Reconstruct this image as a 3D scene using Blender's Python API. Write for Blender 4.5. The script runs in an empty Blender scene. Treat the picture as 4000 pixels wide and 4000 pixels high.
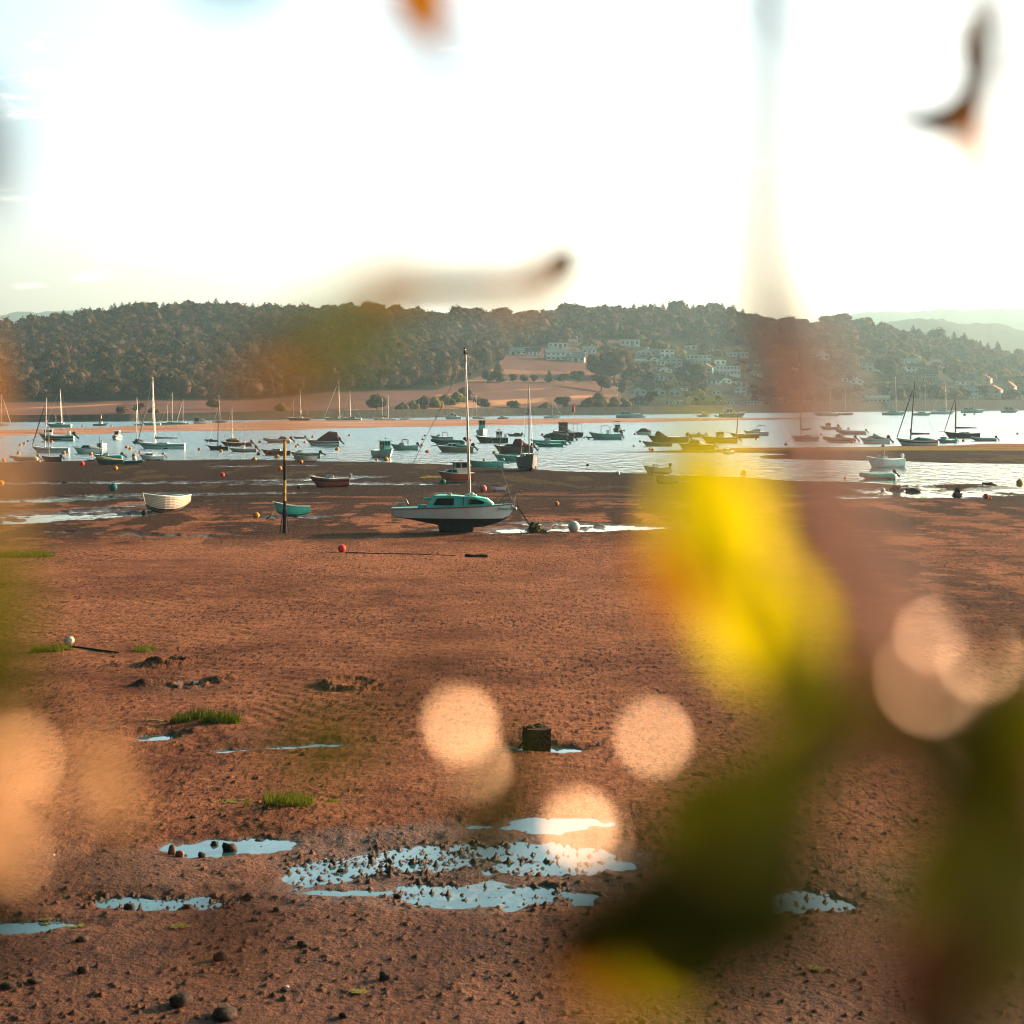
import bpy, math, random
import numpy as np
from mathutils import Vector, Matrix
random.seed(7)
RNG = np.random.default_rng(11)
R = math.radians
sc = bpy.context.scene
C = sc.collection

# ------------------------------------------------------------------ camera
F, CX, HZ, H = 6500.0, 2000.0, 1555.0, 8.0      # focal length, centre column, horizon row (4000 px picture), eye height
cam = bpy.data.cameras.new('camera')
cam_o = bpy.data.objects.new('camera', cam); C.objects.link(cam_o)
cam.sensor_width = 36.0
cam.lens = F / 4000.0 * 36.0
cam.shift_y = -(2000.0 - HZ) / 4000.0
cam.clip_start = 0.02
cam.clip_end = 30000.0
cam.dof.use_dof = True
cam.dof.focus_distance = 110.0
cam.dof.aperture_fstop = 3.0
cam.dof.aperture_blades = 0
cam_o.location = (0, 0, H)
cam_o.rotation_euler = (R(90), 0, 0)
sc.camera = cam_o

# ------------------------------------------------------------------ sky, sun, exposure
SUN_AZ, SUN_EL = 58.0, 15.0                       # to the right of the view direction, above the horizon
sun_dir = Vector((math.sin(R(SUN_AZ)) * math.cos(R(SUN_EL)), math.cos(R(SUN_AZ)) * math.cos(R(SUN_EL)), math.sin(R(SUN_EL))))
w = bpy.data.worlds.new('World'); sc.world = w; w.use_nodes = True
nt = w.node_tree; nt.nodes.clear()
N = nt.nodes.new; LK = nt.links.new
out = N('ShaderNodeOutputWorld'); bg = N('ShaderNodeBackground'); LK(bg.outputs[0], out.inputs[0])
sky = N('ShaderNodeTexSky'); sky.sky_type = 'NISHITA'; sky.sun_disc = False
sky.sun_elevation = R(SUN_EL); sky.sun_rotation = R(SUN_AZ)
sky.air_density = 1.0; sky.dust_density = 3.5; sky.ozone_density = 0.6
tc = N('ShaderNodeTexCoord'); sep = N('ShaderNodeSeparateXYZ'); LK(tc.outputs['Generated'], sep.inputs[0])
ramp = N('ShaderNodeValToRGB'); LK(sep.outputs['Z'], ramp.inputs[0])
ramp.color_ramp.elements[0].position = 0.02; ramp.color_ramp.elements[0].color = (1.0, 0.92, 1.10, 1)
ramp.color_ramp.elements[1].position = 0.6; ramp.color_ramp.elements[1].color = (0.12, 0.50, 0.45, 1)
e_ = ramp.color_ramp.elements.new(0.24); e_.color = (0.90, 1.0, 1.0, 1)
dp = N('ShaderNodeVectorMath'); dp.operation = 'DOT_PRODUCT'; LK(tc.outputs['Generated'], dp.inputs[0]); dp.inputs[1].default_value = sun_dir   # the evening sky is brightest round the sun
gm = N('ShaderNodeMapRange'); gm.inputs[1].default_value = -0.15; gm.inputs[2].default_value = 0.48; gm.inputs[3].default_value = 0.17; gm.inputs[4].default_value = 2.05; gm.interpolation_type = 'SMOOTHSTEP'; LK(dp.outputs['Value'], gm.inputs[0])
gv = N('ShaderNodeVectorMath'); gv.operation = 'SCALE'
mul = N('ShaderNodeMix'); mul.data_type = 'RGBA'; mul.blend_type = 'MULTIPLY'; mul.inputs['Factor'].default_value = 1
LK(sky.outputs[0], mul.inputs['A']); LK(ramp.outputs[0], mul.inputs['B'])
# thin evening clouds
mp = N('ShaderNodeMapping'); mp.inputs['Scale'].default_value = (9, 9, 42); LK(tc.outputs['Generated'], mp.inputs[0])
cn = N('ShaderNodeTexNoise'); cn.inputs['Scale'].default_value = 1.6; cn.inputs['Detail'].default_value = 6; LK(mp.outputs[0], cn.inputs[0])
cr = N('ShaderNodeMapRange'); cr.inputs[1].default_value = 0.60; cr.inputs[2].default_value = 0.76; LK(cn.outputs['Fac'], cr.inputs[0])
cm = N('ShaderNodeMath'); cm.operation = 'MULTIPLY'; cm.inputs[1].default_value = 0.45; LK(cr.outputs[0], cm.inputs[0])
cl = N('ShaderNodeMix'); cl.data_type = 'RGBA'; cl.inputs['B'].default_value = (9, 7.9, 7.2, 1)
LK(cm.outputs[0], cl.inputs['Factor']); LK(mul.outputs['Result'], cl.inputs['A'])
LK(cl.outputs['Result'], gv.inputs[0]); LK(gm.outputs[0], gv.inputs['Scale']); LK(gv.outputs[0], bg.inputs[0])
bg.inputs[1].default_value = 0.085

sl = bpy.data.lights.new('sun', 'SUN'); sl.energy = 5.0; sl.angle = R(0.6); sl.color = (1.0, 0.62, 0.36)
so = bpy.data.objects.new('sun', sl); C.objects.link(so)
so.rotation_euler = sun_dir.to_track_quat('Z', 'Y').to_euler()
so.location = (200, 0, 200)

vs = sc.view_settings
sc.display_settings.display_device = 'sRGB'
vs.view_transform = 'Standard'; vs.look = 'None'; vs.exposure = 1.68; vs.gamma = 1.0; vs.use_curve_mapping = False
sc.render.engine = 'CYCLES'
sc.cycles.use_denoising = True; sc.cycles.filter_width = 1.1
sc.cycles.max_bounces = 5; sc.cycles.diffuse_bounces = 2; sc.cycles.glossy_bounces = 3
sc.cycles.transmission_bounces = 3; sc.cycles.volume_bounces = 0; sc.cycles.transparent_max_bounces = 6
sc.cycles.caustics_reflective = False; sc.cycles.caustics_refractive = False
sc.cycles.sample_clamp_indirect = 4.0

# ------------------------------------------------------------------ helpers: places
def dist(py): return H * F / (py - HZ)
def at(px, py, z=0.0):
    D = (H - z) * F / (py - HZ)
    return Vector(((px - CX) * D / F, D, z))
def terp(x, pts):
    xs = [p[0] for p in pts]; ys = [p[1] for p in pts]
    return np.interp(x, xs, ys)

# ------------------------------------------------------------------ helpers: materials
MATS = {}
def mat(name, col, rough=0.6, metal=0.0, var=0.0, scale=3.0, bump=0.0, spec=None, grime=None, trans=0.0, coat=0.0, col2=None):
    if name in MATS: return MATS[name]
    if spec is None: spec = .5 if metal else (.3 if rough < .5 and max(col) > .1 else .06)
    m = bpy.data.materials.new(name); m.use_nodes = True
    t = m.node_tree; b = t.nodes['Principled BSDF']
    b.inputs['Base Color'].default_value = (*col, 1); b.inputs['Roughness'].default_value = rough
    b.inputs['Metallic'].default_value = metal; b.inputs['Specular IOR Level'].default_value = spec
    if trans: b.inputs['Transmission Weight'].default_value = trans
    if coat: b.inputs['Coat Weight'].default_value = coat
    co = t.nodes.new('ShaderNodeTexCoord')
    if var > 0:
        n = t.nodes.new('ShaderNodeTexNoise'); n.inputs['Scale'].default_value = scale; n.inputs['Detail'].default_value = 5
        t.links.new(co.outputs['Object'], n.inputs['Vector'])
        mr = t.nodes.new('ShaderNodeMapRange'); mr.inputs[1].default_value = 0.3; mr.inputs[2].default_value = 0.7
        t.links.new(n.outputs['Fac'], mr.inputs[0])
        mx = t.nodes.new('ShaderNodeMix'); mx.data_type = 'RGBA'
        c2 = col2 if col2 else tuple(c * (1 - var) for c in col)
        mx.inputs['A'].default_value = (*c2, 1); mx.inputs['B'].default_value = (*(col if col2 else tuple(min(1, c * (1 + var * .5)) for c in col)), 1)
        t.links.new(mr.outputs[0], mx.inputs['Factor']); t.links.new(mx.outputs['Result'], b.inputs['Base Color'])
        if bump:
            bp = t.nodes.new('ShaderNodeBump'); bp.inputs['Strength'].default_value = bump; bp.inputs['Distance'].default_value = 0.05
            t.links.new(n.outputs['Fac'], bp.inputs['Height']); t.links.new(bp.outputs[0], b.inputs['Normal'])
    MATS[name] = m
    return m
WHITE = mat('white_gelcoat', (0.78, 0.84, 0.81), 0.35, var=.12, scale=1.5)
CREAM = mat('cream_gelcoat', (0.66, 0.58, 0.47), 0.4, var=.12, scale=2)
TEALW = mat('pale_teal_paint', (0.30, 0.52, 0.47), 0.4, var=.12, scale=2)
TEAL = mat('teal_paint', (0.06, 0.34, 0.30), 0.4, var=.15)
AQUA = mat('turquoise_paint', (0.10, 0.62, 0.48), 0.4, var=.08)
DTEAL = mat('dark_teal_paint', (0.012, 0.075, 0.07), 0.4, var=.15)
NAVY = mat('navy_paint', (0.012, 0.016, 0.03), 0.35, var=.1)
BLACK = mat('black_rubber', (0.012, 0.012, 0.013), 0.5, var=.2)
ANTI = mat('dark_antifouling', (0.012, 0.013, 0.016), 0.8, var=.4, scale=4)
MAROON = mat('maroon_paint', (0.10, 0.018, 0.02), 0.45, var=.2)
RED = mat('red_paint', (0.42, 0.05, 0.03), 0.45, var=.15)
DRED = mat('brick_red_paint', (0.42, 0.065, 0.03), 0.5, var=.25, scale=2)
BROWN = mat('varnished_brown_wood', (0.16, 0.09, 0.055), 0.5, var=.3)
TAN = mat('tan_canvas', (0.42, 0.32, 0.20), 0.9, var=.25, scale=4, bump=.3)
GREYC = mat('grey_canvas', (0.28, 0.28, 0.29), 0.9, var=.2, scale=4, bump=.3)
DCANV = mat('dark_canvas', (0.022, 0.03, 0.034), 0.9, var=.3, scale=4, bump=.3)
TCANV = mat('teal_canvas', (0.01, 0.13, 0.12), 0.85, var=.2, scale=4, bump=.3)
MCANV = mat('maroon_canvas', (0.075, 0.02, 0.03), 0.9, var=.25, scale=4, bump=.3)
GREY = mat('grey_paint', (0.25, 0.25, 0.25), 0.5, var=.2)
BEIGE = mat('beige_rubber', (0.42, 0.33, 0.22), 0.6, var=.15)
GTUBE = mat('grey_rubber_tube', (0.42, 0.47, 0.46), 0.55, var=.1)
ALU = mat('aluminium', (0.40, 0.38, 0.38), 0.4, metal=.4)
DALU = mat('dark_mast_alloy', (0.16, 0.15, 0.17), 0.4, metal=.4)
WOODM = mat('varnished_spar', (0.24, 0.11, 0.05), 0.45, var=.2)
GLASS = mat('dark_cabin_glass', (0.006, 0.009, 0.010), 0.25, spec=.25)
CLEAR = mat('hazy_windscreen', (0.55, 0.62, 0.60), 0.15, spec=.6)
ROPE = mat('weedy_rope', (0.05, 0.04, 0.02), 0.9, var=.4, scale=8)
STEEL = mat('steel_rail', (0.45, 0.45, 0.46), 0.3, metal=.8)
COL = dict(w=WHITE, c=CREAM, tw=TEALW, t=TEAL, a=AQUA, dt=DTEAL, n=NAVY, k=BLACK, m=MAROON, r=RED, dr=DRED, b=BROWN, tan=TAN,
           g=GREY, gc=GREYC, dc=DCANV, tc=TCANV, mc=MCANV, be=BEIGE, gt=GTUBE)

# ------------------------------------------------------------------ helpers: meshes
class MB:
    def __init__(s): s.v = []; s.f = []; s.m = []
    def add(s, vs, fs, mi=0):
        o = len(s.v); s.v += [tuple(p) for p in vs]; s.f += [tuple(i + o for i in f) for f in fs]; s.m += [mi] * len(fs)
    def box(s, x0, x1, y0, y1, z0, z1, mi=0, tx=0.0, ty=0.0):
        s.add([(x0, y0, z0), (x1, y0, z0), (x1, y1, z0), (x0, y1, z0), (x0 + tx, y0 + ty, z1), (x1 - tx, y0 + ty, z1), (x1 - tx, y1 - ty, z1), (x0 + tx, y1 - ty, z1)],
              [(3, 2, 1, 0), (4, 5, 6, 7), (0, 1, 5, 4), (1, 2, 6, 5), (2, 3, 7, 6), (3, 0, 4, 7)], mi)
    def tube(s, pts, r, n=6, mi=0, caps=True):
        pts = [Vector(p) for p in pts]; rs = r if isinstance(r, (list, tuple)) else [r] * len(pts)
        rings = []
        for i, p in enumerate(pts):
            d = (pts[min(i + 1, len(pts) - 1)] - pts[max(i - 1, 0)]).normalized()
            a = d.cross(Vector((0, 0, 1)));
            if a.length < 0.05: a = d.cross(Vector((1, 0, 0)))
            a.normalize(); b = d.cross(a).normalized()
            rings.append([p + (a * math.cos(k * 2 * math.pi / n) + b * math.sin(k * 2 * math.pi / n)) * rs[i] for k in range(n)])
        vs = [q for rr in rings for q in rr]; fs = []
        for i in range(len(pts) - 1):
            for k in range(n):
                fs.append((i * n + k, i * n + (k + 1) % n, (i + 1) * n + (k + 1) % n, (i + 1) * n + k))
        if caps: fs += [tuple(range(n))[::-1], tuple((len(pts) - 1) * n + k for k in range(n))]
        s.add(vs, fs, mi)
    def loft(s, rings, closed=True, mi=0, caps=True):
        n = len(rings[0]); vs = [q for rr in rings for q in rr]; fs = []
        for i in range(len(rings) - 1):
            for k in range(n if closed else n - 1):
                fs.append((i * n + k, i * n + (k + 1) % n, (i + 1) * n + (k + 1) % n, (i + 1) * n + k))
        if caps: fs += [tuple(range(n))[::-1], tuple((len(rings) - 1) * n + k for k in range(n))]
        s.add(vs, fs, mi)
    def ball(s, c, r, sq=(1, 1, 1), n=10, mi=0):
        rings = []
        for i in range(1, n // 2 + 1 + 1):
            a = math.pi * i / (n // 2 + 2)
            rings.append([(c[0] + r * sq[0] * math.sin(a) * math.cos(2 * math.pi * k / n), c[1] + r * sq[1] * math.sin(a) * math.sin(2 * math.pi * k / n), c[2] - r * sq[2] * math.cos(a)) for k in range(n)])
        s.loft(rings, True, mi)
    def build(s, name, mats, parent=None, smooth=False):
        me = bpy.data.meshes.new(name); me.from_pydata(s.v, [], s.f)
        for m in (mats if isinstance(mats, (list, tuple)) else [mats]): me.materials.append(m)
        me.polygons.foreach_set('material_index', s.m)
        if smooth: me.polygons.foreach_set('use_smooth', [True] * len(s.f))
        me.update()
        o = bpy.data.objects.new(name, me); C.objects.link(o)
        if parent: o.parent = parent
        return o
def tag(o, label=None, cat=None, group=None, kind=None):
    if label: o['label'] = label
    if cat: o['category'] = cat
    if group: o['group'] = group
    if kind: o['kind'] = kind
    return o
def empty(name, loc, rz=0.0, rx=0.0, ry=0.0):
    o = bpy.data.objects.new(name, None); C.objects.link(o); o.empty_display_size = .3
    o.location = loc; o.rotation_mode = 'XYZ'; o.rotation_euler = (rx, ry, rz); return o
def copy_tree(o, parent=None):
    c = o.copy(); C.objects.link(c)
    if parent: c.parent = parent
    for ch in [x for x in KIDS.get(o.name, [])]: copy_tree(ch, c)
    return c
KIDS = {}
def reg(o, parent): KIDS.setdefault(parent.name, []).append(o); return o
def np_mesh(name, verts, faces, mats, smooth=True, attrs=None, midx=None):
    me = bpy.data.meshes.new(name); nv, nf = len(verts), len(faces); k = faces.shape[1]
    me.vertices.add(nv); me.vertices.foreach_set('co', np.ascontiguousarray(verts, dtype=np.float32).ravel())
    me.loops.add(nf * k); me.loops.foreach_set('vertex_index', np.ascontiguousarray(faces, dtype=np.int32).ravel())
    me.polygons.add(nf); me.polygons.foreach_set('loop_start', np.arange(0, nf * k, k, dtype=np.int32))
    me.polygons.foreach_set('loop_total', np.full(nf, k, dtype=np.int32))
    if smooth: me.polygons.foreach_set('use_smooth', np.ones(nf, dtype=bool))
    for m in (mats if isinstance(mats, (list, tuple)) else [mats]): me.materials.append(m)
    if midx is not None: me.polygons.foreach_set('material_index', np.ascontiguousarray(midx, dtype=np.int32))
    for an, av in (attrs or {}).items():
        a = me.attributes.new(an, 'FLOAT', 'POINT'); a.data.foreach_set('value', np.ascontiguousarray(av, dtype=np.float32).ravel())
    me.update(calc_edges=True); me.validate()
    o = bpy.data.objects.new(name, me); C.objects.link(o); return o
# value noise on plain world coordinates
_T = RNG.random((256, 256)).astype(np.float32)
def vnoise(x, y):
    xi = np.floor(x).astype(np.int64); yi = np.floor(y).astype(np.int64); fx = x - xi; fy = y - yi
    fx = fx * fx * (3 - 2 * fx); fy = fy * fy * (3 - 2 * fy)
    a = _T[xi & 255, yi & 255]; b = _T[(xi + 1) & 255, yi & 255]; c = _T[xi & 255, (yi + 1) & 255]; d = _T[(xi + 1) & 255, (yi + 1) & 255]
    return (a * (1 - fx) + b * fx) * (1 - fy) + (c * (1 - fx) + d * fx) * fy
def fbm(x, y, o=4):
    s = 0; a = .5
    for i in range(o): s = s + a * vnoise(x * 2 ** i + 17.3 * i, y * 2 ** i + 5.1 * i); a *= .5
    return s / (1 - .5 ** o)
def smooth(a, b, x):
    t = np.clip((x - a) / (b - a), 0, 1); return t * t * (3 - 2 * t)

# ------------------------------------------------------------------ the mud flat: heights
NEAR = [(-1500, 1830), (0, 1806), (400, 1800), (800, 1798), (1100, 1797), (1400, 1804), (1700, 1813), (2000, 1829), (2100, 1834), (2400, 1846), (2580, 1857),
        (2900, 1863), (3050, 1876), (3300, 1885), (3400, 1890), (3500, 1898), (3600, 1910), (3800, 1913), (4000, 1918), (5500, 1940)]
B2U = [(2340, 1766), (2500, 1763), (2650, 1758), (2800, 1753), (2870, 1750), (3200, 1747), (3600, 1742), (3900, 1733), (4000, 1732), (5500, 1730)]
B2L = [(2340, 1766.6), (2600, 1768), (2880, 1769), (3000, 1792), (3100, 1794), (3300, 1798), (3500, 1801), (3700, 1809), (4000, 1813), (5500, 1820)]
B3U = [(-1500, 1700), (0, 1680), (400, 1668), (700, 1657), (1100, 1643), (1500, 1640), (1700, 1638), (2100, 1635), (2500, 1634), (2900, 1632), (3150, 1632.5), (3300, 1634)]
B3L = [(-1500, 1735), (0, 1703), (400, 1693), (700, 1685), (1100, 1680), (1500, 1669), (1700, 1666), (2100, 1658), (2500, 1650), (2900, 1642), (3150, 1637), (3300, 1634.5)]
# (px, py, half width, half height, tilt) of every pool left on the flat
POOLS = [(750, 2687, 58, 11, 0), (610, 2886, 62, 8, -.03), (1080, 2925, 240, 8, -.06), (2130, 3226, 170, 22, -.05), (850, 3315, 180, 25, 0),
         (1400, 3398, 240, 40, -.12), (1720, 3350, 230, 38, -.10), (2080, 3332, 240, 26, 0), (2180, 3395, 170, 20, 0), (1860, 3502, 320, 33, .02), (1360, 3490, 130, 9, 0), (640, 3530, 260, 20, -.03),
         (60, 3626, 170, 16, -.04), (3140, 3530, 210, 32, 0), (2190, 2931, 62, 8, 0), (2000, 2928, 40, 5, 0),
         (2260, 2052, 260, 5, .02), (2250, 2072, 340, 8, -.01), (2060, 2078, 190, 6, -.02), (2480, 2062, 160, 5, 0), (600, 2095, 190, 5, .01), (760, 2098, 150, 4, 0), (300, 2083, 120, 3, 0),
         (60, 2040, 240, 10, -.05), (180, 2018, 330, 18, -.04), (330, 2000, 220, 9, -.05), (420, 1985, 260, 5, -.06), (700, 1990, 90, 4, -.05), (90, 1962, 330, 6, -.03), (330, 1945, 320, 4, -.05), (520, 1933, 190, 3, -.03),
         (200, 1890, 330, 5, -.01), (700, 1889, 380, 3, -.01), (1100, 1878, 260, 4, -.02), (1250, 1892, 280, 5, -.01), (1500, 1893, 330, 4, 0), (950, 1823, 130, 3, 0), (1180, 1820, 60, 2, 0), (1440, 1864, 90, 4, 0), (1420, 1893, 120, 3, 0), (1180, 2023, 130, 4, 0),
         (3460, 1918, 110, 8, 0), (3640, 1928, 230, 14, .02), (3700, 1940, 160, 8, 0), (3350, 1945, 90, 5, 0), (3900, 1912, 110, 9, 0), (3990, 1927, 30, 3, 0), (3580, 1905, 60, 4, 0), (3100, 1940, 90, 3, 0), (2650, 1884, 130, 3, 0), (1000, 1930, 260, 3, -.01), (640, 1937, 150, 3, 0)]
def fields(px, D, x):
    """height above the still water, and the shares of shingle, weed and wet mud, for flat ground at column px and distance D"""
    py = HZ + H * F / D
    n1 = fbm(x * .12, D * .12, 4); n2 = fbm(x * .9 + 40, D * .9, 4); n3 = fbm(x * .035 + 9, D * .035 + 3, 3)
    De = H * F / (terp(px, NEAR) - HZ)
    a = De - D + (n1 - .5) * 7
    h = np.where(a > 0, 0.012 + 0.085 * (1 - np.exp(-a / 9.0)), np.maximum(a * 0.03, -1.5))
    # middle spit
    u, l = terp(px, B2U), terp(px, B2L)
    pr = py + (n1 - .5) * 5
    inlet = smooth(3170, 3050, px) * np.where((pr > 1769) & (pr < 1772 + (3180 - px) * .05), 1, 0)
    m2 = np.minimum(pr - u, l - pr) / 10.0; m2 = np.where(px < 2345, -1, m2) - inlet * 2
    h = np.maximum(h, np.clip(m2, -1, 1) * .16)
    # the far sandbank
    u, l = terp(px, B3U), terp(px, B3L)
    m3 = np.minimum(py + (n3 - .5) * 5 - u, l - py - (n3 - .5) * 5) / 9.0; m3 = np.where(px > 3298, -1, m3)
    h = np.maximum(h, np.clip(m3, -1, 1) * .35)
    bank3 = (m3 > -.2).astype(np.float32)
    on = np.clip(h * 40, 0, 1)
    h = h + (n1 - .5) * .03 * on + (n2 - .5) * .022 * on
    wet = np.zeros_like(h)
    for (cx, cy, rx, ry, tl) in POOLS:
        q = np.sqrt(((px - cx) / rx) ** 2 + ((py - cy - (px - cx) * tl) / ry) ** 2)
        sel = q < 3.6
        if not sel.any(): continue
        e = q[sel] + (fbm(x[sel] * 2.6, D[sel] * 2.0, 3) - .5) * (1.3 if cy > 2300 else 0) + (n2[sel] - .5) * (1.7 if cy > 2300 else 2.2) + (n1[sel] - .5) * (.6 if cy > 2300 else 1.6) + (0 if cy > 2040 or (cx < 200 and cy > 2000) else .22)
        mk = smooth(1.45, .8, e)
        if cy > 2300: h[sel] = h[sel] * (1 - .8 * smooth(3.2, 1.0, e))
        h[sel] = h[sel] * (1 - mk) - .03 * mk
        wet[sel] = np.maximum(wet[sel], smooth(1.75, 1.0, e))
    for (cx, cy, rx, ry, v) in ((1700, 3410, 950, 190, .62), (700, 3420, 620, 170, .5), (3150, 3530, 380, 80, .4), (700, 2700, 330, 60, .35), (1050, 2900, 420, 60, .3), (2100, 2900, 200, 50, .3), (100, 3620, 300, 50, .5)):
        q = np.sqrt(((px - cx) / rx) ** 2 + ((py - cy) / ry) ** 2) + (n1 - .5) * 1.2 + (n2 - .5) * .5
        wet = np.maximum(wet, smooth(1.1, .5, q) * v)
    wet = np.maximum(wet, .42 * smooth(3000, 3400, py + (n3 - .5) * 500 + (n1 - .5) * 300))  # near sand darker: wetness plus the leaf vignette put into the colour
    sh = smooth(2010, 1930, py + (n3 - .5) * 120 + (n1 - .5) * 60) * (a > -5)
    mixz = smooth(2230, 2020, py + (n3 - .5) * 130) * smooth(.40, .56, fbm(x * .55 + 3, D * .12, 4) + .04 + (n2 - .5) * .5)
    rgt = smooth(2900, 3300, px) * smooth(2650, 2350, py) * smooth(1960, 2010, py) * smooth(.40, .62, fbm(x * .5 + 3, D * .16 + 8, 4) + (n2 - .5) * .7)
    streak = smooth(.50, .40, fbm(x * .06, D * .35 + 4, 3)) * smooth(1910, 1960, py) * .8
    sh = np.clip(np.maximum(np.maximum(sh - streak, mixz * .78), rgt * .6), 0, 1)
    sh = np.where((m2 > -.3) & (py < 1830), smooth(1756, 1770, py + (n1 - .5) * 6), sh)
    sh = sh * (1 - bank3)
    weed = smooth(.58, .68, fbm(x * .3 + 70, D * .09 + 20, 3)) * smooth(1960, 1900, py) * (1 - bank3) * .3
    weed = np.maximum(weed, np.where((m2 > 0) & (py > 1749) & (py < 1763) & (px > 3020), .95 * smooth(.3, .45, fbm(x * .2, D * .6, 3)), 0))
    weed = np.maximum(weed, smooth(1.0, .5, np.sqrt(((px - 1695) / 75) ** 2 + ((py - 1867) / 5.5) ** 2) + (n2 - .5) * 1.6) * .95)
    return h, sh, weed, wet
# ------------------------------------------------------------------ the mud flat: mesh
def make_ground():
    rows = [6.0]
    while rows[-1] < 7200:
        D = rows[-1]
        if D < 19: d = 1.0
        elif D < 110: d = 0.036 * (D / 20) ** 1.3
        elif D < 1000: d = 0.33 * (D / 110) ** 1.5
        else: d = 400
        rows.append(D + d)
    rows = np.array(rows)
    tc_ = np.concatenate([[-3, -1.8, -1, -.7, -.5, -.42], np.linspace(-.35, .35, 900), [.42, .5, .7, 1, 1.8, 3]])
    Dg, Tg = np.meshgrid(rows, tc_, indexing='ij')
    X = np.clip(Dg * Tg, -4500, 4500); PX = CX + Tg * F
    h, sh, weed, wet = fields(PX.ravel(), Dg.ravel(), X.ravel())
    h = h.reshape(X.shape); sh = sh.reshape(X.shape)
    nr = fbm(X * 6.0, Dg * 6.0, 3)
    rip = np.sin((Dg * 1.0 + X * .22 + 1.6 * fbm(X * .7, Dg * .7, 2)) * 34) * .5
    on = smooth(0, .035, h) * smooth(400, 200, Dg)
    h = h + ((nr - .5) * (.018 + .017 * smooth(40, 70, Dg)) + rip * .0035 * smooth(70, 30, Dg)) * on
    r2 = np.sin((Dg + X * .28 + 5 * fbm(X * .25, Dg * .12, 3)) * 7.5) + .6 * np.sin((Dg * .6 - X * .35 + 4 * fbm(X * .3 + 9, Dg * .2, 3)) * 8)
    h += on * r2 * .011 * smooth(28, 45, Dg) * smooth(130, 100, Dg) * smooth(.35, .6, fbm(X * .12 + 2, Dg * .08, 3))
    h += on * sh * (vnoise(X * 9 + 3, Dg * 9) - .5) * .05
    # lugworm casts, clods and the diggings of the bait hunters
    def stamp(x, D, r, hh, sharp=1.4, ring=0.0):
        i0, i1 = np.searchsorted(rows, [D - r, D + r]); j0, j1 = np.searchsorted(tc_, [(x - r) / D, (x + r) / D])
        if i1 <= i0 or j1 <= j0: return
        q = np.sqrt((X[i0:i1, j0:j1] - x) ** 2 + (Dg[i0:i1, j0:j1] - D) ** 2) / r
        q = q + (nr[i0:i1, j0:j1] - .5) * .5
        k = np.clip(1 - q, 0, 1) ** sharp
        if ring: k = np.exp(-((q - .72) / .2) ** 2) - .75 * np.clip(1 - q / .6, 0, 1)
        h[i0:i1, j0:j1] += k * hh
    g = np.random.default_rng(5)
    for k in range(15000):
        D = 20 + 85 * g.random() ** 1.35; x = (g.random() - .5) * .68 * D
        if vnoise(np.array([x * .35]), np.array([D * .2]))[0] < .35 and g.random() < .8: continue
        r = .03 + .055 * g.random() ** 1.5 + .0006 * (D - 20); stamp(x, D, r, .018 + .045 * g.random() ** 1.5)
    for k in range(1000):
        cx, cy, rx, ry, tl = POOLS[g.choice([5, 6, 7, 8, 9, 11, 13, 5, 6])]
        px = cx + (g.random() - .5) * 2.4 * rx; py = cy + (g.random() - .5) * 3.0 * ry
        p = at(px, py); stamp(p.x, p.y, .035 + .05 * g.random() ** 2, .04 + .05 * g.random())
    for (px, py, r, hh) in [(610, 2610, .55, .16), (640, 2600, .35, .1), (460, 2612, .35, .1), (610, 2682, .5, .17), (560, 2690, .3, .12), (850, 2668, .45, .14), (900, 2664, .3, .1), (1350, 2685, .9, .14),
                            (470, 2868, .35, .09), (560, 2864, .25, .08), (880, 2905, .4, .07), (760, 2870, .25, .07), (2130, 2885, .5, .08)]:
        p = at(px, py); stamp(p.x, p.y, r * 1.3, hh, 1.1)
    for (px, py, r, hh) in [(660, 2600, .6, .12), (1380, 2692, .8, .1), (740, 2685, .5, .1)]:
        p = at(px, py); stamp(p.x, p.y, r * 1.2, hh, ring=1)
    # soft bank under the marsh grass
    for (px, py, r, hh) in [(1120, 3190, 1.3, .10), (800, 2842, 1.2, .08), (190, 2562, 1.2, .07), (3780, 1899, 6, .35)]:
        p = at(px, py); stamp(p.x, p.y, r, hh, 1.0)
    V = np.stack([X, Dg, h], -1).reshape(-1, 3)
    nR, nC = X.shape; idx = np.arange(nR * nC).reshape(nR, nC)
    Fc = np.stack([idx[:-1, :-1], idx[:-1, 1:], idx[1:, 1:], idx[1:, :-1]], -1).reshape(-1, 4)
    m = bpy.data.materials.new('estuary_sand_and_mud'); m.use_nodes = True
    t = m.node_tree; b = t.nodes['Principled BSDF']; nn = t.nodes.new; lk = t.links.new
    geo = nn('ShaderNodeNewGeometry')
    def attr(nm): a = nn('ShaderNodeAttribute'); a.attribute_name = nm; return a.outputs['Fac']
    def noise(scale, det=6, rough=.6, vec=None):
        n = nn('ShaderNodeTexNoise'); n.inputs['Scale'].default_value = scale; n.inputs['Detail'].default_value = det; n.inputs['Roughness'].default_value = rough
        lk(vec if vec else geo.outputs['Position'], n.inputs['Vector']); return n.outputs['Fac']
    def rng_(v, a, c, d=0., e=1.):
        r = nn('ShaderNodeMapRange'); r.inputs[1].default_value = a; r.inputs[2].default_value = c; r.inputs[3].default_value = d; r.inputs[4].default_value = e; lk(v, r.inputs[0]); return r.outputs[0]
    def mix(f, a, c):
        x = nn('ShaderNodeMix'); x.data_type = 'RGBA'
        if isinstance(f, float): x.inputs['Factor'].default_value = f
        else: lk(f, x.inputs['Factor'])
        for k, v in (('A', a), ('B', c)):
            if isinstance(v, tuple): x.inputs[k].default_value = (*v, 1)
            else: lk(v, x.inputs[k])
        return x.outputs['Result']
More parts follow.
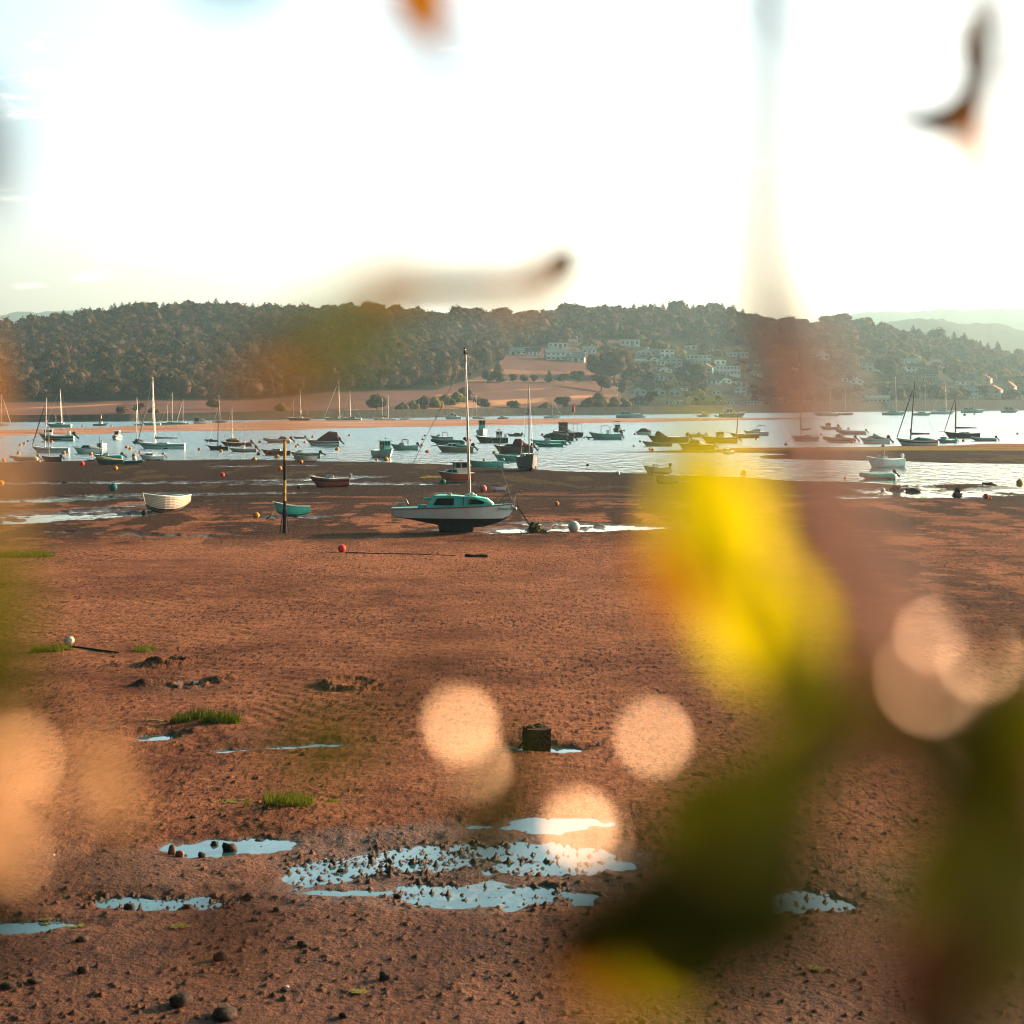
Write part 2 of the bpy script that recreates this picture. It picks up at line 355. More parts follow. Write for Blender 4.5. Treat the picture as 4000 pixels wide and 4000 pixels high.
    sand = mix(rng_(noise(.35, 6), .35, .65), (0.150, 0.054, 0.030), (0.35, 0.142, 0.074))
    sand = mix(rng_(noise(.045, 4, .5), .42, .60), sand, mix(.55, sand, (0.52, 0.215, 0.115)))
    sand = mix(rng_(noise(5.0, 7, .7), .42, .62), mix(.45, sand, (0.06, 0.028, 0.022)), sand)
    mpp = nn('ShaderNodeMapping'); mpp.inputs['Scale'].default_value = (5, 1.1, 1); lk(geo.outputs['Position'], mpp.inputs[0])
    fl = nn('ShaderNodeMath'); fl.operation = 'MULTIPLY'; lk(rng_(noise(1.5, 6, .75, mpp.outputs[0]), .50, .60), fl.inputs[0]); lk(rng_(noise(.16, 4, .6), .36, .60, .35, 1.0), fl.inputs[1])
    sand = mix(fl.outputs[0], sand, (0.034, 0.015, 0.013))  # shadows of small relief put into the colour as dark flecks
    mp3 = nn('ShaderNodeMapping'); mp3.inputs['Scale'].default_value = (11, 4.5, 1); lk(geo.outputs['Position'], mp3.inputs[0])
    sand = mix(rng_(noise(1.4, 3, .6, mp3.outputs[0]), .59, .64, 0, .5), sand, (0.030, 0.014, 0.012))  # finer flecks, again relief shadows in the colour
    mp4 = nn('ShaderNodeMapping'); mp4.inputs['Scale'].default_value = (.03, .12, 1); lk(geo.outputs['Position'], mp4.inputs[0])
    sand = mix(rng_(attr('bank'), 0, 1), sand, mix(rng_(noise(1.0, 6, .6, mp4.outputs[0]), .38, .62), (0.25, 0.12, 0.09), (0.44, 0.25, 0.175)))
    shin = mix(rng_(noise(1.0, 8, .8, mpp.outputs[0]), .42, .62), (0.010, 0.006, 0.006), (0.062, 0.034, 0.024))
    shin = mix(rng_(noise(24, 3, .6), .66, .72), shin, (0.20, 0.15, 0.12))
    c = mix(rng_(attr('shingle'), .15, .85), sand, shin)
    weedc = mix(rng_(noise(4, 5), .4, .6), (0.08, 0.06, 0.01), (0.30, 0.24, 0.03))
    c = mix(rng_(attr('weed'), .2, .9), c, weedc)
    sep_ = nn('ShaderNodeSeparateXYZ'); lk(geo.outputs['Position'], sep_.inputs[0])
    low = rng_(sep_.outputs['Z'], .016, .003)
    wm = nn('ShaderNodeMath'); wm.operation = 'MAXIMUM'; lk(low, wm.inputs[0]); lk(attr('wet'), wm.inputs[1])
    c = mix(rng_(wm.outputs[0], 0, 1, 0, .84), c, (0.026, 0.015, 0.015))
    lk(c, b.inputs['Base Color'])
    lk(rng_(wm.outputs[0], .1, 1, .88, .50), b.inputs['Roughness'])
    lk(rng_(wm.outputs[0], .3, 1, .02, .35), b.inputs['Specular IOR Level'])
    bp = nn('ShaderNodeBump'); bp.inputs['Strength'].default_value = 1.0; bp.inputs['Distance'].default_value = .10
    ad = nn('ShaderNodeMath'); ad.operation = 'MULTIPLY_ADD'; ad.inputs[1].default_value = 1.6; lk(noise(3.5, 9, .75), ad.inputs[0]); lk(noise(14, 4, .6), ad.inputs[2])
    lk(ad.outputs[0], bp.inputs['Height']); lk(bp.outputs[0], b.inputs['Normal'])
    py = HZ + H * F / Dg
    bank = ((py < 1715) & (PX < 3300)).astype(np.float32)
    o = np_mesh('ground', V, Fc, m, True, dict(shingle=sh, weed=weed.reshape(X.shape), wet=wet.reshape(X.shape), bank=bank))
    tag(o, 'wet red sand and dark shingle of the tidal flat', kind='structure')
    return X, Dg, h, rows, tc_
GX, GD, GH, ROWS, TCOL = make_ground()
def gz(x, D):
    i = min(max(np.searchsorted(ROWS, D), 1), len(ROWS) - 1); j = min(max(np.searchsorted(TCOL, x / D), 1), len(TCOL) - 1)
    return float(GH[i, j])
def ground(px, py):
    p = at(px, py); p.z = gz(p.x, p.y); return p

# ------------------------------------------------------------------ water
def make_water():
    m = bpy.data.materials.new('estuary_water'); m.use_nodes = True
    t = m.node_tree; b = t.nodes['Principled BSDF']; nn = t.nodes.new; lk = t.links.new
    b.inputs['Base Color'].default_value = (0.02, 0.085, 0.09, 1); b.inputs['IOR'].default_value = 1.6; b.inputs['Specular IOR Level'].default_value = .5
    geo = nn('ShaderNodeNewGeometry'); s = nn('ShaderNodeSeparateXYZ'); lk(geo.outputs['Position'], s.inputs[0])
    mr = nn('ShaderNodeMapRange'); mr.inputs[1].default_value = 135; mr.inputs[2].default_value = 330; mr.inputs[3].default_value = 0.0; mr.inputs[4].default_value = 1.0; lk(s.outputs['Y'], mr.inputs[0])
    rr = nn('ShaderNodeMapRange'); rr.inputs[3].default_value = .03; rr.inputs[4].default_value = .22; lk(mr.outputs[0], rr.inputs[0]); lk(rr.outputs[0], b.inputs['Roughness'])
    mp_ = nn('ShaderNodeMapping'); mp_.inputs['Scale'].default_value = (.55, .16, 1); lk(geo.outputs['Position'], mp_.inputs[0])
    n = nn('ShaderNodeTexNoise'); n.inputs['Scale'].default_value = 1.3; n.inputs['Detail'].default_value = 5; lk(mp_.outputs[0], n.inputs['Vector'])
    n2 = nn('ShaderNodeTexNoise'); n2.inputs['Scale'].default_value = .05; n2.inputs['Detail'].default_value = 3; lk(mp_.outputs[0], n2.inputs['Vector'])
    st = nn('ShaderNodeMath'); st.operation = 'MULTIPLY'; lk(mr.outputs[0], st.inputs[0]); lk(n2.outputs['Fac'], st.inputs[1])
    st2 = nn('ShaderNodeMath'); st2.operation = 'MULTIPLY_ADD'; st2.inputs[1].default_value = 1.2; st2.inputs[2].default_value = .015; lk(st.outputs[0], st2.inputs[0])
    bp = nn('ShaderNodeBump'); bp.inputs['Distance'].default_value = 2.5; lk(st2.outputs[0], bp.inputs['Strength']); lk(n.outputs['Fac'], bp.inputs['Height']); lk(bp.outputs[0], b.inputs['Normal'])
    me = MB(); me.add([(-4500, 4, 0), (4500, 4, 0), (4500, 7300, 0), (-4500, 7300, 0)], [(0, 1, 2, 3)])
    o = me.build('water', m); tag(o, 'pale still water of the estuary and its pools', kind='structure')
make_water()

# ------------------------------------------------------------------ hills across the water
KX = [-800, 0, 250, 500, 800, 1000, 1300, 1500, 1700, 1900, 2000, 2200, 2400, 2500, 2750, 2900, 3000, 3100, 3250, 3400, 3500, 3650, 3750, 3850, 4000, 4800]
def k(*v): return list(zip(KX, v))
SHORE = [(-800, 1654), (0, 1648), (500, 1645), (1000, 1639), (1500, 1632), (2000, 1623), (2500, 1618), (3000, 1611), (3500, 1606), (4000, 1601), (4800, 1596)]
WALLT = [(-800, 1628), (0, 1622), (500, 1618), (1000, 1607), (1500, 1600), (2000, 1594), (2500, 1589), (3000, 1579), (3500, 1567), (4000, 1560), (4800, 1555)]
FOOT = k(1580, 1574, 1567, 1562, 1560, 1556, 1530, 1527, 1524, 1505, 1500, 1500, 1520, 1555, 1553, 1548, 1545, 1542, 1540, 1535, 1530, 1522, 1520, 1518, 1515, 1515)
MIDH = k(1470, 1440, 1420, 1410, 1410, 1410, 1405, 1400, 1400, 1395, 1392, 1385, 1385, 1385, 1385, 1390, 1395, 1398, 1400, 1405, 1405, 1420, 1430, 1440, 1455, 1470)
RIDGE = k(1345, 1312, 1290, 1248, 1240, 1250, 1238, 1252, 1268, 1268, 1275, 1256, 1252, 1250, 1248, 1262, 1290, 1302, 1295, 1305, 1325, 1362, 1380, 1402, 1435, 1470)
FAR1 = k(1500, 1500, 1500, 1500, 1500, 1500, 1500, 1500, 1500, 1500, 1500, 1500, 1500, 1500, 1500, 1480, 1450, 1400, 1330, 1272, 1262, 1250, 1248, 1262, 1280, 1300)
FAR2 = k(1225, 1224, 1216, 1218, 1200, 1198, 1240, 1290, 1330, 1330, 1330, 1330, 1330, 1330, 1330, 1320, 1300, 1270, 1240, 1222, 1214, 1208, 1205, 1206, 1204, 1204)
def d0(px): return H * F / (terp(px, SHORE) - HZ)
def zof(py, D): return H - (py - HZ) * D / F
def profile(px):
    D = d0(px)
    Ds = [D, D + 3, D + 130, D + 330, D + 590, D + 700, 2300, 3400, 4100, 5600, 6600]
    wt = terp(px, WALLT)
    zs = [-.2 + 0 * px, zof(wt, Ds[1]) - .6, zof(terp(px, FOOT), Ds[2]), zof(terp(px, MIDH), Ds[3]), zof(terp(px, RIDGE), Ds[4])]
    zs += [zs[4] - 8, zs[4] * .45, zof(terp(px, FAR1), 3400) , zof(terp(px, FAR1), 3400) * .6, zof(terp(px, FAR2), 5600), zof(terp(px, FAR2), 5600) - 60]
    return Ds, zs
def tz(px, D):
    """terrain height at a column and distance (arrays)"""
    px = np.asarray(px, float); D = np.asarray(D, float)
    Ds, zs = profile(px); r = zs[0] + 0 * D
    for i in range(len(Ds) - 1):
        a, b_ = Ds[i] + 0 * px, Ds[i + 1] + 0 * px
        tt = np.clip((D - a) / (b_ - a), 0, 1); s = tt if i < 2 else tt * .5 + .5 * tt * tt * (3 - 2 * tt)
        r = np.where(D >= a, zs[i] + (zs[i + 1] - zs[i]) * s, r)
    return r + (fbm(px * .004 + 3, D * .01, 3) - .5) * 5 * np.clip((D - Ds[1] - 20) / 150, 0, 1)
def hill_at(px, py):
    """the first terrain point seen at this place in the picture"""
    base = float(d0(px)) + 4
    Dv = base + np.arange(0, 640, 1.5); z = tz(np.full_like(Dv, px), Dv); pj = HZ + (H - z) * F / Dv
    i = np.argmax(pj <= py)
    if pj[i] > py: i = len(Dv) - 1
    return Vector(((px - CX) * Dv[i] / F, Dv[i], float(z[i])))
def make_hills():
    tt = np.linspace(-.43, .43, 520); n = 260
    s = np.concatenate([np.linspace(0, 1, 200), 1 + np.linspace(.02, 1, n - 200) ** 1.3 * 8])
    T, S = np.meshgrid(tt, s, indexing='ij'); PX = CX + T * F
    D = d0(PX) + S * 640
    Z = tz(PX.ravel(), D.ravel()).reshape(PX.shape); X = D * T
    far = D > 1900
    Z = Z + np.where(far, (fbm(X * .02, D * .004, 3) - .5) * 26, 0)
    py = HZ + (H - Z) * F / D
    straw = np.zeros_like(X); wood = np.zeros_like(X)
    def band(x0, x1, f0, f1, v=1.0):
        nonlocal straw
        u = np.clip((PX - x0) / (x1 - x0), 0, 1); c = f0(u); hh = f1(u)
        straw = np.maximum(straw, ((PX > x0) & (PX < x1)) * smooth(1.15, .8, np.abs(py - c + (fbm(X * .05, D * .05, 3) - .5) * 5) / np.maximum(hh, .1)) * v * (.25 + .75 * smooth(.35, .6, fbm(X * .09 + 5, D * .03, 3))))
    band(-700, 540, lambda u: 1640 - 64 * u ** .9, lambda u: 13 - 12 * u)
    band(1660, 1830, lambda u: 1604 - 22 * u, lambda u: 5 + 5 * u)
    band(1800, 2420, lambda u: 1583 - 42 * u, lambda u: 14 - 9 * u)
    band(1900, 2340, lambda u: 1450 + 12 * u, lambda u: 9 - 4 * u, .55)
    band(1820, 2340, lambda u: 1487 + 4 * u, lambda u: 3 + u * 0, .9)
    band(1330, 1600, lambda u: 1603 - 2 * u, lambda u: 3 + 2 * u)
    band(1700, 2150, lambda u: 1545 - 30 * u, lambda u: 3 + 0 * u, .55)
    band(3330, 3800, lambda u: 1524 + 2 * u, lambda u: 2.5 + 0 * u, .8)
    foot = terp(PX, WOODF)
    wood = smooth(foot + 6, foot - 2, py)
    wood = np.maximum(wood, smooth(2380, 2450, PX)); wood = np.maximum(wood, far)
    V = np.stack([X, D, Z], -1).reshape(-1, 3)
    a_, b_ = X.shape; idx = np.arange(a_ * b_).reshape(a_, b_)
    Fc = np.stack([idx[:-1, :-1], idx[1:, :-1], idx[1:, 1:], idx[:-1, 1:]], -1).reshape(-1, 4)
    m = bpy.data.materials.new('hillside_fields'); m.use_nodes = True
    t = m.node_tree; b = t.nodes['Principled BSDF']; nn = t.nodes.new; lk = t.links.new; b.inputs['Roughness'].default_value = .95; b.inputs['Specular IOR Level'].default_value = .02
    geo = nn('ShaderNodeNewGeometry'); no = nn('ShaderNodeTexNoise'); no.inputs['Scale'].default_value = .06; no.inputs['Detail'].default_value = 7; lk(geo.outputs['Position'], no.inputs['Vector'])
    def mx(f, a, c):
        x = nn('ShaderNodeMix'); x.data_type = 'RGBA'; lk(f, x.inputs['Factor'])
        for kk, v in (('A', a), ('B', c)):
            if isinstance(v, tuple): x.inputs[kk].default_value = (*v, 1)
            else: lk(v, x.inputs[kk])
        return x.outputs['Result']
    def at_(nm): q = nn('ShaderNodeAttribute'); q.attribute_name = nm; return q.outputs['Fac']
    c = mx(no.outputs['Fac'], (0.075, 0.040, 0.040), (0.18, 0.080, 0.062))
    c = mx(at_('straw'), c, (0.36, 0.18, 0.09)); c = mx(at_('wood'), c, (0.018, 0.02, 0.012)); lk(c, b.inputs['Base Color'])
    o = np_mesh('hills', V, Fc, m, True, dict(straw=straw, wood=wood)); tag(o, 'hillside fields rising behind the far shore', kind='structure')
WOODF = k(1578, 1572, 1566, 1563, 1562, 1560, 1528, 1525, 1522, 1460, 1362, 1345, 1322, 1325, 1335, 1350, 1368, 1372, 1372, 1380, 1388, 1392, 1400, 1430, 1450, 1465)
make_hills()

def make_sea_wall():
    tt = np.linspace(-.42, .42, 160); mb = MB(); rings = []
    for t_ in tt:
        px = CX + t_ * F; D = float(d0(px)) - 1.0; z1 = zof(float(terp(px, WALLT)), D)
        rings.append([(t_ * D, D - .9, -.6), (t_ * D, D, z1), (t_ * (D + 1.2), D + 1.2, z1), (t_ * (D + 1.2), D + 1.2, -.6)])
    mb.loft(rings, True)
    m = mat('dark_stone_wall', (0.035, 0.038, 0.034), .95, var=.45, scale=.6, bump=.5)
    o = mb.build('sea_wall', m); tag(o, 'long dark stone sea wall along the far shore', 'sea wall')
make_sea_wall()

# ------------------------------------------------------------------ trees
def leafmat(name, a, b_, tr=.25):
    m = bpy.data.materials.new(name); m.use_nodes = True
    t = m.node_tree; b = t.nodes['Principled BSDF']; nn = t.nodes.new; lk = t.links.new
    b.inputs['Roughness'].default_value = .8; b.inputs['Specular IOR Level'].default_value = .02
    geo = nn('ShaderNodeNewGeometry'); no = nn('ShaderNodeTexNoise'); no.inputs['Scale'].default_value = .11; no.inputs['Detail'].default_value = 3; lk(geo.outputs['Position'], no.inputs['Vector'])
    ri = nn('ShaderNodeMath'); ri.operation = 'ADD'; lk(no.outputs['Fac'], ri.inputs[0])
    m2 = nn('ShaderNodeMath'); m2.operation = 'MULTIPLY_ADD'; m2.inputs[1].default_value = .35; m2.inputs[2].default_value = -.175; lk(geo.outputs['Random Per Island'], m2.inputs[0]); lk(m2.outputs[0], ri.inputs[1])
    mr = nn('ShaderNodeMapRange'); mr.inputs[1].default_value = .32; mr.inputs[2].default_value = .68; lk(ri.outputs[0], mr.inputs[0])
    x = nn('ShaderNodeMix'); x.data_type = 'RGBA'; x.inputs['A'].default_value = (*a, 1); x.inputs['B'].default_value = (*b_, 1); lk(mr.outputs[0], x.inputs['Factor'])
    lk(x.outputs['Result'], b.inputs['Base Color'])
    tl = nn('ShaderNodeBsdfTranslucent'); lk(x.outputs['Result'], tl.inputs[0]); ms = nn('ShaderNodeMixShader'); ms.inputs[0].default_value = tr
    lk(b.outputs[0], ms.inputs[1]); lk(tl.outputs[0], ms.inputs[2]); lk(ms.outputs[0], t.nodes['Material Output'].inputs[0])
    return m
LF_A = leafmat('highlit_summer_leaves', (0.014, 0.019, 0.013), (0.105, 0.062, 0.038))  # sunlit crown tops put into the lighter, pinkish leaf colour
LF_B = leafmat('yellow_lit_green_leaves', (0.06, 0.06, 0.016), (0.19, 0.14, 0.04))  # yellow light on the shore bushes put into the leaf colour
LF_C = leafmat('conifer_needles', (0.012, 0.020, 0.014), (0.035, 0.035, 0.02), .1)
BARK = mat('grey_bark', (0.09, 0.07, 0.055), .9, var=.3)
def ico():
    p = (1 + 5 ** .5) / 2
    v = np.array([(-1, p, 0), (1, p, 0), (-1, -p, 0), (1, -p, 0), (0, -1, p), (0, 1, p), (0, -1, -p), (0, 1, -p), (p, 0, -1), (p, 0, 1), (-p, 0, -1), (-p, 0, 1)], float)
    f = [(0, 11, 5), (0, 5, 1), (0, 1, 7), (0, 7, 10), (0, 10, 11), (1, 5, 9), (5, 11, 4), (11, 10, 2), (10, 7, 6), (7, 1, 8), (3, 9, 4), (3, 4, 2), (3, 2, 6), (3, 6, 8), (3, 8, 9), (4, 9, 5), (2, 4, 11), (6, 2, 10), (8, 6, 7), (9, 8, 1)]
    v = [x / np.linalg.norm(x) for x in v]; cache = {}; nf = []
    def mid(a, b):
        kk = (min(a, b), max(a, b))
        if kk not in cache:
            q = v[a] + v[b]; v.append(q / np.linalg.norm(q)); cache[kk] = len(v) - 1
        return cache[kk]
    for a, b, c in f:
        ab, bc, ca = mid(a, b), mid(b, c), mid(c, a); nf += [(a, ab, ca), (b, bc, ab), (c, ca, bc), (ab, bc, ca)]
    return np.array(v), np.array(nf)
IV, IF = ico()
def lobes(cs, rs, g, tufts=40, ts=.5, dis=.42):
    """crowns: rough lobes with loose sprays of leaves standing off them; returns vertices and triangles"""
    Vs, Fs, o = [], [], 0
    for c, r in zip(cs, rs):
        rr = np.array(r) * np.ones(3); d = 1 + (g.random(len(IV)) - .5) * dis
        Vs.append(IV * rr * d[:, None] * .93 + c); Fs.append(IF + o); o += len(IV)
        u = g.normal(size=(tufts, 3)); u[:, 2] = np.abs(u[:, 2]) * .9 - .25; u /= np.linalg.norm(u, axis=1)[:, None]
        p = u * rr * (.92 + .22 * g.random((tufts, 1))) + c
        a = g.normal(size=(tufts, 3)) * ts * .5 * (.6 + g.random((tufts, 1))); b = g.normal(size=(tufts, 3)) * ts * .5
        Vs.append(np.concatenate([p - a, p + a, p + b + u * ts * .4], 0)); ii = np.arange(tufts)
        Fs.append(np.stack([ii, ii + tufts, ii + 2 * tufts], 1) + o); o += 3 * tufts
    return np.concatenate(Vs), np.concatenate(Fs)
def crown(g, R_, Ht, nl=9, tufts=60):
    cs, rs = [], []
    for i in range(nl):
        a = g.random() * 2 * math.pi; q = math.sqrt(g.random()) * R_ * .62; z = Ht * (.30 + .55 * g.random()) 
        kk = R_ * (.36 + .26 * g.random()); cs.append(np.array([q * math.cos(a), q * math.sin(a), z])); rs.append((kk, kk, kk * (.7 + .3 * g.random())))
    cs.append(np.array([0, 0, Ht * .6])); rs.append((R_ * .6, R_ * .6, Ht * .34))
    return lobes(cs, rs, g, tufts, R_ * .10)
def conifer(g, R_, Ht, tiers=9):
    Vs, Fs, o = [], [], 0
    for i in range(tiers * 12):
        u = (i / (tiers * 12)) ** .9; z = Ht * (.12 + .86 * u); r = R_ * (1 - u) ** .8 * (.75 + .5 * g.random()) + .12; a = i * 2.4 + g.random()
        dx, dy = math.cos(a), math.sin(a); wd = r * .34 + .1; hh = r * .22
        p = np.array([[0, 0, z + hh], [dx * r - dy * wd, dy * r + dx * wd, z - hh], [dx * r * 1.15, dy * r * 1.15, z - hh * .3], [dx * r + dy * wd, dy * r - dx * wd, z - hh], [dx * r * .5, dy * r * .5, z - hh * 1.6]])
        Vs.append(p); Fs.append(np.array([(0, 1, 2), (0, 2, 3), (1, 4, 2), (2, 4, 3)]) + o); o += 5
    return np.concatenate(Vs), np.concatenate(Fs)
def tree_proto(name, kind, seed, leaf):
    g = np.random.default_rng(seed); root = empty(name, (0, 0, -500))
    if kind == 'con': V, Fc = conifer(g, 2.6, 10)
    elif kind == 'bush': V, Fc = crown(g, 5.0, 8.0, 9, 60); V[:, 2] -= 1.6
    else: V, Fc = crown(g, 4.6, 10, 12, 70)
    c = np_mesh('crown', V, Fc, leaf, False); c.parent = root; reg(c, root)
    mb = MB(); mb.tube([(0, 0, -1.5), (0.1, 0, 2.5), (0, .1, 5.5)], [.42, .3, .14], 7)
    for a in (0.3, 2.3, 4.4): mb.tube([(0, 0, 2.6), (math.cos(a) * 1.6, math.sin(a) * 1.6, 5)], [.16, .06], 5)
    tr = mb.build('trunk', BARK, root); reg(tr, root)
    return root
PROTO = {'broad': [tree_proto('broadleaf_tree', 'b', s, l) for s, l in ((1, LF_A), (2, LF_A), (3, LF_B))],
         'con': [tree_proto('conifer_tree', 'con', s, LF_C) for s in (4, 5)],
         'bush': [tree_proto('round_bush', 'bush', s, l) for s, l in ((6, LF_B), (7, LF_A))]}
USED = set()
def tree(px, py, hpx, kind, label, group, v=None, wide=1.0, loc=None):
    p = loc or hill_at(px, py); k_ = random.randrange(len(PROTO[kind])) if v is None else v
    pr = PROTO[kind][k_]
    if pr.name not in USED: USED.add(pr.name); o = pr
    else: o = copy_tree(pr)
    s = hpx * p.y / F / (10 if kind != 'bush' else 6.8)
    o.location = p; o.scale = (s * wide, s * wide, s); o.rotation_euler = (0, 0, random.random() * 6)
    tag(o, label, 'tree' if kind != 'bush' else 'bush', group)
    return o
# ------------------------------------------------------------------ houses on the hillside
HW = mat('white_render', (0.80, 0.88, 0.85), .8, var=.15, scale=.5)
HC = mat('cream_render', (0.60, 0.48, 0.38), .8, var=.15, scale=.5)
HT = mat('pale_green_grey_render', (0.36, 0.52, 0.47), .8, var=.15, scale=.5)
HB = mat('dark_boarding', (0.07, 0.08, 0.075), .8, var=.2)
HBR = mat('red_brick', (0.22, 0.10, 0.08), .9, var=.25)
RS = mat('slate_roof', (0.035, 0.045, 0.045), .7, var=.3, scale=.6)
RG = mat('pale_slate_roof', (0.22, 0.26, 0.25), .7, var=.2, scale=.6)
RT = mat('terracotta_roof', (0.36, 0.17, 0.12), .85, var=.25, scale=.6)
RW = mat('pale_flat_roof', (0.50, 0.52, 0.50), .8, var=.1)
WN = mat('window_glass', (0.03, 0.04, 0.042), .12, spec=.7)
FRM = mat('white_window_frame', (0.62, 0.66, 0.64), .5)
HM = dict(w=HW, c=HC, t=HT, b=HB, r=HBR); RM = dict(s=RS, g=RG, t=RT, w=RW)
CATN = dict(h='house', s='beach_hut', b='boathouse', x='bungalow', a='apartment_building')
def house(px, pb, wpx, pt, style, wall, roof, label, yaw=0.0, kind='h', storeys=1, chim=True, bays=4):
    p = hill_at(px, pb); sc_ = p.y / F; W = wpx * sc_ * .92; Ht = (pb - pt) * sc_; Dp = max(6.5, min(W * .7, 9)); p.y += Dp * .5
    p.z = p.z - .2
    root = empty(CATN[kind], p, R(yaw) + random.uniform(-.06, .06)); wallm, roofm = HM[wall], RM[roof]
    tag(root, label, CATN[kind].replace('_', ' '), 'houses on the hillside')
    x, y = W / 2, Dp / 2; wb = MB(); rb = MB(); ov = .35; under = -3.5
    if style == 'f':
        he = Ht - .3; wb.box(-x, x, -y, y, under, he); rb.box(-x - ov, x + ov, -y - ov, y + ov, he + .003, Ht)
    else:
        he = Ht * (.56 if storeys == 1 else .66)
        if style == 'e':                                             # ridge runs left to right
            wb.add([(-x, -y, under), (x, -y, under), (x, y, under), (-x, y, under), (-x, -y, he), (x, -y, he), (x, y, he), (-x, y, he), (-x, 0, Ht - .1), (x, 0, Ht - .1)],
                   [(0, 1, 5, 4), (1, 2, 6, 9, 5), (2, 3, 7, 6), (3, 0, 4, 8, 7), (4, 5, 9, 8), (6, 7, 8, 9), (3, 2, 1, 0)])
            for sgn in (-1, 1):
                sl_ = (Ht - he) / y; e = he - sl_ * ov
                rb.add([(-x - ov, sgn * (y + ov), e + .05), (x + ov, sgn * (y + ov), e + .05), (x + ov, 0, Ht), (-x - ov, 0, Ht), (-x - ov, sgn * (y + ov), e + .25), (x + ov, sgn * (y + ov), e + .25), (x + ov, 0, Ht + .2), (-x - ov, 0, Ht + .2)],
                       [(0, 1, 2, 3), (4, 5, 6, 7), (0, 1, 5, 4), (1, 2, 6, 5), (2, 3, 7, 6), (3, 0, 4, 7)])
        elif style == 'h':                                           # hipped
            wb.box(-x, x, -y, y, under, he); q = max(x - y, .6)
            rb.add([(-x - ov, -y - ov, he), (x + ov, -y - ov, he), (x + ov, y + ov, he), (-x - ov, y + ov, he), (-q, 0, Ht), (q, 0, Ht)], [(0, 1, 5, 4), (2, 3, 4, 5), (1, 2, 5), (3, 0, 4), (3, 2, 1, 0)])
        else:                                                        # gable to the water
            wb.add([(-x, -y, under), (x, -y, under), (x, y, under), (-x, y, under), (-x, -y, he), (x, -y, he), (x, y, he), (-x, y, he), (0, -y, Ht - .1), (0, y, Ht - .1)],
                   [(0, 1, 5, 8, 4), (1, 2, 6, 5), (2, 3, 7, 9, 6), (3, 0, 4, 7), (4, 8, 9, 7), (5, 6, 9, 8), (3, 2, 1, 0)])
            for sgn in (-1, 1):
                sl_ = (Ht - he) / x; e = he - sl_ * ov
                rb.add([(sgn * (x + ov), -y - ov, e + .05), (sgn * (x + ov), y + ov, e + .05), (0, y + ov, Ht), (0, -y - ov, Ht), (sgn * (x + ov), -y - ov, e + .28), (sgn * (x + ov), y + ov, e + .28), (0, y + ov, Ht + .22), (0, -y - ov, Ht + .22)],
                       [(0, 1, 2, 3), (4, 5, 6, 7), (0, 1, 5, 4), (1, 2, 6, 5), (2, 3, 7, 6), (3, 0, 4, 7)])
    wo = wb.build('wall', wallm, root); ro = rb.build('roof', roofm, root)
    if chim and style != 'f':
        cb = MB(); cx_ = random.choice((-.55, .3, .6)) * x if style != 'g' else random.choice((-.2, .25)) * x; cb.box(cx_ - .35, cx_ + .35, .2, .9, Ht - 1.5, Ht + .95); cb.box(cx_ - .42, cx_ + .42, .13, .97, Ht + .953, Ht + 1.1); cb.build('chimney', HBR if wall != 'w' else HW, ro)
    nrow = 2 if storeys == 2 else 1; hh = he / nrow
    for r in range(nrow):
        for b_ in range(bays):
            wc = -x + W * (b_ + .5) / bays; ww = min(W / bays * .24, .85) * random.uniform(.8, 1.1); z0 = r * hh + hh * .38; z1 = r * hh + hh * .78
            door = (r == 0 and b_ == bays // 2 and bays > 2)
            if door: z0 = .15
            fm = MB(); f_ = .12
            for (a0, a1, c0, c1) in ((wc - ww - f_, wc + ww + f_, z1, z1 + f_), (wc - ww - f_, wc + ww + f_, z0 - f_, z0), (wc - ww - f_, wc - ww, z0, z1), (wc + ww, wc + ww + f_, z0, z1), (wc - .05, wc + .05, z0, z1)):
                fm.box(a0, a1, -y - .07, -y - .002, c0, c1)
            fo = fm.build('door' if door else 'window', FRM, root)
            g_ = MB(); g_.box(wc - ww, wc - .053, -y - .03, -y - .003, z0, z1); g_.box(wc + .053, wc + ww, -y - .03, -y - .003, z0, z1); g_.build('pane', WN, fo)
    if storeys == 2 and style in 'fe' and bays >= 4:                  # balcony
        bb = MB(); bb.box(-x * .9, x * .9, -y - 1.3, -y - .004, hh - .16, hh - .02); bb.tube([(-x * .9, -y - 1.25, hh + .95), (x * .9, -y - 1.25, hh + .95)], .05)
        for i in range(9): q = -x * .9 + i * x * 1.8 / 8; bb.tube([(q, -y - 1.25, hh - .1), (q, -y - 1.25, hh + .95)], .04, 4)
        bb.build('balcony', FRM, root)
    HB_.append((px - wpx / 2, px + wpx / 2, pt, pb, p.y)); return root
HB_ = []
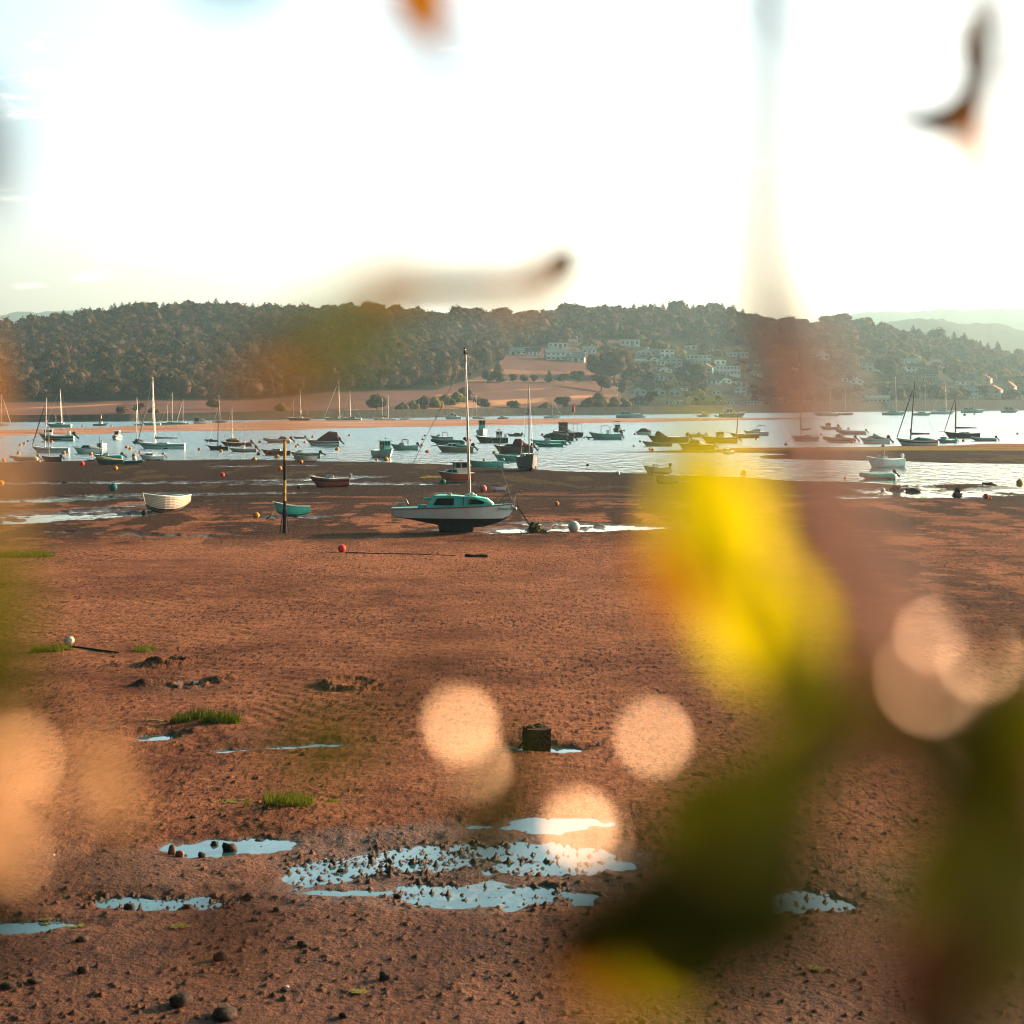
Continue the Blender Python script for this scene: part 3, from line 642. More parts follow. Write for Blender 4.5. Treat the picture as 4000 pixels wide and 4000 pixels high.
# px, base row, width px, top row, style, wall, roof, label, yaw, kind, storeys, bays
HOUSES = [
 (1994, 1387, 142, 1355, 'e', 'w', 'g', 'long low white bungalow at the left end of the hillside village', 0, 'x', 1, 6),
 (2081, 1389, 62, 1358, 'e', 'w', 's', 'small glass-fronted white house with a slate roof right of the long low bungalow', 4, 'h', 1, 4),
 (2176, 1407, 104, 1361, 'e', 'w', 'g', 'large two-storey white house at the top edge of the field', 8, 'h', 2, 5),
 (2252, 1414, 74, 1378, 'e', 'w', 'g', 'white house with pale roof at the lower right of the large two-storey one', -6, 'h', 1, 3),
 (2204, 1333, 116, 1311, 'f', 'w', 'w', 'modern white flat-roofed house, highest of the village', 0, 'h', 1, 6),
 (2179, 1361, 82, 1336, 'f', 'w', 't', 'white terrace just below the highest flat-roofed house', 0, 'h', 1, 4),
 (2253, 1372, 30, 1357, 'g', 'w', 's', 'small white gable peeping over the roofs above the field', 0, 'h', 1, 1),
 (2299, 1381, 58, 1350, 'e', 'w', 'g', 'white house half hidden left of the big round trees', 14, 'h', 1, 3),
 (2461, 1354, 82, 1324, 'f', 'w', 'g', 'white flat-roofed house alone below the wood', 0, 'h', 1, 4),
 (2524, 1387, 86, 1361, 'g', 'w', 'g', 'low wide white gabled bungalow in the upper middle of the village', 0, 'x', 1, 4),
 (2606, 1396, 60, 1363, 'f', 'w', 'w', 'tall white flat-roofed house in the upper middle of the village', 0, 'h', 2, 3),
 (2583, 1428, 34, 1399, 'h', 'w', 'g', 'small white house with a glazed porch and pale hipped roof', 0, 'h', 1, 2),
 (2634, 1428, 70, 1391, 'g', 't', 's', 'grey-green house with a steep dark gable', 0, 'h', 2, 3),
 (2730, 1424, 104, 1384, 'f', 't', 'g', 'long grey-green flat-roofed block in the middle of the village', 0, 'a', 2, 6),
 (2814, 1427, 44, 1405, 'f', 'w', 'w', 'small white flat-roofed box right of the long grey-green block', 0, 'h', 1, 2),
 (2886, 1396, 84, 1374, 'f', 'w', 'w', 'long low white house under the wood, upper right of the grey-green block', 0, 'x', 1, 5),
 (2502, 1424, 92, 1400, 'h', 't', 'g', 'grey-green bungalow with a wide pale hipped roof', 0, 'x', 1, 4),
 (2602, 1456, 56, 1432, 'g', 'w', 's', 'small white gabled house below the steep dark gable', 0, 'h', 1, 2),
 (2655, 1456, 50, 1437, 'e', 'w', 's', 'low white wing beside the small white gabled house', 0, 'x', 1, 3),
 (2762, 1456, 58, 1422, 'g', 't', 't', 'grey-green house with a terracotta roof', -18, 'h', 1, 2),
 (2844, 1467, 104, 1427, 'f', 'w', 'g', 'wide two-storey white house with a long balcony', 0, 'a', 2, 7),
 (2592, 1488, 74, 1467, 'f', 'w', 'g', 'low white house sunk among the round trees', 0, 'x', 1, 4),
 (2780, 1498, 76, 1474, 'e', 'w', 's', 'long white bungalow with a slate roof below the balcony house', 0, 'x', 1, 4),
 (2836, 1497, 44, 1472, 'g', 'w', 's', 'white gabled wing at the right end of the long slate-roofed bungalow', 0, 'x', 1, 2),
 (2897, 1508, 84, 1475, 'h', 't', 's', 'grey-green bungalow with a dark hipped roof', 0, 'x', 1, 4),
 (2895, 1543, 46, 1502, 'g', 'w', 's', 'tall white gabled house over two garage doors', 0, 'h', 2, 2),
 (2489, 1542, 76, 1509, 'g', 't', 's', 'grey-green gabled house above the boathouse', 0, 'h', 1, 3),
 (2574, 1547, 62, 1509, 'g', 't', 's', 'left one of the two wide grey-green gables above the beach huts', 0, 'h', 1, 2),
 (2636, 1549, 50, 1509, 'g', 't', 's', 'right one of the two wide grey-green gables above the beach huts', 0, 'h', 1, 2),
 (2497, 1581, 78, 1546, 'g', 'b', 's', 'dark boathouse with white doors on the sea wall', 0, 'b', 1, 3),
 (2635, 1582, 76, 1563, 'f', 'w', 'w', 'white flat-roofed chalet on the sea wall right of the boathouse', 0, 's', 1, 5),
 (2754, 1582, 100, 1565, 'f', 'r', 's', 'brown flat-roofed row of chalets on the sea wall', 0, 's', 1, 7),
 (2854, 1582, 60, 1564, 'f', 'w', 'g', 'white chalet on the sea wall above the grey motor yacht', 0, 's', 1, 4),
 (2943, 1581, 84, 1564, 'f', 'w', 's', 'long white chalet on the sea wall with a dark roof', 0, 's', 1, 6),
 (3033, 1578, 62, 1561, 'f', 'c', 's', 'pinkish chalet on the sea wall behind the tall-masted yacht on the spit', 0, 's', 1, 4),
 (3122, 1576, 84, 1559, 'f', 'c', 's', 'long pinkish chalet at the right end of the row on the sea wall', 0, 's', 1, 5),
 (2796, 1541, 38, 1525, 'f', 'w', 'w', 'small pale summerhouse under the village', 0, 's', 1, 2),
 (3170, 1474, 76, 1396, 'e', 'r', 's', 'tall dark brick house with three rows of white windows', 0, 'h', 2, 3),
 (3214, 1405, 60, 1369, 'g', 'w', 't', 'white house with a long sloping gable below the tall trees', 0, 'h', 1, 2),
 (3025, 1433, 64, 1400, 'e', 'r', 't', 'brick house with a terracotta roof right of the hillside chalets', 0, 'h', 2, 3),
 (3090, 1412, 60, 1368, 'e', 'r', 't', 'brick house with a big terracotta roof under the wood', 10, 'h', 1, 3),
 (3060, 1470, 60, 1444, 'e', 'r', 's', 'dark brick house half hidden in the middle right trees', 0, 'h', 1, 3),
 (3400, 1449, 78, 1400, 'e', 't', 's', 'big grey-green house hidden among trees right of the village', 0, 'h', 2, 3),
 (3302, 1492, 26, 1476, 'f', 'w', 'w', 'small white square summerhouse among hedges', 0, 'h', 1, 1),
 (3345, 1501, 60, 1473, 'g', 'w', 's', 'white gabled chalet beside the small square summerhouse', 0, 'h', 1, 2),
 (3430, 1572, 104, 1544, 'e', 't', 'g', 'long low barn with a grey-green roof on the shore', 0, 'b', 1, 6),
 (3565, 1431, 72, 1398, 'e', 'w', 'g', 'white house with a pale roof, highest of the right-hand hamlet', -10, 'h', 2, 3),
 (3580, 1462, 80, 1418, 'e', 'w', 's', 'white house with a dark slate roof below the highest one of the hamlet', 0, 'h', 2, 4),
 (3628, 1492, 80, 1441, 'e', 'b', 's', 'dark boarded house with a white balcony in the right-hand hamlet', 0, 'h', 2, 5),
 (3771, 1506, 84, 1471, 'e', 'w', 's', 'white cottage with a dark roof above the reed-grey hedge', 0, 'h', 1, 4),
 (3850, 1496, 62, 1462, 'g', 'c', 't', 'cream house with brown gable catching the sun', -25, 'h', 1, 2),
 (3803, 1559, 40, 1502, 'g', 't', 'g', 'tall narrow grey-green gable by the quay', 0, 'h', 2, 2),
 (3888, 1558, 68, 1505, 'g', 'c', 't', 'cottage with a faded red roof behind the quay wall', -30, 'h', 2, 2),
 (3948, 1537, 54, 1489, 'g', 'c', 't', 'sunlit cream cottage gable near the right edge', -30, 'h', 1, 2),
 (3984, 1559, 60, 1524, 'e', 'c', 's', 'low stone cottage cut by the right edge of the view', 0, 'h', 1, 3)]
HOUSES += [
 (2440, 1407, 40, 1388, 'e', 'w', 's', 'tiny white house left of the wide pale hipped roof', 0, 'h', 1, 2), (2556, 1410, 38, 1392, 'g', 'w', 's', 'tiny white gable under the low wide gabled bungalow', 0, 'h', 1, 1),
 (2690, 1466, 40, 1446, 'e', 'w', 'g', 'small white house between the small gable and the terracotta roof', 0, 'h', 1, 2), (2700, 1366, 44, 1348, 'f', 'w', 'w', 'small white box house up under the wood', 0, 'h', 1, 2),
 (2950, 1430, 44, 1410, 'e', 'w', 's', 'small white house right of the long balcony', 0, 'h', 1, 2), (2540, 1462, 40, 1444, 'g', 'w', 's', 'tiny white gable left of the sunk low house', 0, 'h', 1, 1),
 (2955, 1470, 50, 1450, 'e', 'w', 'g', 'small white house above the dark hipped bungalow', 0, 'h', 1, 3), (2665, 1526, 46, 1508, 'e', 'w', 's', 'low white house behind the twin grey-green gables', 0, 'h', 1, 2), (2420, 1440, 36, 1422, 'g', 'w', 's', 'tiny white gable at the edge of the big rusty tree', 0, 'h', 1, 1),
 (3120, 1450, 46, 1428, 'e', 'w', 's', 'white-walled house between the two brick ones', 0, 'h', 1, 3), (3060, 1505, 50, 1484, 'e', 'w', 's', 'white house low in the middle right trees', 0, 'h', 1, 3), (3480, 1440, 40, 1420, 'g', 'w', 's', 'small white gable left of the hamlet top', 0, 'h', 1, 1), (3700, 1450, 44, 1430, 'e', 'w', 'g', 'small white house between the hamlet and the cottages', 0, 'h', 1, 2)]
for (px, pb, wp, pt, st, wl, rf, lb, yw, kd, sy, by) in HOUSES: house(px, pb, wp, pt, st, wl, rf, lb, yw, kd, sy, True, by)

# ------------------------------------------------------------------ trees that stand out
for (px, py, h, kd, v, wd, lb) in [
 (1472, 1606, 66, 'broad', 0, 1.5, 'big dark spreading tree on the field edge left of the hedgerow'), (1570, 1602, 34, 'bush', 0, 1, 'lowest left bush of the sunlit hedgerow'),
 (1610, 1600, 40, 'bush', 0, 1, 'second bush of the sunlit hedgerow'), (1655, 1597, 46, 'bush', 1, 1, 'third bush of the sunlit hedgerow'), (1700, 1590, 44, 'bush', 0, 1, 'fourth bush of the sunlit hedgerow'),
 (1745, 1580, 44, 'bush', 0, 1, 'fifth bush of the sunlit hedgerow'), (1790, 1570, 44, 'bush', 0, 1, 'sixth bush of the sunlit hedgerow'), (1825, 1562, 46, 'bush', 1, 1, 'topmost bush of the sunlit hedgerow beside the mast'),
 (1880, 1600, 48, 'broad', 0, 1.4, 'dark rounded tree right of the tall mast'), (2012, 1598, 30, 'bush', 1, 1.3, 'low brown bush on the orange field'), (2130, 1596, 26, 'bush', 0, 1.3, 'low pale bush on the field left of the red flag'),
 (2200, 1596, 46, 'broad', 1, 1.5, 'brown round tree above the red flag'), (1945, 1494, 88, 'con', 0, 1.3, 'tall conifer at the foot of the upper field'), (1905, 1494, 50, 'broad', 0, 1.2, 'dark tree left of the tall field conifer'),
 (2003, 1493, 32, 'broad', 1, 1.2, 'small round tree first in the field hedge'), (2045, 1494, 30, 'broad', 0, 1.3, 'small round tree second in the field hedge'), (2085, 1494, 30, 'broad', 1, 1.2, 'small round tree third in the field hedge'),
 (2145, 1495, 52, 'con', 1, 1.4, 'broad conifer in the middle of the field hedge'), (2200, 1496, 38, 'broad', 0, 1.4, 'round tree fifth in the field hedge'), (2255, 1497, 48, 'broad', 1, 1.3, 'large brown tree sixth in the field hedge'),
 (2340, 1590, 62, 'bush', 0, 1, 'tall yellow-green bush on the shore left of the boathouse'), (2300, 1592, 36, 'bush', 1, 1.1, 'dark bush on the shore beside the yellow-green one'), (2400, 1588, 40, 'bush', 0, 1.2, 'low yellow-green bush next to the boathouse'),
 (2440, 1588, 36, 'bush', 0, 1.1, 'rust-coloured bush touching the boathouse'), (832, 1600, 44, 'broad', 0, 1.4, 'grey-green tree at the foot of the left wood'), (480, 1616, 28, 'bush', 1, 1.4, 'low dark bush on the left field edge'),
 (545, 1614, 40, 'broad', 0, 1.2, 'dark tree on the left field behind the yacht mast'), (600, 1613, 24, 'bush', 0, 1.2, 'small bush right of the dark field tree'), (1100, 1606, 34, 'bush', 0, 1.2, 'yellowish bush on the field behind the leaning mast'),
 (2400, 1500, 140, 'broad', 0, 1.1, 'huge rusty-brown round tree between field and village'), (2330, 1480, 96, 'broad', 0, 1.1, 'dark tree on the left of the huge rusty one'), (2455, 1500, 90, 'broad', 1, 1.1, 'brown tree on the right of the huge rusty one'),
 (2350, 1530, 70, 'broad', 0, 1.2, 'dark spreading tree over the village lane'), (2520, 1470, 52, 'broad', 1, 1.3, 'rusty round tree left of the small gabled house'), (2530, 1506, 56, 'broad', 1, 1.4, 'broad reddish tree over the grey-green gables'),
 (2715, 1510, 100, 'broad', 0, 1.0, 'tall brown tree in the very middle of the village'), (2655, 1500, 60, 'broad', 1, 1.1, 'reddish tree left of the tall brown village tree'), (2545, 1582, 56, 'broad', 0, 1.0, 'rusty tree between boathouse and chalet'),
 (2960, 1560, 66, 'broad', 0, 1.2, 'dark tree right of the tall gabled house'), (3060, 1540, 60, 'broad', 0, 1.3, 'dark tree above the pinkish chalets'), (3110, 1530, 50, 'broad', 1, 1.2, 'reddish tree above the pinkish chalets'),
 (3225, 1500, 90, 'broad', 1, 1.1, 'tall tree right of the tall brick house'), (3290, 1470, 86, 'broad', 0, 1.3, 'great dark round tree left of the big hidden house'), (3290, 1560, 40, 'bush', 1, 1.3, 'low bush left of the long shore barn'),
 (3470, 1490, 96, 'broad', 1, 1.2, 'great brown round tree between hidden house and hamlet'), (3340, 1540, 34, 'bush', 1, 1.5, 'wide clipped bush below the white gabled chalet'), (3510, 1560, 52, 'bush', 1, 1.2, 'brown bush right of the long shore barn'),
 (3720, 1500, 74, 'broad', 1, 1.0, 'pale brown tree between the two parts of the hamlet'), (3560, 1552, 50, 'bush', 1, 1.4, 'brown scrub under the hamlet hedge'), (3660, 1556, 54, 'bush', 1, 1.4, 'brown scrub left of the quay hedge'),
 (3720, 1556, 44, 'bush', 0, 1.4, 'yellowish scrub on the quay hedge'), (3845, 1560, 56, 'broad', 1, .9, 'dark reddish tree between the quay cottages'), (3945, 1562, 40, 'bush', 1, 1.3, 'dark scrub in front of the cream cottage'), (3920, 1480, 50, 'bush', 0, 1.2, 'sunlit yellow-green bush near the right edge')]:
    tree(px, py, h, kd, lb, 'trees and bushes on the far shore', v, wd)
# village greenery: trees in the gaps between the houses
g = random.Random(3); n = 0
for _ in range(9000):
    px = g.uniform(2290, 4010); top = float(terp(px, WOODF)) + 4; bot = float(terp(px, WALLT)) - 6
    py = g.uniform(top, bot); h = g.uniform(20, 42) * (1.15 if px > 2950 else 1)
    p = hill_at(px, py); half = h * .48; bad = False
    for (a0, a1, t0, b0, D) in HB_:
        if p.y < D + 4 and px + half * 1.0 > a0 and px - half * 1.0 < a1 and py - h < b0 - 3 and py > t0: bad = True; break
    if bad or (px < 2420 and py > 1440): continue
    kd = g.choices(('broad', 'bush', 'con'), (6, 3, .5))[0]
    tree(px, py, h, kd, 'brown-green %s filling a gap between the houses of the hillside village' % ('tree' if kd != 'bush' else 'bush'), 'garden trees of the hillside village', None, g.uniform(1.1, 1.5), p)
    n += 1
    if n >= 215: break
# conifers and round crowns breaking the skyline
for i, px in enumerate(list(np.linspace(215, 640, 17)) + list(np.linspace(680, 1060, 12)) + [1290, 1335, 1400, 1450, 1560] + list(np.linspace(2450, 2900, 17)) + list(np.linspace(3560, 3890, 11))):
    px = float(px) + g.uniform(-9, 9); D = float(d0(px)) + 575 + g.uniform(-15, 12); z = float(tz(px, D))
    kd = 'con' if (px < 1340 or px > 2430) and g.random() < .8 else 'broad'
    if kd == 'broad' and 1200 < px: kd = 'broad'
    tree(px, 0, g.uniform(58, 84) * (1.05 if px > 3500 else 1), kd, 'dark %s standing up from the wooded skyline' % ('conifer' if kd == 'con' else 'round-crowned tree'), 'trees breaking the skyline', None, 1.15 if kd == 'con' else 1.0, Vector(((px - CX) * D / F, D, z)))
for (px, h) in ((1640, 60), (1800, 78), (1865, 76), (1962, 78), (2035, 62), (2080, 66), (2215, 70), (2260, 66), (2330, 60), (2380, 62), (3010, 58), (3070, 66), (3130, 58), (3230, 70), (3290, 74), (3370, 68), (3450, 58), (3985, 66), (3925, 50)):
    D = float(d0(px)) + 580; z = float(tz(px, D))
    tree(px, 0, h, 'broad', 'broad round crown standing up from the skyline over the village side', 'trees breaking the skyline', None, 1.15, Vector(((px - CX) * D / F, D, z)))

for pr_ in [q for v_ in PROTO.values() for q in v_ if q.name not in USED]:
    for ch_ in list(pr_.children): bpy.data.objects.remove(ch_)
    bpy.data.objects.remove(pr_)
# ------------------------------------------------------------------ the woods, one mass of crowns nobody could count
def make_wood():
    g = np.random.default_rng(21); Vs, Fs, o = [], [], 0
    Dv = np.arange(560, 1800, 6.6)
    for D in Dv:
        for x in np.arange(-.36 * D, .36 * D, 7.0):
            xx = x + g.uniform(-3, 3); dd = D + g.uniform(-3, 3); px = CX + xx / dd * F
            if px < -260 or px > 4260: continue
            b = float(d0(px)); 
            if dd < b + 20 or dd > b + 612: continue
            z = float(tz(px, dd)); py = HZ + (H - z) * F / dd
            if py > float(terp(px, WOODF)) - 1 + g.uniform(-3, 3): continue
            edge = dd > b + 540
            if g.random() < .08: continue
            r = g.uniform(2.5, 5.4) * (1.15 if px > 1500 else 1.0); hh = r * g.uniform(1.3, 2.3)
            if edge: hh *= g.uniform(.8, 1.15)
            cs = [np.array([xx, dd, z + hh * .62])]; rs = [(r * .8, r * .8, hh * .45)]
            for q in range(3):
                a = g.random() * 6.28; cs.append(np.array([xx + r * .5 * math.cos(a), dd + r * .5 * math.sin(a), z + hh * g.uniform(.5, .85)])); kk = r * g.uniform(.38, .55); rs.append((kk, kk, kk * .8))
            V, Fc = lobes(cs, rs, g, 24, 1.5, .75); Vs.append(V); Fs.append(Fc + o); o += len(V)
    V = np.concatenate(Vs); Fc = np.concatenate(Fs)
    ob = np_mesh('woodland', V, Fc, LF_A, False); tag(ob, 'dense brown-green wood covering the far hills', 'woodland', kind='stuff')
make_wood()
# ------------------------------------------------------------------ boats
ROCK = [0.0]
def sect(u, L, B, Fb, dr, tw, rake, full):
    """half section of the hull at u (0 transom, 1 stem): list of (x, y, z) keel to gunwale"""
    hb = B / 2 * ((tw + (1 - tw) * math.sin(min(u / .45, 1) * math.pi / 2)) if u < .45 else max(0.0, 1 - ((u - .45) / .55) ** full))
    sheer = Fb * (1 + .38 * max(0, (u - .35) / .65) ** 1.8 + .06 * max(0, (.3 - u) / .3))
    kl = -dr * (1 if u < .6 else 1 - .55 * ((u - .6) / .4) ** 2) * (.55 + .45 * min(u / .3, 1))
    kl += ROCK[0] * Fb * abs(2 * u - 1.05) ** 2.6
    pts = []
    for (fy, fz) in ((0, 0), (.45, .06), (.78, .22), (.90, .42), (.955, .62), (.985, .82), (1.0, 1.0)):
        z = kl + (sheer - kl) * fz; v = max(0, (u - .62) / .38); fy2 = fy * (1 - v * .45 * (1 - fz))
        pts.append((L * (u - .5) - rake * L * (v ** 1.5) * (1 - fz) * 1.0, hb * fy2 + (.012 if fy else 0), z))
    return pts, sheer, hb
def hull(root, L, B, Fb, dr, top, bot, stripe=None, tw=.8, rake=.14, full=2.0, open_=False, inside=None, deckm=None, wl=0.02, gun=None, clinker=False):
    n = 15; us = [0, .06, .14, .24, .34, .44, .54, .63, .71, .78, .84, .89, .935, .972, 1.0]
    S = [sect(u, L, B, Fb, dr, tw, rake, full) for u in us]; mb = MB(); rings = []
    for pts, sh, hb in S: rings.append([(x, -y, z) for x, y, z in pts[::-1]] + pts[1:])
    nn = len(rings[0]); vs = [q for r in rings for q in r]; fs, ms = [], []
    for i in range(n - 1):
        for k_ in range(nn - 1):
            f = (i * nn + k_, i * nn + k_ + 1, (i + 1) * nn + k_ + 1, (i + 1) * nn + k_)
            zc = sum(vs[j][2] for j in f) / 4; fz = min(k_, nn - 2 - k_)
            mi = 1 if (zc < wl * Fb if not ROCK[0] else fz >= 4) else (2 if stripe and fz == 1 else 0)
            fs.append(f); ms.append(mi)
    fs.append(tuple(range(nn))); ms.append(0)
    mb.v = vs; mb.f = fs; mb.m = ms
    h_ = mb.build('hull', [top, bot, stripe or top], root, smooth=False)
    mod = None
    d = MB(); g_ = .0
    if open_:
        th = .05; rl = []
        for pts, sh, hb in S[:-3]:
            x = pts[-1][0]; b = max(hb - th, .01); fl = max(.16 * sh, pts[0][2] + .12)
            rl.append([(x, -b, sh + .004), (x, -b * .6, fl), (x, b * .6, fl), (x, b, sh + .004)])
        d.loft(rl, False, caps=False); e = S[0]; x0 = e[0][-1][0]; b = e[2] - th
        d.build('interior', inside or top, root)
        ts = MB()
        for u in (.22, .5, .74):
            s_ = sect(u, L, B, Fb, dr, tw, rake, full); ts.box(s_[0][-1][0] - .13, s_[0][-1][0] + .13, -s_[2] + .04, s_[2] - .04, s_[1] - .19, s_[1] - .14)
        ts.build('thwart', inside or top, root)
    else:
        rl = []
        for pts, sh, hb in S: x = pts[-1][0]; rl.append([(x, -hb, sh + .003), (x, 0, sh + .05 * B), (x, hb, sh + .003)])
        d.loft(rl, False, caps=False); d.build('deck', deckm or WHITE, root)
    r = MB(); pl = [(S[i][0][-1][0] + (.02 if i == n - 1 else 0), S[i][2] + .015, S[i][1]) for i in range(n)]
    r.tube(pl, .032, 5); r.tube([(x, -y, z) for x, y, z in pl], .032, 5); x0 = pl[0][0]; r.tube([(x0, -pl[0][1], pl[0][2]), (x0, pl[0][1], pl[0][2])], .032, 5)
    r.build('gunwale', gun or (stripe or top), root)
    if clinker:
        cl_ = MB()
        for fz in (1, 2, 3, 4, 5):
            for sg in (-1, 1):
                cl_.tube([(pts[fz][0], sg * (pts[fz][1] + .006), pts[fz][2]) for pts, sh, hb in S], .014, 4); cl_.tube([((pts[fz][0] + pts[fz + 1][0]) / 2, sg * ((pts[fz][1] + pts[fz + 1][1]) / 2 + .008), (pts[fz][2] + pts[fz + 1][2]) / 2) for pts, sh, hb in S], .014, 4)
        cl_.build('plank_edges', mat('old_brown_seams', (.25, .17, .13), .8), root)
    return S
def outboard(root, x, z, c, s=1.0, tilt=.5, y=0.0):
    mb = MB(); o_ = MB()
    rings = []
    for (dz, a, b) in ((0, .16, .13), (.12, .21, .17), (.36, .22, .17), (.46, .17, .12), (.5, .06, .05)):
        rings.append([(a * math.cos(k_ * math.pi / 4) * 1.25, b * math.sin(k_ * math.pi / 4), dz) for k_ in range(8)])
    mb.loft(rings); mb.box(-.09, .09, -.05, .05, -.65, 0.0)
    mb.box(-.26, .14, -.03, .03, -.46, -.42)
    mb.tube([(-.26, 0, -.72), (-.05, 0, -.70), (.16, 0, -.72)], [.05, .075, .03], 7); mb.box(-.05, .06, -.015, .015, -.95, -.72)
    for k_ in range(3): a = k_ * 2.094; mb.add([(-.29, 0, -.72), (-.31, .15 * math.cos(a), -.72 + .15 * math.sin(a)), (-.27, .15 * math.cos(a + .7), -.72 + .15 * math.sin(a + .7))], [(0, 1, 2)])
    mb.box(.05, .2, -.14, .14, -.22, .0)
    ob = mb.build('outboard_motor', [c], root); ob.location = (x - .12 * s, y, z + .12 * s); ob.scale = (s, s, s); ob.rotation_euler = (0, -tilt * -1.0, 0); return ob
def deckz(S, u): return float(np.interp(u, [0, .06, .14, .24, .34, .44, .54, .63, .71, .78, .84, .89, .935, .972, 1.0], [s[1] for s in S]))
def beamz(S, u): return float(np.interp(u, [0, .06, .14, .24, .34, .44, .54, .63, .71, .78, .84, .89, .935, .972, 1.0], [s[2] for s in S]))
def cabin(root, S, L, u0, u1, h, c, rf=.35, rb=.05, nwin=2, wf=.72, name='cabin', glass=GLASS, roofm=None, h1=None, front=True):
    x0, x1 = L * (u0 - .5), L * (u1 - .5); z0 = min(deckz(S, u0), deckz(S, (u0 + u1) / 2)) - .02; b0, b1 = beamz(S, u0) * wf, beamz(S, u1) * wf; b0 = max(b0, .25); b1 = max(b1, .12)
    h1 = h if h1 is None else h1; X0, X1 = x0 + rb * h, x1 - rf * (x1 - x0)
    mb = MB()
    mb.add([(x0, -b0, z0), (x1, -b1, z0), (x1, b1, z0), (x0, b0, z0), (X0, -b0 * .86, z0 + h), (X1, -b1 * .9 - (b0 - b1) * .25, z0 + h1), (X1, b1 * .9 + (b0 - b1) * .25, z0 + h1), (X0, b0 * .86, z0 + h)],
           [(4, 5, 6, 7), (0, 1, 5, 4), (1, 2, 6, 5), (2, 3, 7, 6), (3, 0, 4, 7)])
    co = mb.build(name, c, root)
    A, B_, Cc, Dd = [Vector(mb.v[i]) for i in (0, 1, 5, 4)]
    def quad(P, a0, a1, c0, c1, off):
        f = lambda a, b: (P[0] * (1 - a) + P[1] * a) * (1 - b) + (P[3] * (1 - a) + P[2] * a) * b + off
        return [f(a0, c0), f(a1, c0), f(a1 - .02, c1), f(a0 + .02, c1)]
    for i in range(nwin):
        a0 = .08 + i * .86 / nwin; a1 = a0 + .86 / nwin - .08
        for sg in (-1, 1):
            w_ = MB(); P = [Vector((p.x, p.y * -sg, p.z)) for p in (A, B_, Cc, Dd)]
            w_.add(quad(P, a0, a1, .38, .86, Vector((0, .012 * sg, .004))), [(0, 1, 2, 3)]); w_.build('window', glass, co)
    if front:
        w_ = MB(); P = [Vector(mb.v[i]) for i in (1, 2, 6, 5)]; w_.add(quad(P, .1, .9, .3, .88, Vector((.012, 0, .012))), [(0, 1, 2, 3)]); w_.build('window', glass, co)
    if roofm:
        r_ = MB(); r_.box(X0 - .12, X1 + .14, -b0 * .95, b0 * .95, z0 + max(h, h1) + .004, z0 + max(h, h1) + .06); r_.build('roof', roofm, co)
    return z0 + h
def wheelhouse(root, S, L, u0, u1, h, c, roofm=None, wf=.62):
    x0, x1 = L * (u0 - .5), L * (u1 - .5); z0 = deckz(S, (u0 + u1) / 2) - .05; b = max(beamz(S, u1) * wf, .35)
    mb = MB(); mb.box(x0, x1, -b, b, z0, z0 + h * .52); co = mb.build('wheelhouse', c, root)
    p_ = MB()
    for x in (x0 + .03, (x0 + x1) / 2, x1 - .03):
        for y in (-b + .03, b - .03): p_.box(x - .035, x + .035, y - .035, y + .035, z0 + h * .522, z0 + h * .93)
    p_.box(x1 - .05, x1 - .02, -.03, .03, z0 + h * .522, z0 + h * .93); p_.build('pillars', c, co)
    g_ = MB(); g_.box(x0 + .07, x1 - .07, -b + .045, -b + .055, z0 + h * .53, z0 + h * .92); g_.box(x0 + .07, x1 - .07, b - .055, b - .045, z0 + h * .53, z0 + h * .92); g_.box(x1 - .05, x1 - .04, -b + .07, b - .07, z0 + h * .53, z0 + h * .92); g_.build('window', GLASS, co)
    r_ = MB(); r_.box(x0 - .15, x1 + .2, -b - .1, b + .1, z0 + h * .935, z0 + h); r_.build('roof', roofm or c, co)
    return z0 + h, (x0 + x1) / 2
def cover(root, S, L, pts, c, wf=.97, name='cover'):
    """fabric cover; pts: (u, height) along the boat"""
    rings = []
    for (u, h) in pts:
        b = beamz(S, min(u, .97)) * wf; z = deckz(S, u) - .02; x = L * (u - .5)
        rings.append([(x, -b, z - .05), (x, -b * .93, z + h * .45), (x, -b * .45, z + h * .9), (x, 0, z + h), (x, b * .45, z + h * .9), (x, b * .93, z + h * .45), (x, b, z - .05)])
    mb = MB(); mb.loft(rings, False, caps=True); return mb.build(name, c, root)
def screen(root, S, L, u, h=.45, ln=.16, c=CLEAR):
    x1 = L * (u - .5); x0 = x1 - L * ln; z = deckz(S, u) + .02; b = beamz(S, u) * .8; mb = MB(); xm = x1 - .35 * h
    top = [(x0, -b * 1.02, z + h), (xm - .1, -b * .8, z + h), (xm, 0, z + h), (xm - .1, b * .8, z + h), (x0, b * 1.02, z + h)]
    bot = [(x0, -b * 1.1, z), (x1 - .15, -b * .9, z), (x1 + .2, 0, z), (x1 - .15, b * .9, z), (x0, b * 1.1, z)]
    mb.loft([bot, top], False, caps=False); so_ = mb.build('windscreen', c, root)
    f = MB(); f.tube(top, .022, 5)
    for a, b_ in zip(bot, top): f.tube([a, b_], .018, 4)
    f.build('frame', DALU, so_)
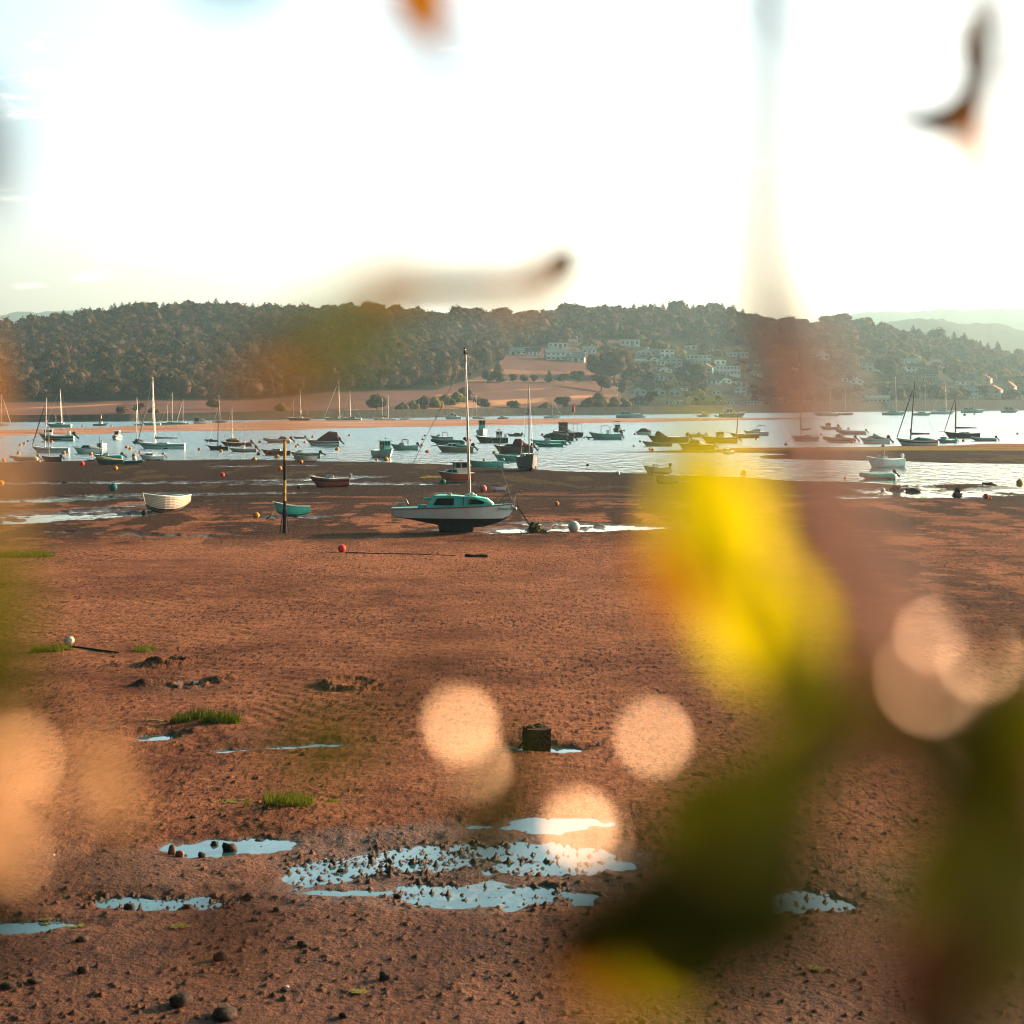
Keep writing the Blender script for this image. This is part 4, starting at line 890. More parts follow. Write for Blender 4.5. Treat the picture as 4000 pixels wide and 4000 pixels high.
def frame_arch(root, S, L, u0, u1, h, c=DALU, topm=None, wf=.9):
    mb = MB(); b = beamz(S, u0) * wf; z = deckz(S, u0)
    for u in (u0, u1): x = L * (u - .5); mb.tube([(x, -b, z), (x, -b * .92, z + h), (x, b * .92, z + h), (x, b, z)], .03, 5)
    mb.build('canopy_frame', c, root)
    if topm:
        t = MB(); xa, xb = L * (u0 - .5) - .1, L * (u1 - .5) + .1; n = 5; rr = []
        for i in range(n): x = xa + (xb - xa) * i / (n - 1); k_ = .1 * math.sin(math.pi * i / (n - 1)); rr.append([(x, -b, z + h - .03 + k_ * .3), (x, -b * .5, z + h + .04 + k_), (x, b * .5, z + h + .04 + k_), (x, b, z + h - .03 + k_ * .3), (x, b * .5, z + h + k_), (x, -b * .5, z + h + k_)])
        t.loft(rr); t.build('canopy', topm, root)
def rails(root, S, L, u0=.62, u1=1.0, h=.5, c=STEEL):
    h = h if u0 < .8 else .3; h = h * min(1, L / 7)
    mb = MB(); us = [u0 + (u1 - u0) * i / 4 for i in range(5)]
    P = [(L * (u - .5), beamz(S, u) * .93, deckz(S, u)) for u in us]
    top = [(x + (.12 if i == 4 else 0), y, z + h) for i, (x, y, z) in enumerate(P)] + [(x + (.12 if i == 0 else 0), -y, z + h) for i, (x, y, z) in enumerate(P[::-1])]
    mb.tube(top, .022, 5)
    for x, y, z in P: mb.tube([(x, y, z), (x, y, z + h)], .018, 4); mb.tube([(x, -y, z), (x, -y, z + h)], .018, 4)
    mb.build('guard_rail', c, root)
def mast(root, S, L, u, hm, c, r=.06, lean=0.0, stays=True, spread=True, base=None, top=None, boom=None, boomc=None, boomh=.9, jib=None):
    x = L * (u - .5); z = deckz(S, u) if base is None else base; mb = MB(); tx = x + lean
    mb.tube([(x, 0, z - .1), (x + lean * .5, 0, z + hm * .5), (tx, 0, z + hm)], [r, r * .9, r * .6], 8); mo = mb.build('mast', c, root)
    if spread:
        sp = MB(); b = beamz(S, u) * .5; zz = z + hm * .6; sp.tube([(x + lean * .6, -b, zz), (x + lean * .6, 0, zz), (x + lean * .6, b, zz)], .025, 4); sp.build('spreader', c, mo)
    if stays:
        st = MB(); zt = z + hm * .985; rr = .010 + .00002 * max(0, root.location.y)
        st.tube([(L * .49, 0, deckz(S, .99)), (tx, 0, zt)], rr, 3); st.tube([(-L * .49, 0, deckz(S, 0)), (tx, 0, zt)], rr, 3)
        for sg in (-1, 1): st.tube([(x - .1, sg * beamz(S, u), deckz(S, u)), (x + lean * .6, sg * beamz(S, u) * .5, z + hm * .6), (tx, 0, zt)], rr * .8, 3)
        st.build('stay', STEEL, root)
    if jib:
        jb = MB(); a = Vector((L * .485, 0, deckz(S, .99) + .2)); b_ = Vector((tx, 0, z + hm * .96)); jb.tube([a, a.lerp(b_, .5), a.lerp(b_, .88)], [.07, .09, .04], 6); jb.build('furled_jib', jib, root)
    if boom:
        bl, zb = boom * L, z + boomh; bm = MB(); bm.tube([(x - .05, 0, zb), (x - bl, 0, zb + .05)], .045, 6); bo = bm.build('boom', c, root)
        if boomc:
            sc_ = MB(); sc_.tube([(x + .03, 0, zb + .9), (x - .02, 0, zb + .45), (x - .12, 0, zb + .14), (x - bl * .4, 0, zb + .13), (x - bl * .97, 0, zb + .1)], [.07, .12, .2, .17, .08], 8); sc_.build('sail_cover', boomc, bo)
    return mo
def heading(s, px=2000):
    base = {'L': 180, 'R': 0, 'T': -90, 'A': 90}
    return base[s[0]] + (float(s[1:]) if len(s) > 1 else 0)
ALLB = []
def boat(name, x0, x1, py, hd, kind, label, o, cat='boat'):
    """px span, waterline row, heading (L bow left, R bow right, T bow towards, A bow away; plus degrees turned)"""
    cx = (x0 + x1) / 2; ashore = o.get('ashore'); p = at(cx, py)
    if ashore is not None: p.z = gz(p.x, p.y)
    yaw = R(heading(hd)); D = p.y; W = (x1 - x0) * D / F
    asp = {'rib': .36, 'open': .36, 'yacht': .30}.get(kind, .36) * o.get('asp', 1)
    L = o.get('L') or W / (abs(math.cos(yaw)) + asp * abs(math.sin(yaw)))
    B = L * asp if not o.get('B') else o['B']
    Fb = o.get('F', .105 if kind == 'rib' else (.13 if kind != 'yacht' else .115)) * L; dr = o.get('dr', .045) * L
    if ashore is not None: p.z += dr * (.8 if ashore == 0 else ashore)
    root = empty(name, p, yaw, R(o.get('heel', 0)), R(o.get('trim', 0)))
    tag(root, label, cat, 'boats lying in the estuary'); ALLB.append(root)
    ROCK[0] = o.get('rock', 0)
    c = lambda k_, d=None: COL[o[k_]] if k_ in o else d
    top = c('top', WHITE); bot = c('bot', ANTI)
    if kind == 'rib':
        S = hull(root, L * .96, B * .72, Fb * .55, dr, top, bot, tw=.85, rake=.16, deckm=c('deck', GREY))
        tb = MB(); r = o.get('tr', .058) * L; n = 9; left = []
        for i in range(n + 1):
            u = i / n; y = B / 2 - r; x = -L / 2 + u * L * .74; left.append((x, y, Fb * .62 + .02 * L * u))
        for a in (30, 55, 75, 90): left.append((L * .24 + math.sin(R(a)) * L * .25 - (r if a == 90 else 0) * 0, (B / 2 - r) * math.cos(R(a)) ** .75 if a < 90 else 0, Fb * .62 + .03 * L + .035 * L * a / 90))
        path = left + [(x, -y, z) for x, y, z in left[::-1][1:]]
        rs = [r * .35] + [r] * (len(path) - 2) + [r * .35]; tb.tube(path, rs, 9); tb.build('tube', c('tube', GTUBE), root, True)
        sb = MB(); sb.box(-L * .12, L * .02, -B * .18, B * .18, Fb * .5, Fb * .95); sb.build('seat', c('seat', BLACK), root)
    else:
        S = hull(root, L, B, Fb, dr, top, bot, c('stripe'), o.get('tw', .35 if kind == 'double' else .8), o.get('rake', .16), o.get('full', 2.0), kind == 'open', c('inside'), c('deck', WHITE), o.get('wl', .02), c('gun'), o.get('clinker', False))
    zc = None
    if 'cab' in o: u0, u1, h = o['cab'][:3]; cabin(root, S, L, u0, u1, h * L, c('cabc', top if top in (WHITE, CREAM, TEALW, AQUA) else WHITE), o.get('rf', .35), .05, o.get('nw', 2), o.get('wf', .72), roofm=None, h1=o.get('h1') and o['h1'] * L)
    if 'cab2' in o: u0, u1, h = o['cab2']; cabin(root, S, L, u0, u1, h * L, c('cab2c', WHITE), .3, .1, 2, .66, roofm=c('roof'))
    if 'house' in o:
        u0, u1, h = o['house']; zc, xc = wheelhouse(root, S, L, u0, u1, h * L, c('housec', WHITE), c('roof'))
        if o.get('aerial', True): a_ = MB(); a_.tube([(xc, .1, zc), (xc, .1, zc + .1 * L)], .03, 4); a_.box(xc - .2, xc + .2, -.03, .23, zc + .05 * L, zc + .065 * L); a_.build('aerial', DALU, root)
    if 'cover' in o: cover(root, S, L, [(u, h * L) for u, h in o['cover']], c('coverc', DCANV))
    if 'screen' in o: screen(root, S, L, o['screen'], .075 * L)
    if 'arch' in o: frame_arch(root, S, L, o['arch'][0], o['arch'][1], o['arch'][2] * L, topm=c('archc'))
    if o.get('rail'): rails(root, S, L, o['rail'] if isinstance(o['rail'], float) else .62)
    if 'ob' in o: outboard(root, -L / 2, Fb * 1.05, COL[o['ob']], o.get('obs', max(.7, L / 5.2)), o.get('tilt', .7), o.get('oby', 0))
    if 'console' in o:
        u = o['console']; mb = MB(); x = L * (u - .5); mb.box(x - .3, x + .3, -.32, .32, 0.1, Fb + .13 * L, tx=.08, ty=.04); mb.build('console', c('consc', WHITE), root)
    if 'keel' in o:
        kb = MB(); kd = o['keel'] * L; kb.box(-L * .1, L * .13, -.1, .1, -dr - kd, -dr * .4, tx=-L * .03); kb.build('keel', bot, root)
        rb = MB(); rb.box(-L * .42, -L * .36, -.04, .04, -dr - kd * .6, 0, tx=-.02); rb.build('rudder', bot, root)
    if 'mast' in o:
        m = o['mast']      # (u, base row, top row, lean px, colour, boom, sail cover, stays, jib, radius px)
        sgn = 1 if math.cos(yaw) >= 0 else -1
        zb = deckz(S, m[0]); hm = (m[1] - m[2]) * D / F
        mast(root, S, L, m[0], hm, COL.get(m[4], {'al': ALU, 'da': DALU, 'wd': WOODM}.get(m[4], ALU)), max(m[9] * D / F / 2 if len(m) > 9 else .06, .045), m[3] * D / F * sgn, m[7], m[7], base=zb + (p.z * 0), boom=m[5], boomc=COL[m[6]] if m[6] else None, boomh=o.get('bh', .09 * L), jib=COL[m[8]] if m[8] else None)
    if 'mizzen' in o:
        m = o['mizzen']; mast(root, S, L, m[0], m[1] * D / F, ALU, .06, 0, False, False)
    if 'fenders' in o:
        for u, cc in o['fenders']:
            f_ = MB(); f_.ball((L * (u - .5), beamz(S, u) + .14, Fb * .55), .17, (1, 1, 1.3)); f_.build('fender', COL[cc], root, True)
            f_ = MB(); f_.ball((L * (u - .5), -beamz(S, u) - .14, Fb * .55), .17, (1, 1, 1.3)); f_.build('fender', COL[cc], root, True)
    if 'cone' in o:
        f_ = MB(); x = L * (o['cone'][0] - .5); z = deckz(S, o['cone'][0]) + o['cone'][1]; f_.tube([(x, 0, z - o['cone'][1]), (x, 0, z)], .03, 4); f_.tube([(x, 0, z), (x + .1, 0, z + o['cone'][2])], [.38, .06], 8); f_.build('red_flag', RED, root)
    if 'bow' in o:
        f_ = MB(); f_.tube([(L * .46, 0, deckz(S, .97)), (L * (.5 + o['bow']), 0, deckz(S, 1) + .05)], .05, 5); f_.build('bowsprit', WOODM, root)
    return root, S, L, B, Fb
COL['al'] = ALU; COL['da'] = DALU; COL['wd'] = WOODM; COL['o'] = mat('orange_plastic', (0.75, 0.22, 0.03), .5)
M, Y = 'motorboat', 'sailing_yacht'
BOATS = [
 # far moorings behind the sandbank, left to right
 (Y, -30, 42, 1664, 'R', 'yacht', 'pale yacht cut by the left edge, beyond the sandbank', dict(cab=(.3, .75, .05), mast=(.48, 0, 118, 2, 'al', .4, None, True, 'w'))),
 (Y, 181, 279, 1669, 'L', 'yacht', 'grey-green yacht with a leaning mast, left of the far wooden-hulled moorings', dict(top='tw', cab=(.3, .7, .06), mast=(.36, 0, 140, -9, 'al', None, None, True, None), mizzen=(.62, 40))),
 (M, 365, 421, 1663, 'R', 'motor', 'small grey workboat with a white wheelhouse and red pennant, beyond the sandbank', dict(top='g', house=(.4, .6, .2), cone=(.5, 1.6, 1.2))),
 (Y, 520, 562, 1661, 'L', 'yacht', 'small pale yacht with a dark bimini at the left of the far cluster', dict(top='tw', arch=(.1, .3, .16), archc='n', mast=(.55, 0, 105, -4, 'al', None, None, True, None))),
 (Y, 556, 628, 1662, 'L', 'yacht', 'pale green yacht behind the tall mast of the big white yacht', dict(top='tw', cab=(.3, .7, .05), mast=(.45, 0, 98, 0, 'al', .35, 'n', True, None))),
 (Y, 627, 706, 1661, 'R', 'yacht', 'long pale green yacht with the tallest mast of the far cluster', dict(top='tw', stripe='n', cab=(.35, .75, .05), mast=(.6, 0, 118, -2, 'al', .4, None, True, None), mizzen=(.35, 70))),
 (Y, 690, 740, 1659, 'L', 'yacht', 'small grey yacht with a white furled jib in the far cluster', dict(top='g', cab=(.3, .75, .06), mast=(.5, 0, 96, 0, 'al', None, None, False, 'w'))),
 (M, 758, 826, 1656, 'R', 'motor', 'white motor cruiser with a dark canvas enclosure beyond the sandbank', dict(cab=(.3, .85, .16), rf=.6, cover=((.05, .2), (.12, .22), (.3, .2)), coverc='dc')),
 (Y, 832, 888, 1652, 'R', 'yacht', 'grey yacht with a slightly leaning mast right of the far white cruiser', dict(top='g', cab=(.3, .75, .06), mast=(.5, 0, 104, -5, 'al', None, None, False, None))),
 (Y, 1120, 1210, 1644, 'L', 'yacht', 'dark yacht with a black sail cover above the striped post', dict(top='n', cab=(.3, .7, .06), mast=(.38, 0, 120, -4, 'al', .5, 'n', True, None), mizzen=(.7, 76))),
 (Y, 1266, 1345, 1643, 'L', 'yacht', 'pale yacht with teal spray hood and the tallest far mast', dict(top='tw', cab=(.3, .75, .07), arch=(.1, .35, .16), archc='tc', mast=(.22, 0, 150, -5, 'al', .3, None, True, 'w'))),
 (Y, 1335, 1412, 1643, 'L', 'yacht', 'pale yacht with bright deck gear beside the one with the tallest far mast', dict(top='tw', cab=(.3, .75, .07), mast=(.55, 0, 110, -3, 'al', None, None, True, None))),
 (Y, 1456, 1516, 1641, 'L', 'yacht', 'pale low yacht with its mast before the big spreading tree', dict(cab=(.3, .75, .05), mast=(.38, 0, 84, 0, 'al', .3, 'n', True, None))),
 (Y, 1505, 1548, 1641, 'L', 'yacht', 'small yacht close right of the one before the spreading tree', dict(cab=(.3, .75, .05), mast=(.72, 0, 92, 0, 'al', None, None, True, None))),
 (M, 1563, 1610, 1641, 'R', 'motor', 'small white cruiser with a dark framed canopy beyond the sandbank', dict(cab=(.35, .9, .14), rf=.6, arch=(.05, .3, .18))),
 (M, 1735, 1802, 1637, 'L', 'motor', 'white flybridge cruiser left of the tall foreground mast', dict(cab=(.25, .8, .15), cab2=(.4, .68, .24), rf=.5)),
 (Y, 1842, 1894, 1636, 'L', 'yacht', 'small white yacht with a furled jib right of the tall foreground mast', dict(cab=(.3, .7, .06), mast=(.6, 0, 100, -2, 'al', None, None, False, 'w'))),
 (M, 1944, 1988, 1637, 'R', 'motor', 'low grey cruiser alone beyond the sandbank, with a short antenna', dict(top='g', cab=(.2, .75, .14), rf=.5)),
 (Y, 2124, 2192, 1634, 'R', 'yacht', 'small grey-white yacht between the two middle stretches of bare water', dict(cab=(.35, .75, .07), mast=(.52, 0, 68, 0, 'al', None, None, False, 'w'))),
 (M, 2407, 2500, 1632, 'R', 'motor', 'long teal-white motor cruiser moored off the boathouse', dict(top='tw', cab=(.18, .85, .13), rf=.55, arch=(.1, .25, .24))),
 (M, 2480, 2527, 1632, 'R', 'motor', 'smaller white cruiser close behind the long teal-white one', dict(cab=(.3, .8, .16), rf=.4, aerial=True)),
 (M, 2724, 2775, 1628, 'R', 'motor', 'small beige cruiser with a hardtop under the chalets', dict(top='be', cab=(.35, .8, .14), arch=(.3, .6, .22), archc='w')),
 (M, 2788, 2818, 1628, 'L', 'open', 'tiny beige open boat left of the dark-hulled motor yacht', dict(top='be')),
 (M, 2810, 2913, 1630, 'R', 'motor', 'dark-hulled motor yacht with a tall white superstructure', dict(top='g', cab=(.15, .75, .11), cab2=(.25, .55, .2), rail=True, rf=.4, mast=(.45, 0, 60, 0, 'al', None, None, False, None))),
 (Y, 3176, 3272, 1625, 'L', 'yacht', 'white yacht with sunlit deck canvas at the end of the sandbank', dict(cab=(.3, .75, .06), mast=(.3, 0, 102, 0, 'al', .45, 'g', True, None))),
 (Y, 3274, 3336, 1622, 'R', 'yacht', 'dark blue-grey yacht right of the sandbank tip', dict(top='n', cab=(.3, .75, .06), mast=(.45, 0, 92, 0, 'al', .3, 'n', True, None))),
 (Y, 3447, 3540, 1622, 'R', 'yacht', 'pale green yacht with teal boom cover and two masts before the long barn', dict(top='tw', cab=(.25, .7, .06), mast=(.58, 0, 140, -3, 'al', .4, 'tc', True, None), mizzen=(.48, 108))),
 (Y, 3568, 3642, 1623, 'R', 'yacht', 'pale green yacht directly behind the big red-sailcover yacht', dict(top='tw', cab=(.25, .7, .07), mast=(.62, 0, 112, 0, 'al', .45, 'tc', True, None))),
 (Y, 3640, 3732, 1618, 'R', 'yacht', 'long white yacht with a slightly leaning mast right of the middle far pair', dict(cab=(.25, .7, .07), mast=(.62, 0, 120, -6, 'al', .45, 'tc', True, None))),
 (Y, 3756, 3850, 1613, 'R', 'yacht', 'pale motor-sailer with a big bimini off the quay', dict(top='tw', cab=(.1, .75, .1), rf=.6, arch=(.1, .4, .2), archc='gc', mast=(.55, 0, 145, 0, 'al', None, None, False, None))),
 (M, 3912, 3978, 1612, 'R', 'motor', 'grey pilothouse cruiser near the right edge, off the cottages', dict(top='g', cab=(.2, .75, .2), rf=.3, wf=.85, cabc='g')),
 # left anchorage
 (M, 151, 290, 1722, 'L6', 'motor', 'big pale workboat with forward wheelhouse and a row of bright gear on deck', dict(top='tw', stripe='k', F=.15, house=(.62, .85, .17), ob='k', console=.15, rail=.7)),
 (Y, 124, 271, 1767, 'L6', 'yacht', 'low white day-sailer with a black sail cover and blue furled jib at the left', dict(stripe='g', cab=(.45, .7, .03), mast=(.65, 1755, 1560, 6, 'al', .45, 'n', True, 'n', 4), bh=1.1)),
 ('sailing_dinghy', 160, 240, 1806, 'L28', 'open', 'dark maroon open boat with a bare pole mast on the water edge', dict(top='n', stripe='m', bot='m', inside='be', F=.22, ashore=.3, ob='n', obs=.6, mast=(.62, 1777, 1660, 0, 'al', None, None, False, None, 3))),
 (M, 287, 402, 1770, 'L12', 'motor', 'white cuddy cruiser with a teal cabin and grey canvas sloping aft', dict(F=.15, cab=(.45, .8, .14), cabc='t', cover=((.02, .02), (.2, .07), (.45, .15)), coverc='gc', rail=.8)),
 ('inflatable_boat', 42, 149, 1798, 'L4', 'rib', 'beige inflatable boat with an outboard at the left water edge', dict(tube='be', top='be', ob='g', F=.12)),
 (M, 379, 415, 1748, 'T14', 'motor', 'tiny white boat seen end-on left of the orange buoys', dict(L=4.5, ob='g')),
 (M, 362, 478, 1789, 'L5', 'motor', 'flat turquoise speedboat with a tilted dark outboard', dict(top='a', F=.09, screen=.62, ob='k', tilt=.9)),
 ('sailing_dinghy', 370, 484, 1817, 'L8', 'open', 'old grey boat under a ridged tan cover with a thin blue mast', dict(top='dt', bot='be', F=.12, ashore=.5, cover=((.03, .03), (.3, .07), (.7, .13), (.93, .12), (.985, .02)), coverc='tan', mast=(.8, 1785, 1692, -6, 'n', None, None, False, None, 3))),
 ('kayak', 337, 374, 1801, 'L', 'open', 'purple-brown canoe lying in front of the tan-covered boat', dict(top='m', F=.1, asp=.6, ashore=.5)),
 ('inflatable_boat', 470, 560, 1816, 'R', 'rib', 'dark teal inflatable with a pale nose, right of the tan-covered boat', dict(tube='dt', top='g', F=.10, ashore=.4)),
 (M, 438, 477, 1717, 'T6', 'motor', 'small end-on cabin boat on the open water behind the left group', dict(L=5, cab=(.35, .75, .22), stripe='n')),
 (Y, 537, 723, 1752, 'L4', 'yacht', 'large white racing yacht with a grey sail cover and reversed transom', dict(L=0, stripe='t', F=.10, cab=(.35, .72, .035), rf=.6, mast=(.63, 1722, 1463, -10, 'al', .49, 'gc', True, 'gc', 6), bh=.75, rail=.82)),
 (M, 514, 566, 1733, 'L', 'motor', 'dark covered boat with a white pole mast, behind the racing yacht bow', dict(top='t', cover=((.1, .1), (.4, .22), (.7, .22), (.8, .04)), coverc='dc', mast=(.62, 1720, 1597, -1, 'w', None, None, False, None, 4))),
 (M, 542, 640, 1798, 'L20', 'motor', 'white cabin cruiser leaning over on the mud in front of the racing yacht', dict(F=.17, dr=.07, heel=-9, ashore=.6, cab=(.45, .85, .13), ob='g', rail=.7, wl=.1)),
 # left centre
 ('inflatable_boat', 801, 852, 1725, 'L', 'rib', 'dark teal covered tender behind the black-hulled gaffer', dict(tube='dt', top='n', cover=((.3, .03), (.5, .16), (.7, .14), (.76, .02)), coverc='dc')),
 ('sailing_boat', 810, 892, 1757, 'L5', 'yacht', 'black-hulled gaffer with a bowsprit and bare blue mast', dict(top='n', F=.16, bow=.14, cab=(.3, .62, .07), cabc='t', mast=(.5, 1730, 1568, 3, 'n', None, None, True, None, 4))),
 ('sailing_boat', 880, 936, 1729, 'L', 'yacht', 'mast boat heaped with a pale tan tarpaulin', dict(top='m', F=.15, cover=((.05, .03), (.2, .16), (.5, .17), (.8, .1), (.9, .02)), coverc='tan', mast=(.5, 1697, 1558, -2, 'wd', None, None, True, None, 4))),
 (M, 862, 984, 1742, 'L3', 'motor', 'long low dark-hulled boat with a grey outboard behind the grey open boat', dict(top='n', F=.1, ob='g', deck='g')),
 (M, 893, 1003, 1764, 'L5', 'open', 'grey open fishing boat with a small pale console', dict(top='g', stripe='w', F=.10, console=.5, ob='k', mast=(.42, 1750, 1655, 0, 'al', None, None, False, None, 2))),
 ('inflatable_boat', 1032, 1138, 1729, 'L3', 'rib', 'grey rigid inflatable with a dark peaked canopy', dict(tube='gt', F=.12, cover=((.1, .03), (.22, .16), (.38, .18), (.55, .04)), coverc='dc', ob='k')),
 ('dinghy', 1147, 1192, 1713, 'L', 'rib', 'little black dinghy alone left of the maroon-canvas cruiser', dict(tube='dt', top='dt', ob='k', obs=.7)),
 (M, 1020, 1136, 1776, 'L4', 'motor', 'dark-hulled sports boat with a teal-white top behind the striped post', dict(top='n', stripe='m', deck='tw', cab=(.35, .8, .08), rf=.6, cabc='tw', fenders=((.8, 'r'),))),
 (M, 1133, 1254, 1787, 'L4', 'open', 'pale teal open sports boat with a long low windscreen and tilted engine', dict(top='tw', stripe='dt', F=.13, screen=.78, ob='k', tilt=1.0)),
 (M, 1195, 1328, 1741, 'L5', 'motor', 'white cabin cruiser with a tall maroon canvas enclosure', dict(stripe='m', F=.14, cab=(.5, .82, .07), rf=.7, cover=((.02, .12), (.08, .27), (.32, .30), (.5, .18), (.68, .03)), coverc='mc', ob='k', fenders=())),
 ('tender', 1165, 1211, 1806, 'L35', 'open', 'small grey tender on the water edge behind an orange buoy', dict(top='g', F=.2, L=3.2, ashore=.3)),
 ('speedboat', 1203, 1366, 1906, 'L12', 'motor', 'beached red speedboat with bow rail and small windscreen frame', dict(top='dr', bot='m', stripe='m', gun='c', F=.17, dr=.06, ashore=.75, trim=0, deck='c', screen=.56, rail=.86, ob='g', tilt=-.2, rake=.2)),
 (M, 1524, 1634, 1757, 'L8', 'motor', 'white cuddy boat with a small dark bimini top', dict(top='tw', bot='k', F=.16, cab=(.5, .85, .06), rf=.7, screen=.68, arch=(.36, .58, .2), archc='k', ob='k')),
 (M, 1462, 1537, 1786, 'T28', 'motor', 'white cabin boat with a teal wheelhouse seen nearly bow-on', dict(F=.16, L=5.4, house=(.42, .72, .26), housec='t')),
 # centre
 (M, 1680, 1770, 1718, 'L4', 'motor', 'white sports cruiser with a black stripe and raked windscreen', dict(stripe='k', F=.13, screen=.72, arch=(.25, .45, .19), archc='gc', rail=.8)),
 ('inflatable_boat', 1687, 1818, 1737, 'L4', 'rib', 'long dark teal inflatable under a cover behind the tan day cruiser', dict(tube='dt', F=.12, cover=((.1, .06), (.4, .1), (.62, .03)), coverc='tc', ob='k')),
 (M, 1704, 1850, 1765, 'L4', 'motor', 'tan-hulled day cruiser with pale windscreen and teal canvas', dict(top='be', bot='k', F=.13, gun='w', deck='w', cab=(.45, .8, .11), rf=.35, cover=((.05, .02), (.25, .06), (.45, .13)), coverc='tc', ob='k')),
 ('fishing_boat', 1860, 1905, 1699, 'T6', 'motor', 'end-on fishing boat with a tall teal wheelhouse beyond the dark trawler', dict(F=.16, L=6.5, house=(.35, .65, .34), housec='t')),
 ('fishing_boat', 1856, 1985, 1729, 'L3', 'motor', 'dark green-black fishing boat with a small white and blue wheelhouse aft', dict(top='dt', stripe='n', F=.15, full=2.6, house=(.18, .36, .2), housec='w', roof='n', fenders=((.6, 'r'),), mast=(.33, 1729, 1690, 0, 'da', None, None, False, None, 3), console=.08)),
 (M, 1981, 2039, 1704, 'L', 'motor', 'small dark boat with an outboard above the brown cruiser', dict(top='dt', cover=((.1, .06), (.4, .12), (.6, .03)), coverc='dc', ob='k')),
 ('cabin_cruiser', 1928, 2084, 1770, 'L3', 'motor', 'brown wooden cruiser with a dark maroon arched canopy', dict(top='b', stripe='b', F=.15, cab=(.45, .8, .08), cabc='m', cover=((.05, .03), (.22, .12), (.32, .22), (.46, .22), (.52, .1)), coverc='mc', ob='k')),
 ('sailing_dinghy', 1927, 2043, 1800, 'L6', 'open', 'teal and white sailing dinghy with a bare wooden mast', dict(top='a', bot='a', F=.17, mast=(.8, 1780, 1672, 2, 'wd', None, None, False, None, 3), clinker=True)),
 ('rowing_boat', 1824, 1967, 1823, 'L4', 'open', 'long turquoise open boat with a tilted outboard beside the tall mast', dict(top='a', bot='t', gun='w', F=.14, inside='t', ob='t', tilt=1.0, asp=.8)),
 ('sailing_boat', 2021, 2104, 1841, 'T12', 'yacht', 'small sailing boat on the mud seen bow-on with a leaning bare mast', dict(top='g', bot='k', B=1.9, L=5.4, F=.2, dr=.12, ashore=.6, heel=0, cab=(.25, .72, .08), mast=(.6, 1800, 1518, 0, 'da', None, None, True, None, 5))),
 ('cabin_boat', 1705, 1855, 1888, 'L18', 'motor', 'brick-red clinker cabin boat with an open wheelhouse aground by a teal buoy', dict(top='dr', bot='c', deck='c', gun='c', F=.20, dr=.05, ashore=.9, full=2.4, cab=(.48, .86, .13), cabc='t', house=(.18, .56, .33), housec='c', roof='b', wl=.0)),
 ('tender', 1910, 1977, 1923, 'L8', 'open', 'small white tender with a dark cover lying beside the red-orange buoy', dict(top='w', bot='k', F=.2, ashore=.7, cover=((.05, .05), (.4, .12), (.85, .1), (.95, .02)), coverc='mc')),
 ('fishing_boat', 2176, 2222, 1701, 'T22', 'motor', 'white pilot boat with a maroon wheelhouse and awning by the red pennant', dict(L=6.5, F=.14, stripe='m', house=(.35, .68, .3), housec='m', roof='m', fenders=((.5, 'r'),))),
 ('work_boat', 2222, 2263, 1707, 'A16', 'motor', 'dark square-sterned work boat carrying a tall red pennant', dict(L=6.5, top='k', deck='g', F=.14, arch=(.15, .6, .26), cone=(.55, 4.2, 1.9))),
 ('speedboat', 2119, 2240, 1721, 'L', 'motor', 'speedboat under a humped black cover in front of the work boat', dict(top='dt', F=.1, cover=((.02, .05), (.3, .1), (.65, .16), (.9, .08), (.97, .01)), coverc='dc', ob='k')),
 ('speedboat', 2071, 2212, 1735, 'L3', 'motor', 'long teal speedboat behind the low striped one', dict(top='tw', deck='a', F=.09, screen=.6, ob='k', tilt=.8)),
 ('speedboat', 2087, 2200, 1745, 'L3', 'motor', 'low turquoise speedboat with a dark stripe, nearest of the speedboat group', dict(top='a', stripe='k', F=.1, deck='a', screen=.62, ob='k', tilt=1.0, obs=.8)),
 ('fishing_boat', 2300, 2428, 1716, 'L3', 'motor', 'pale turquoise centre-console boat with a slim T-top', dict(top='tw', F=.16, deck='tw', console=.42, arch=(.35, .62, .25), archc='g', ob='n', tilt=.3)),
 ('dinghy', 2286, 2322, 1711, 'L', 'open', 'small blue-green dinghy tucked behind the centre-console boat', dict(top='t', ob=None) if False else dict(top='t')),
 (M, 2393, 2431, 1686, 'T0', 'motor', 'dark end-on boat with a rounded canopy frame', dict(L=5.5, top='dt', F=.13, arch=(.3, .6, .3), archc='k', house=(.35, .6, .18), housec='dt')),
 (M, 2480, 2540, 1697, 'L4', 'motor', 'small white boat under a rounded maroon cover', dict(F=.14, cover=((.05, .12), (.3, .28), (.6, .26), (.85, .05)), coverc='mc', ob='k', tilt=.2)),
 # right centre
 ('work_boat', 2527, 2690, 1727, 'L3', 'motor', 'long dark open boat with a brown peaked tent', dict(top='b', gun='n', F=.12, cover=((.5, .01), (.6, .07), (.72, .14), (.78, .12), (.82, .01)), coverc='mc', ob='b')),
 ('rowing_boat', 2506, 2625, 1742, 'L4', 'open', 'long pale beige rowing boat in front of the dark tented boat', dict(top='be', gun='be', F=.12, asp=.8)),
 ('inflatable_boat', 2687, 2760, 1707, 'L5', 'rib', 'fat beige inflatable behind the golden-lit cabin boats', dict(tube='be', F=.13, console=.4, consc='b', ob='b')),
 ('cabin_boat', 2735, 2880, 1729, 'L4', 'motor', 'brown-hulled boat with an upright beige cabin and big outboard', dict(top='b', gun='be', deck='be', F=.13, house=(.38, .55, .17), housec='be', ob='b')),
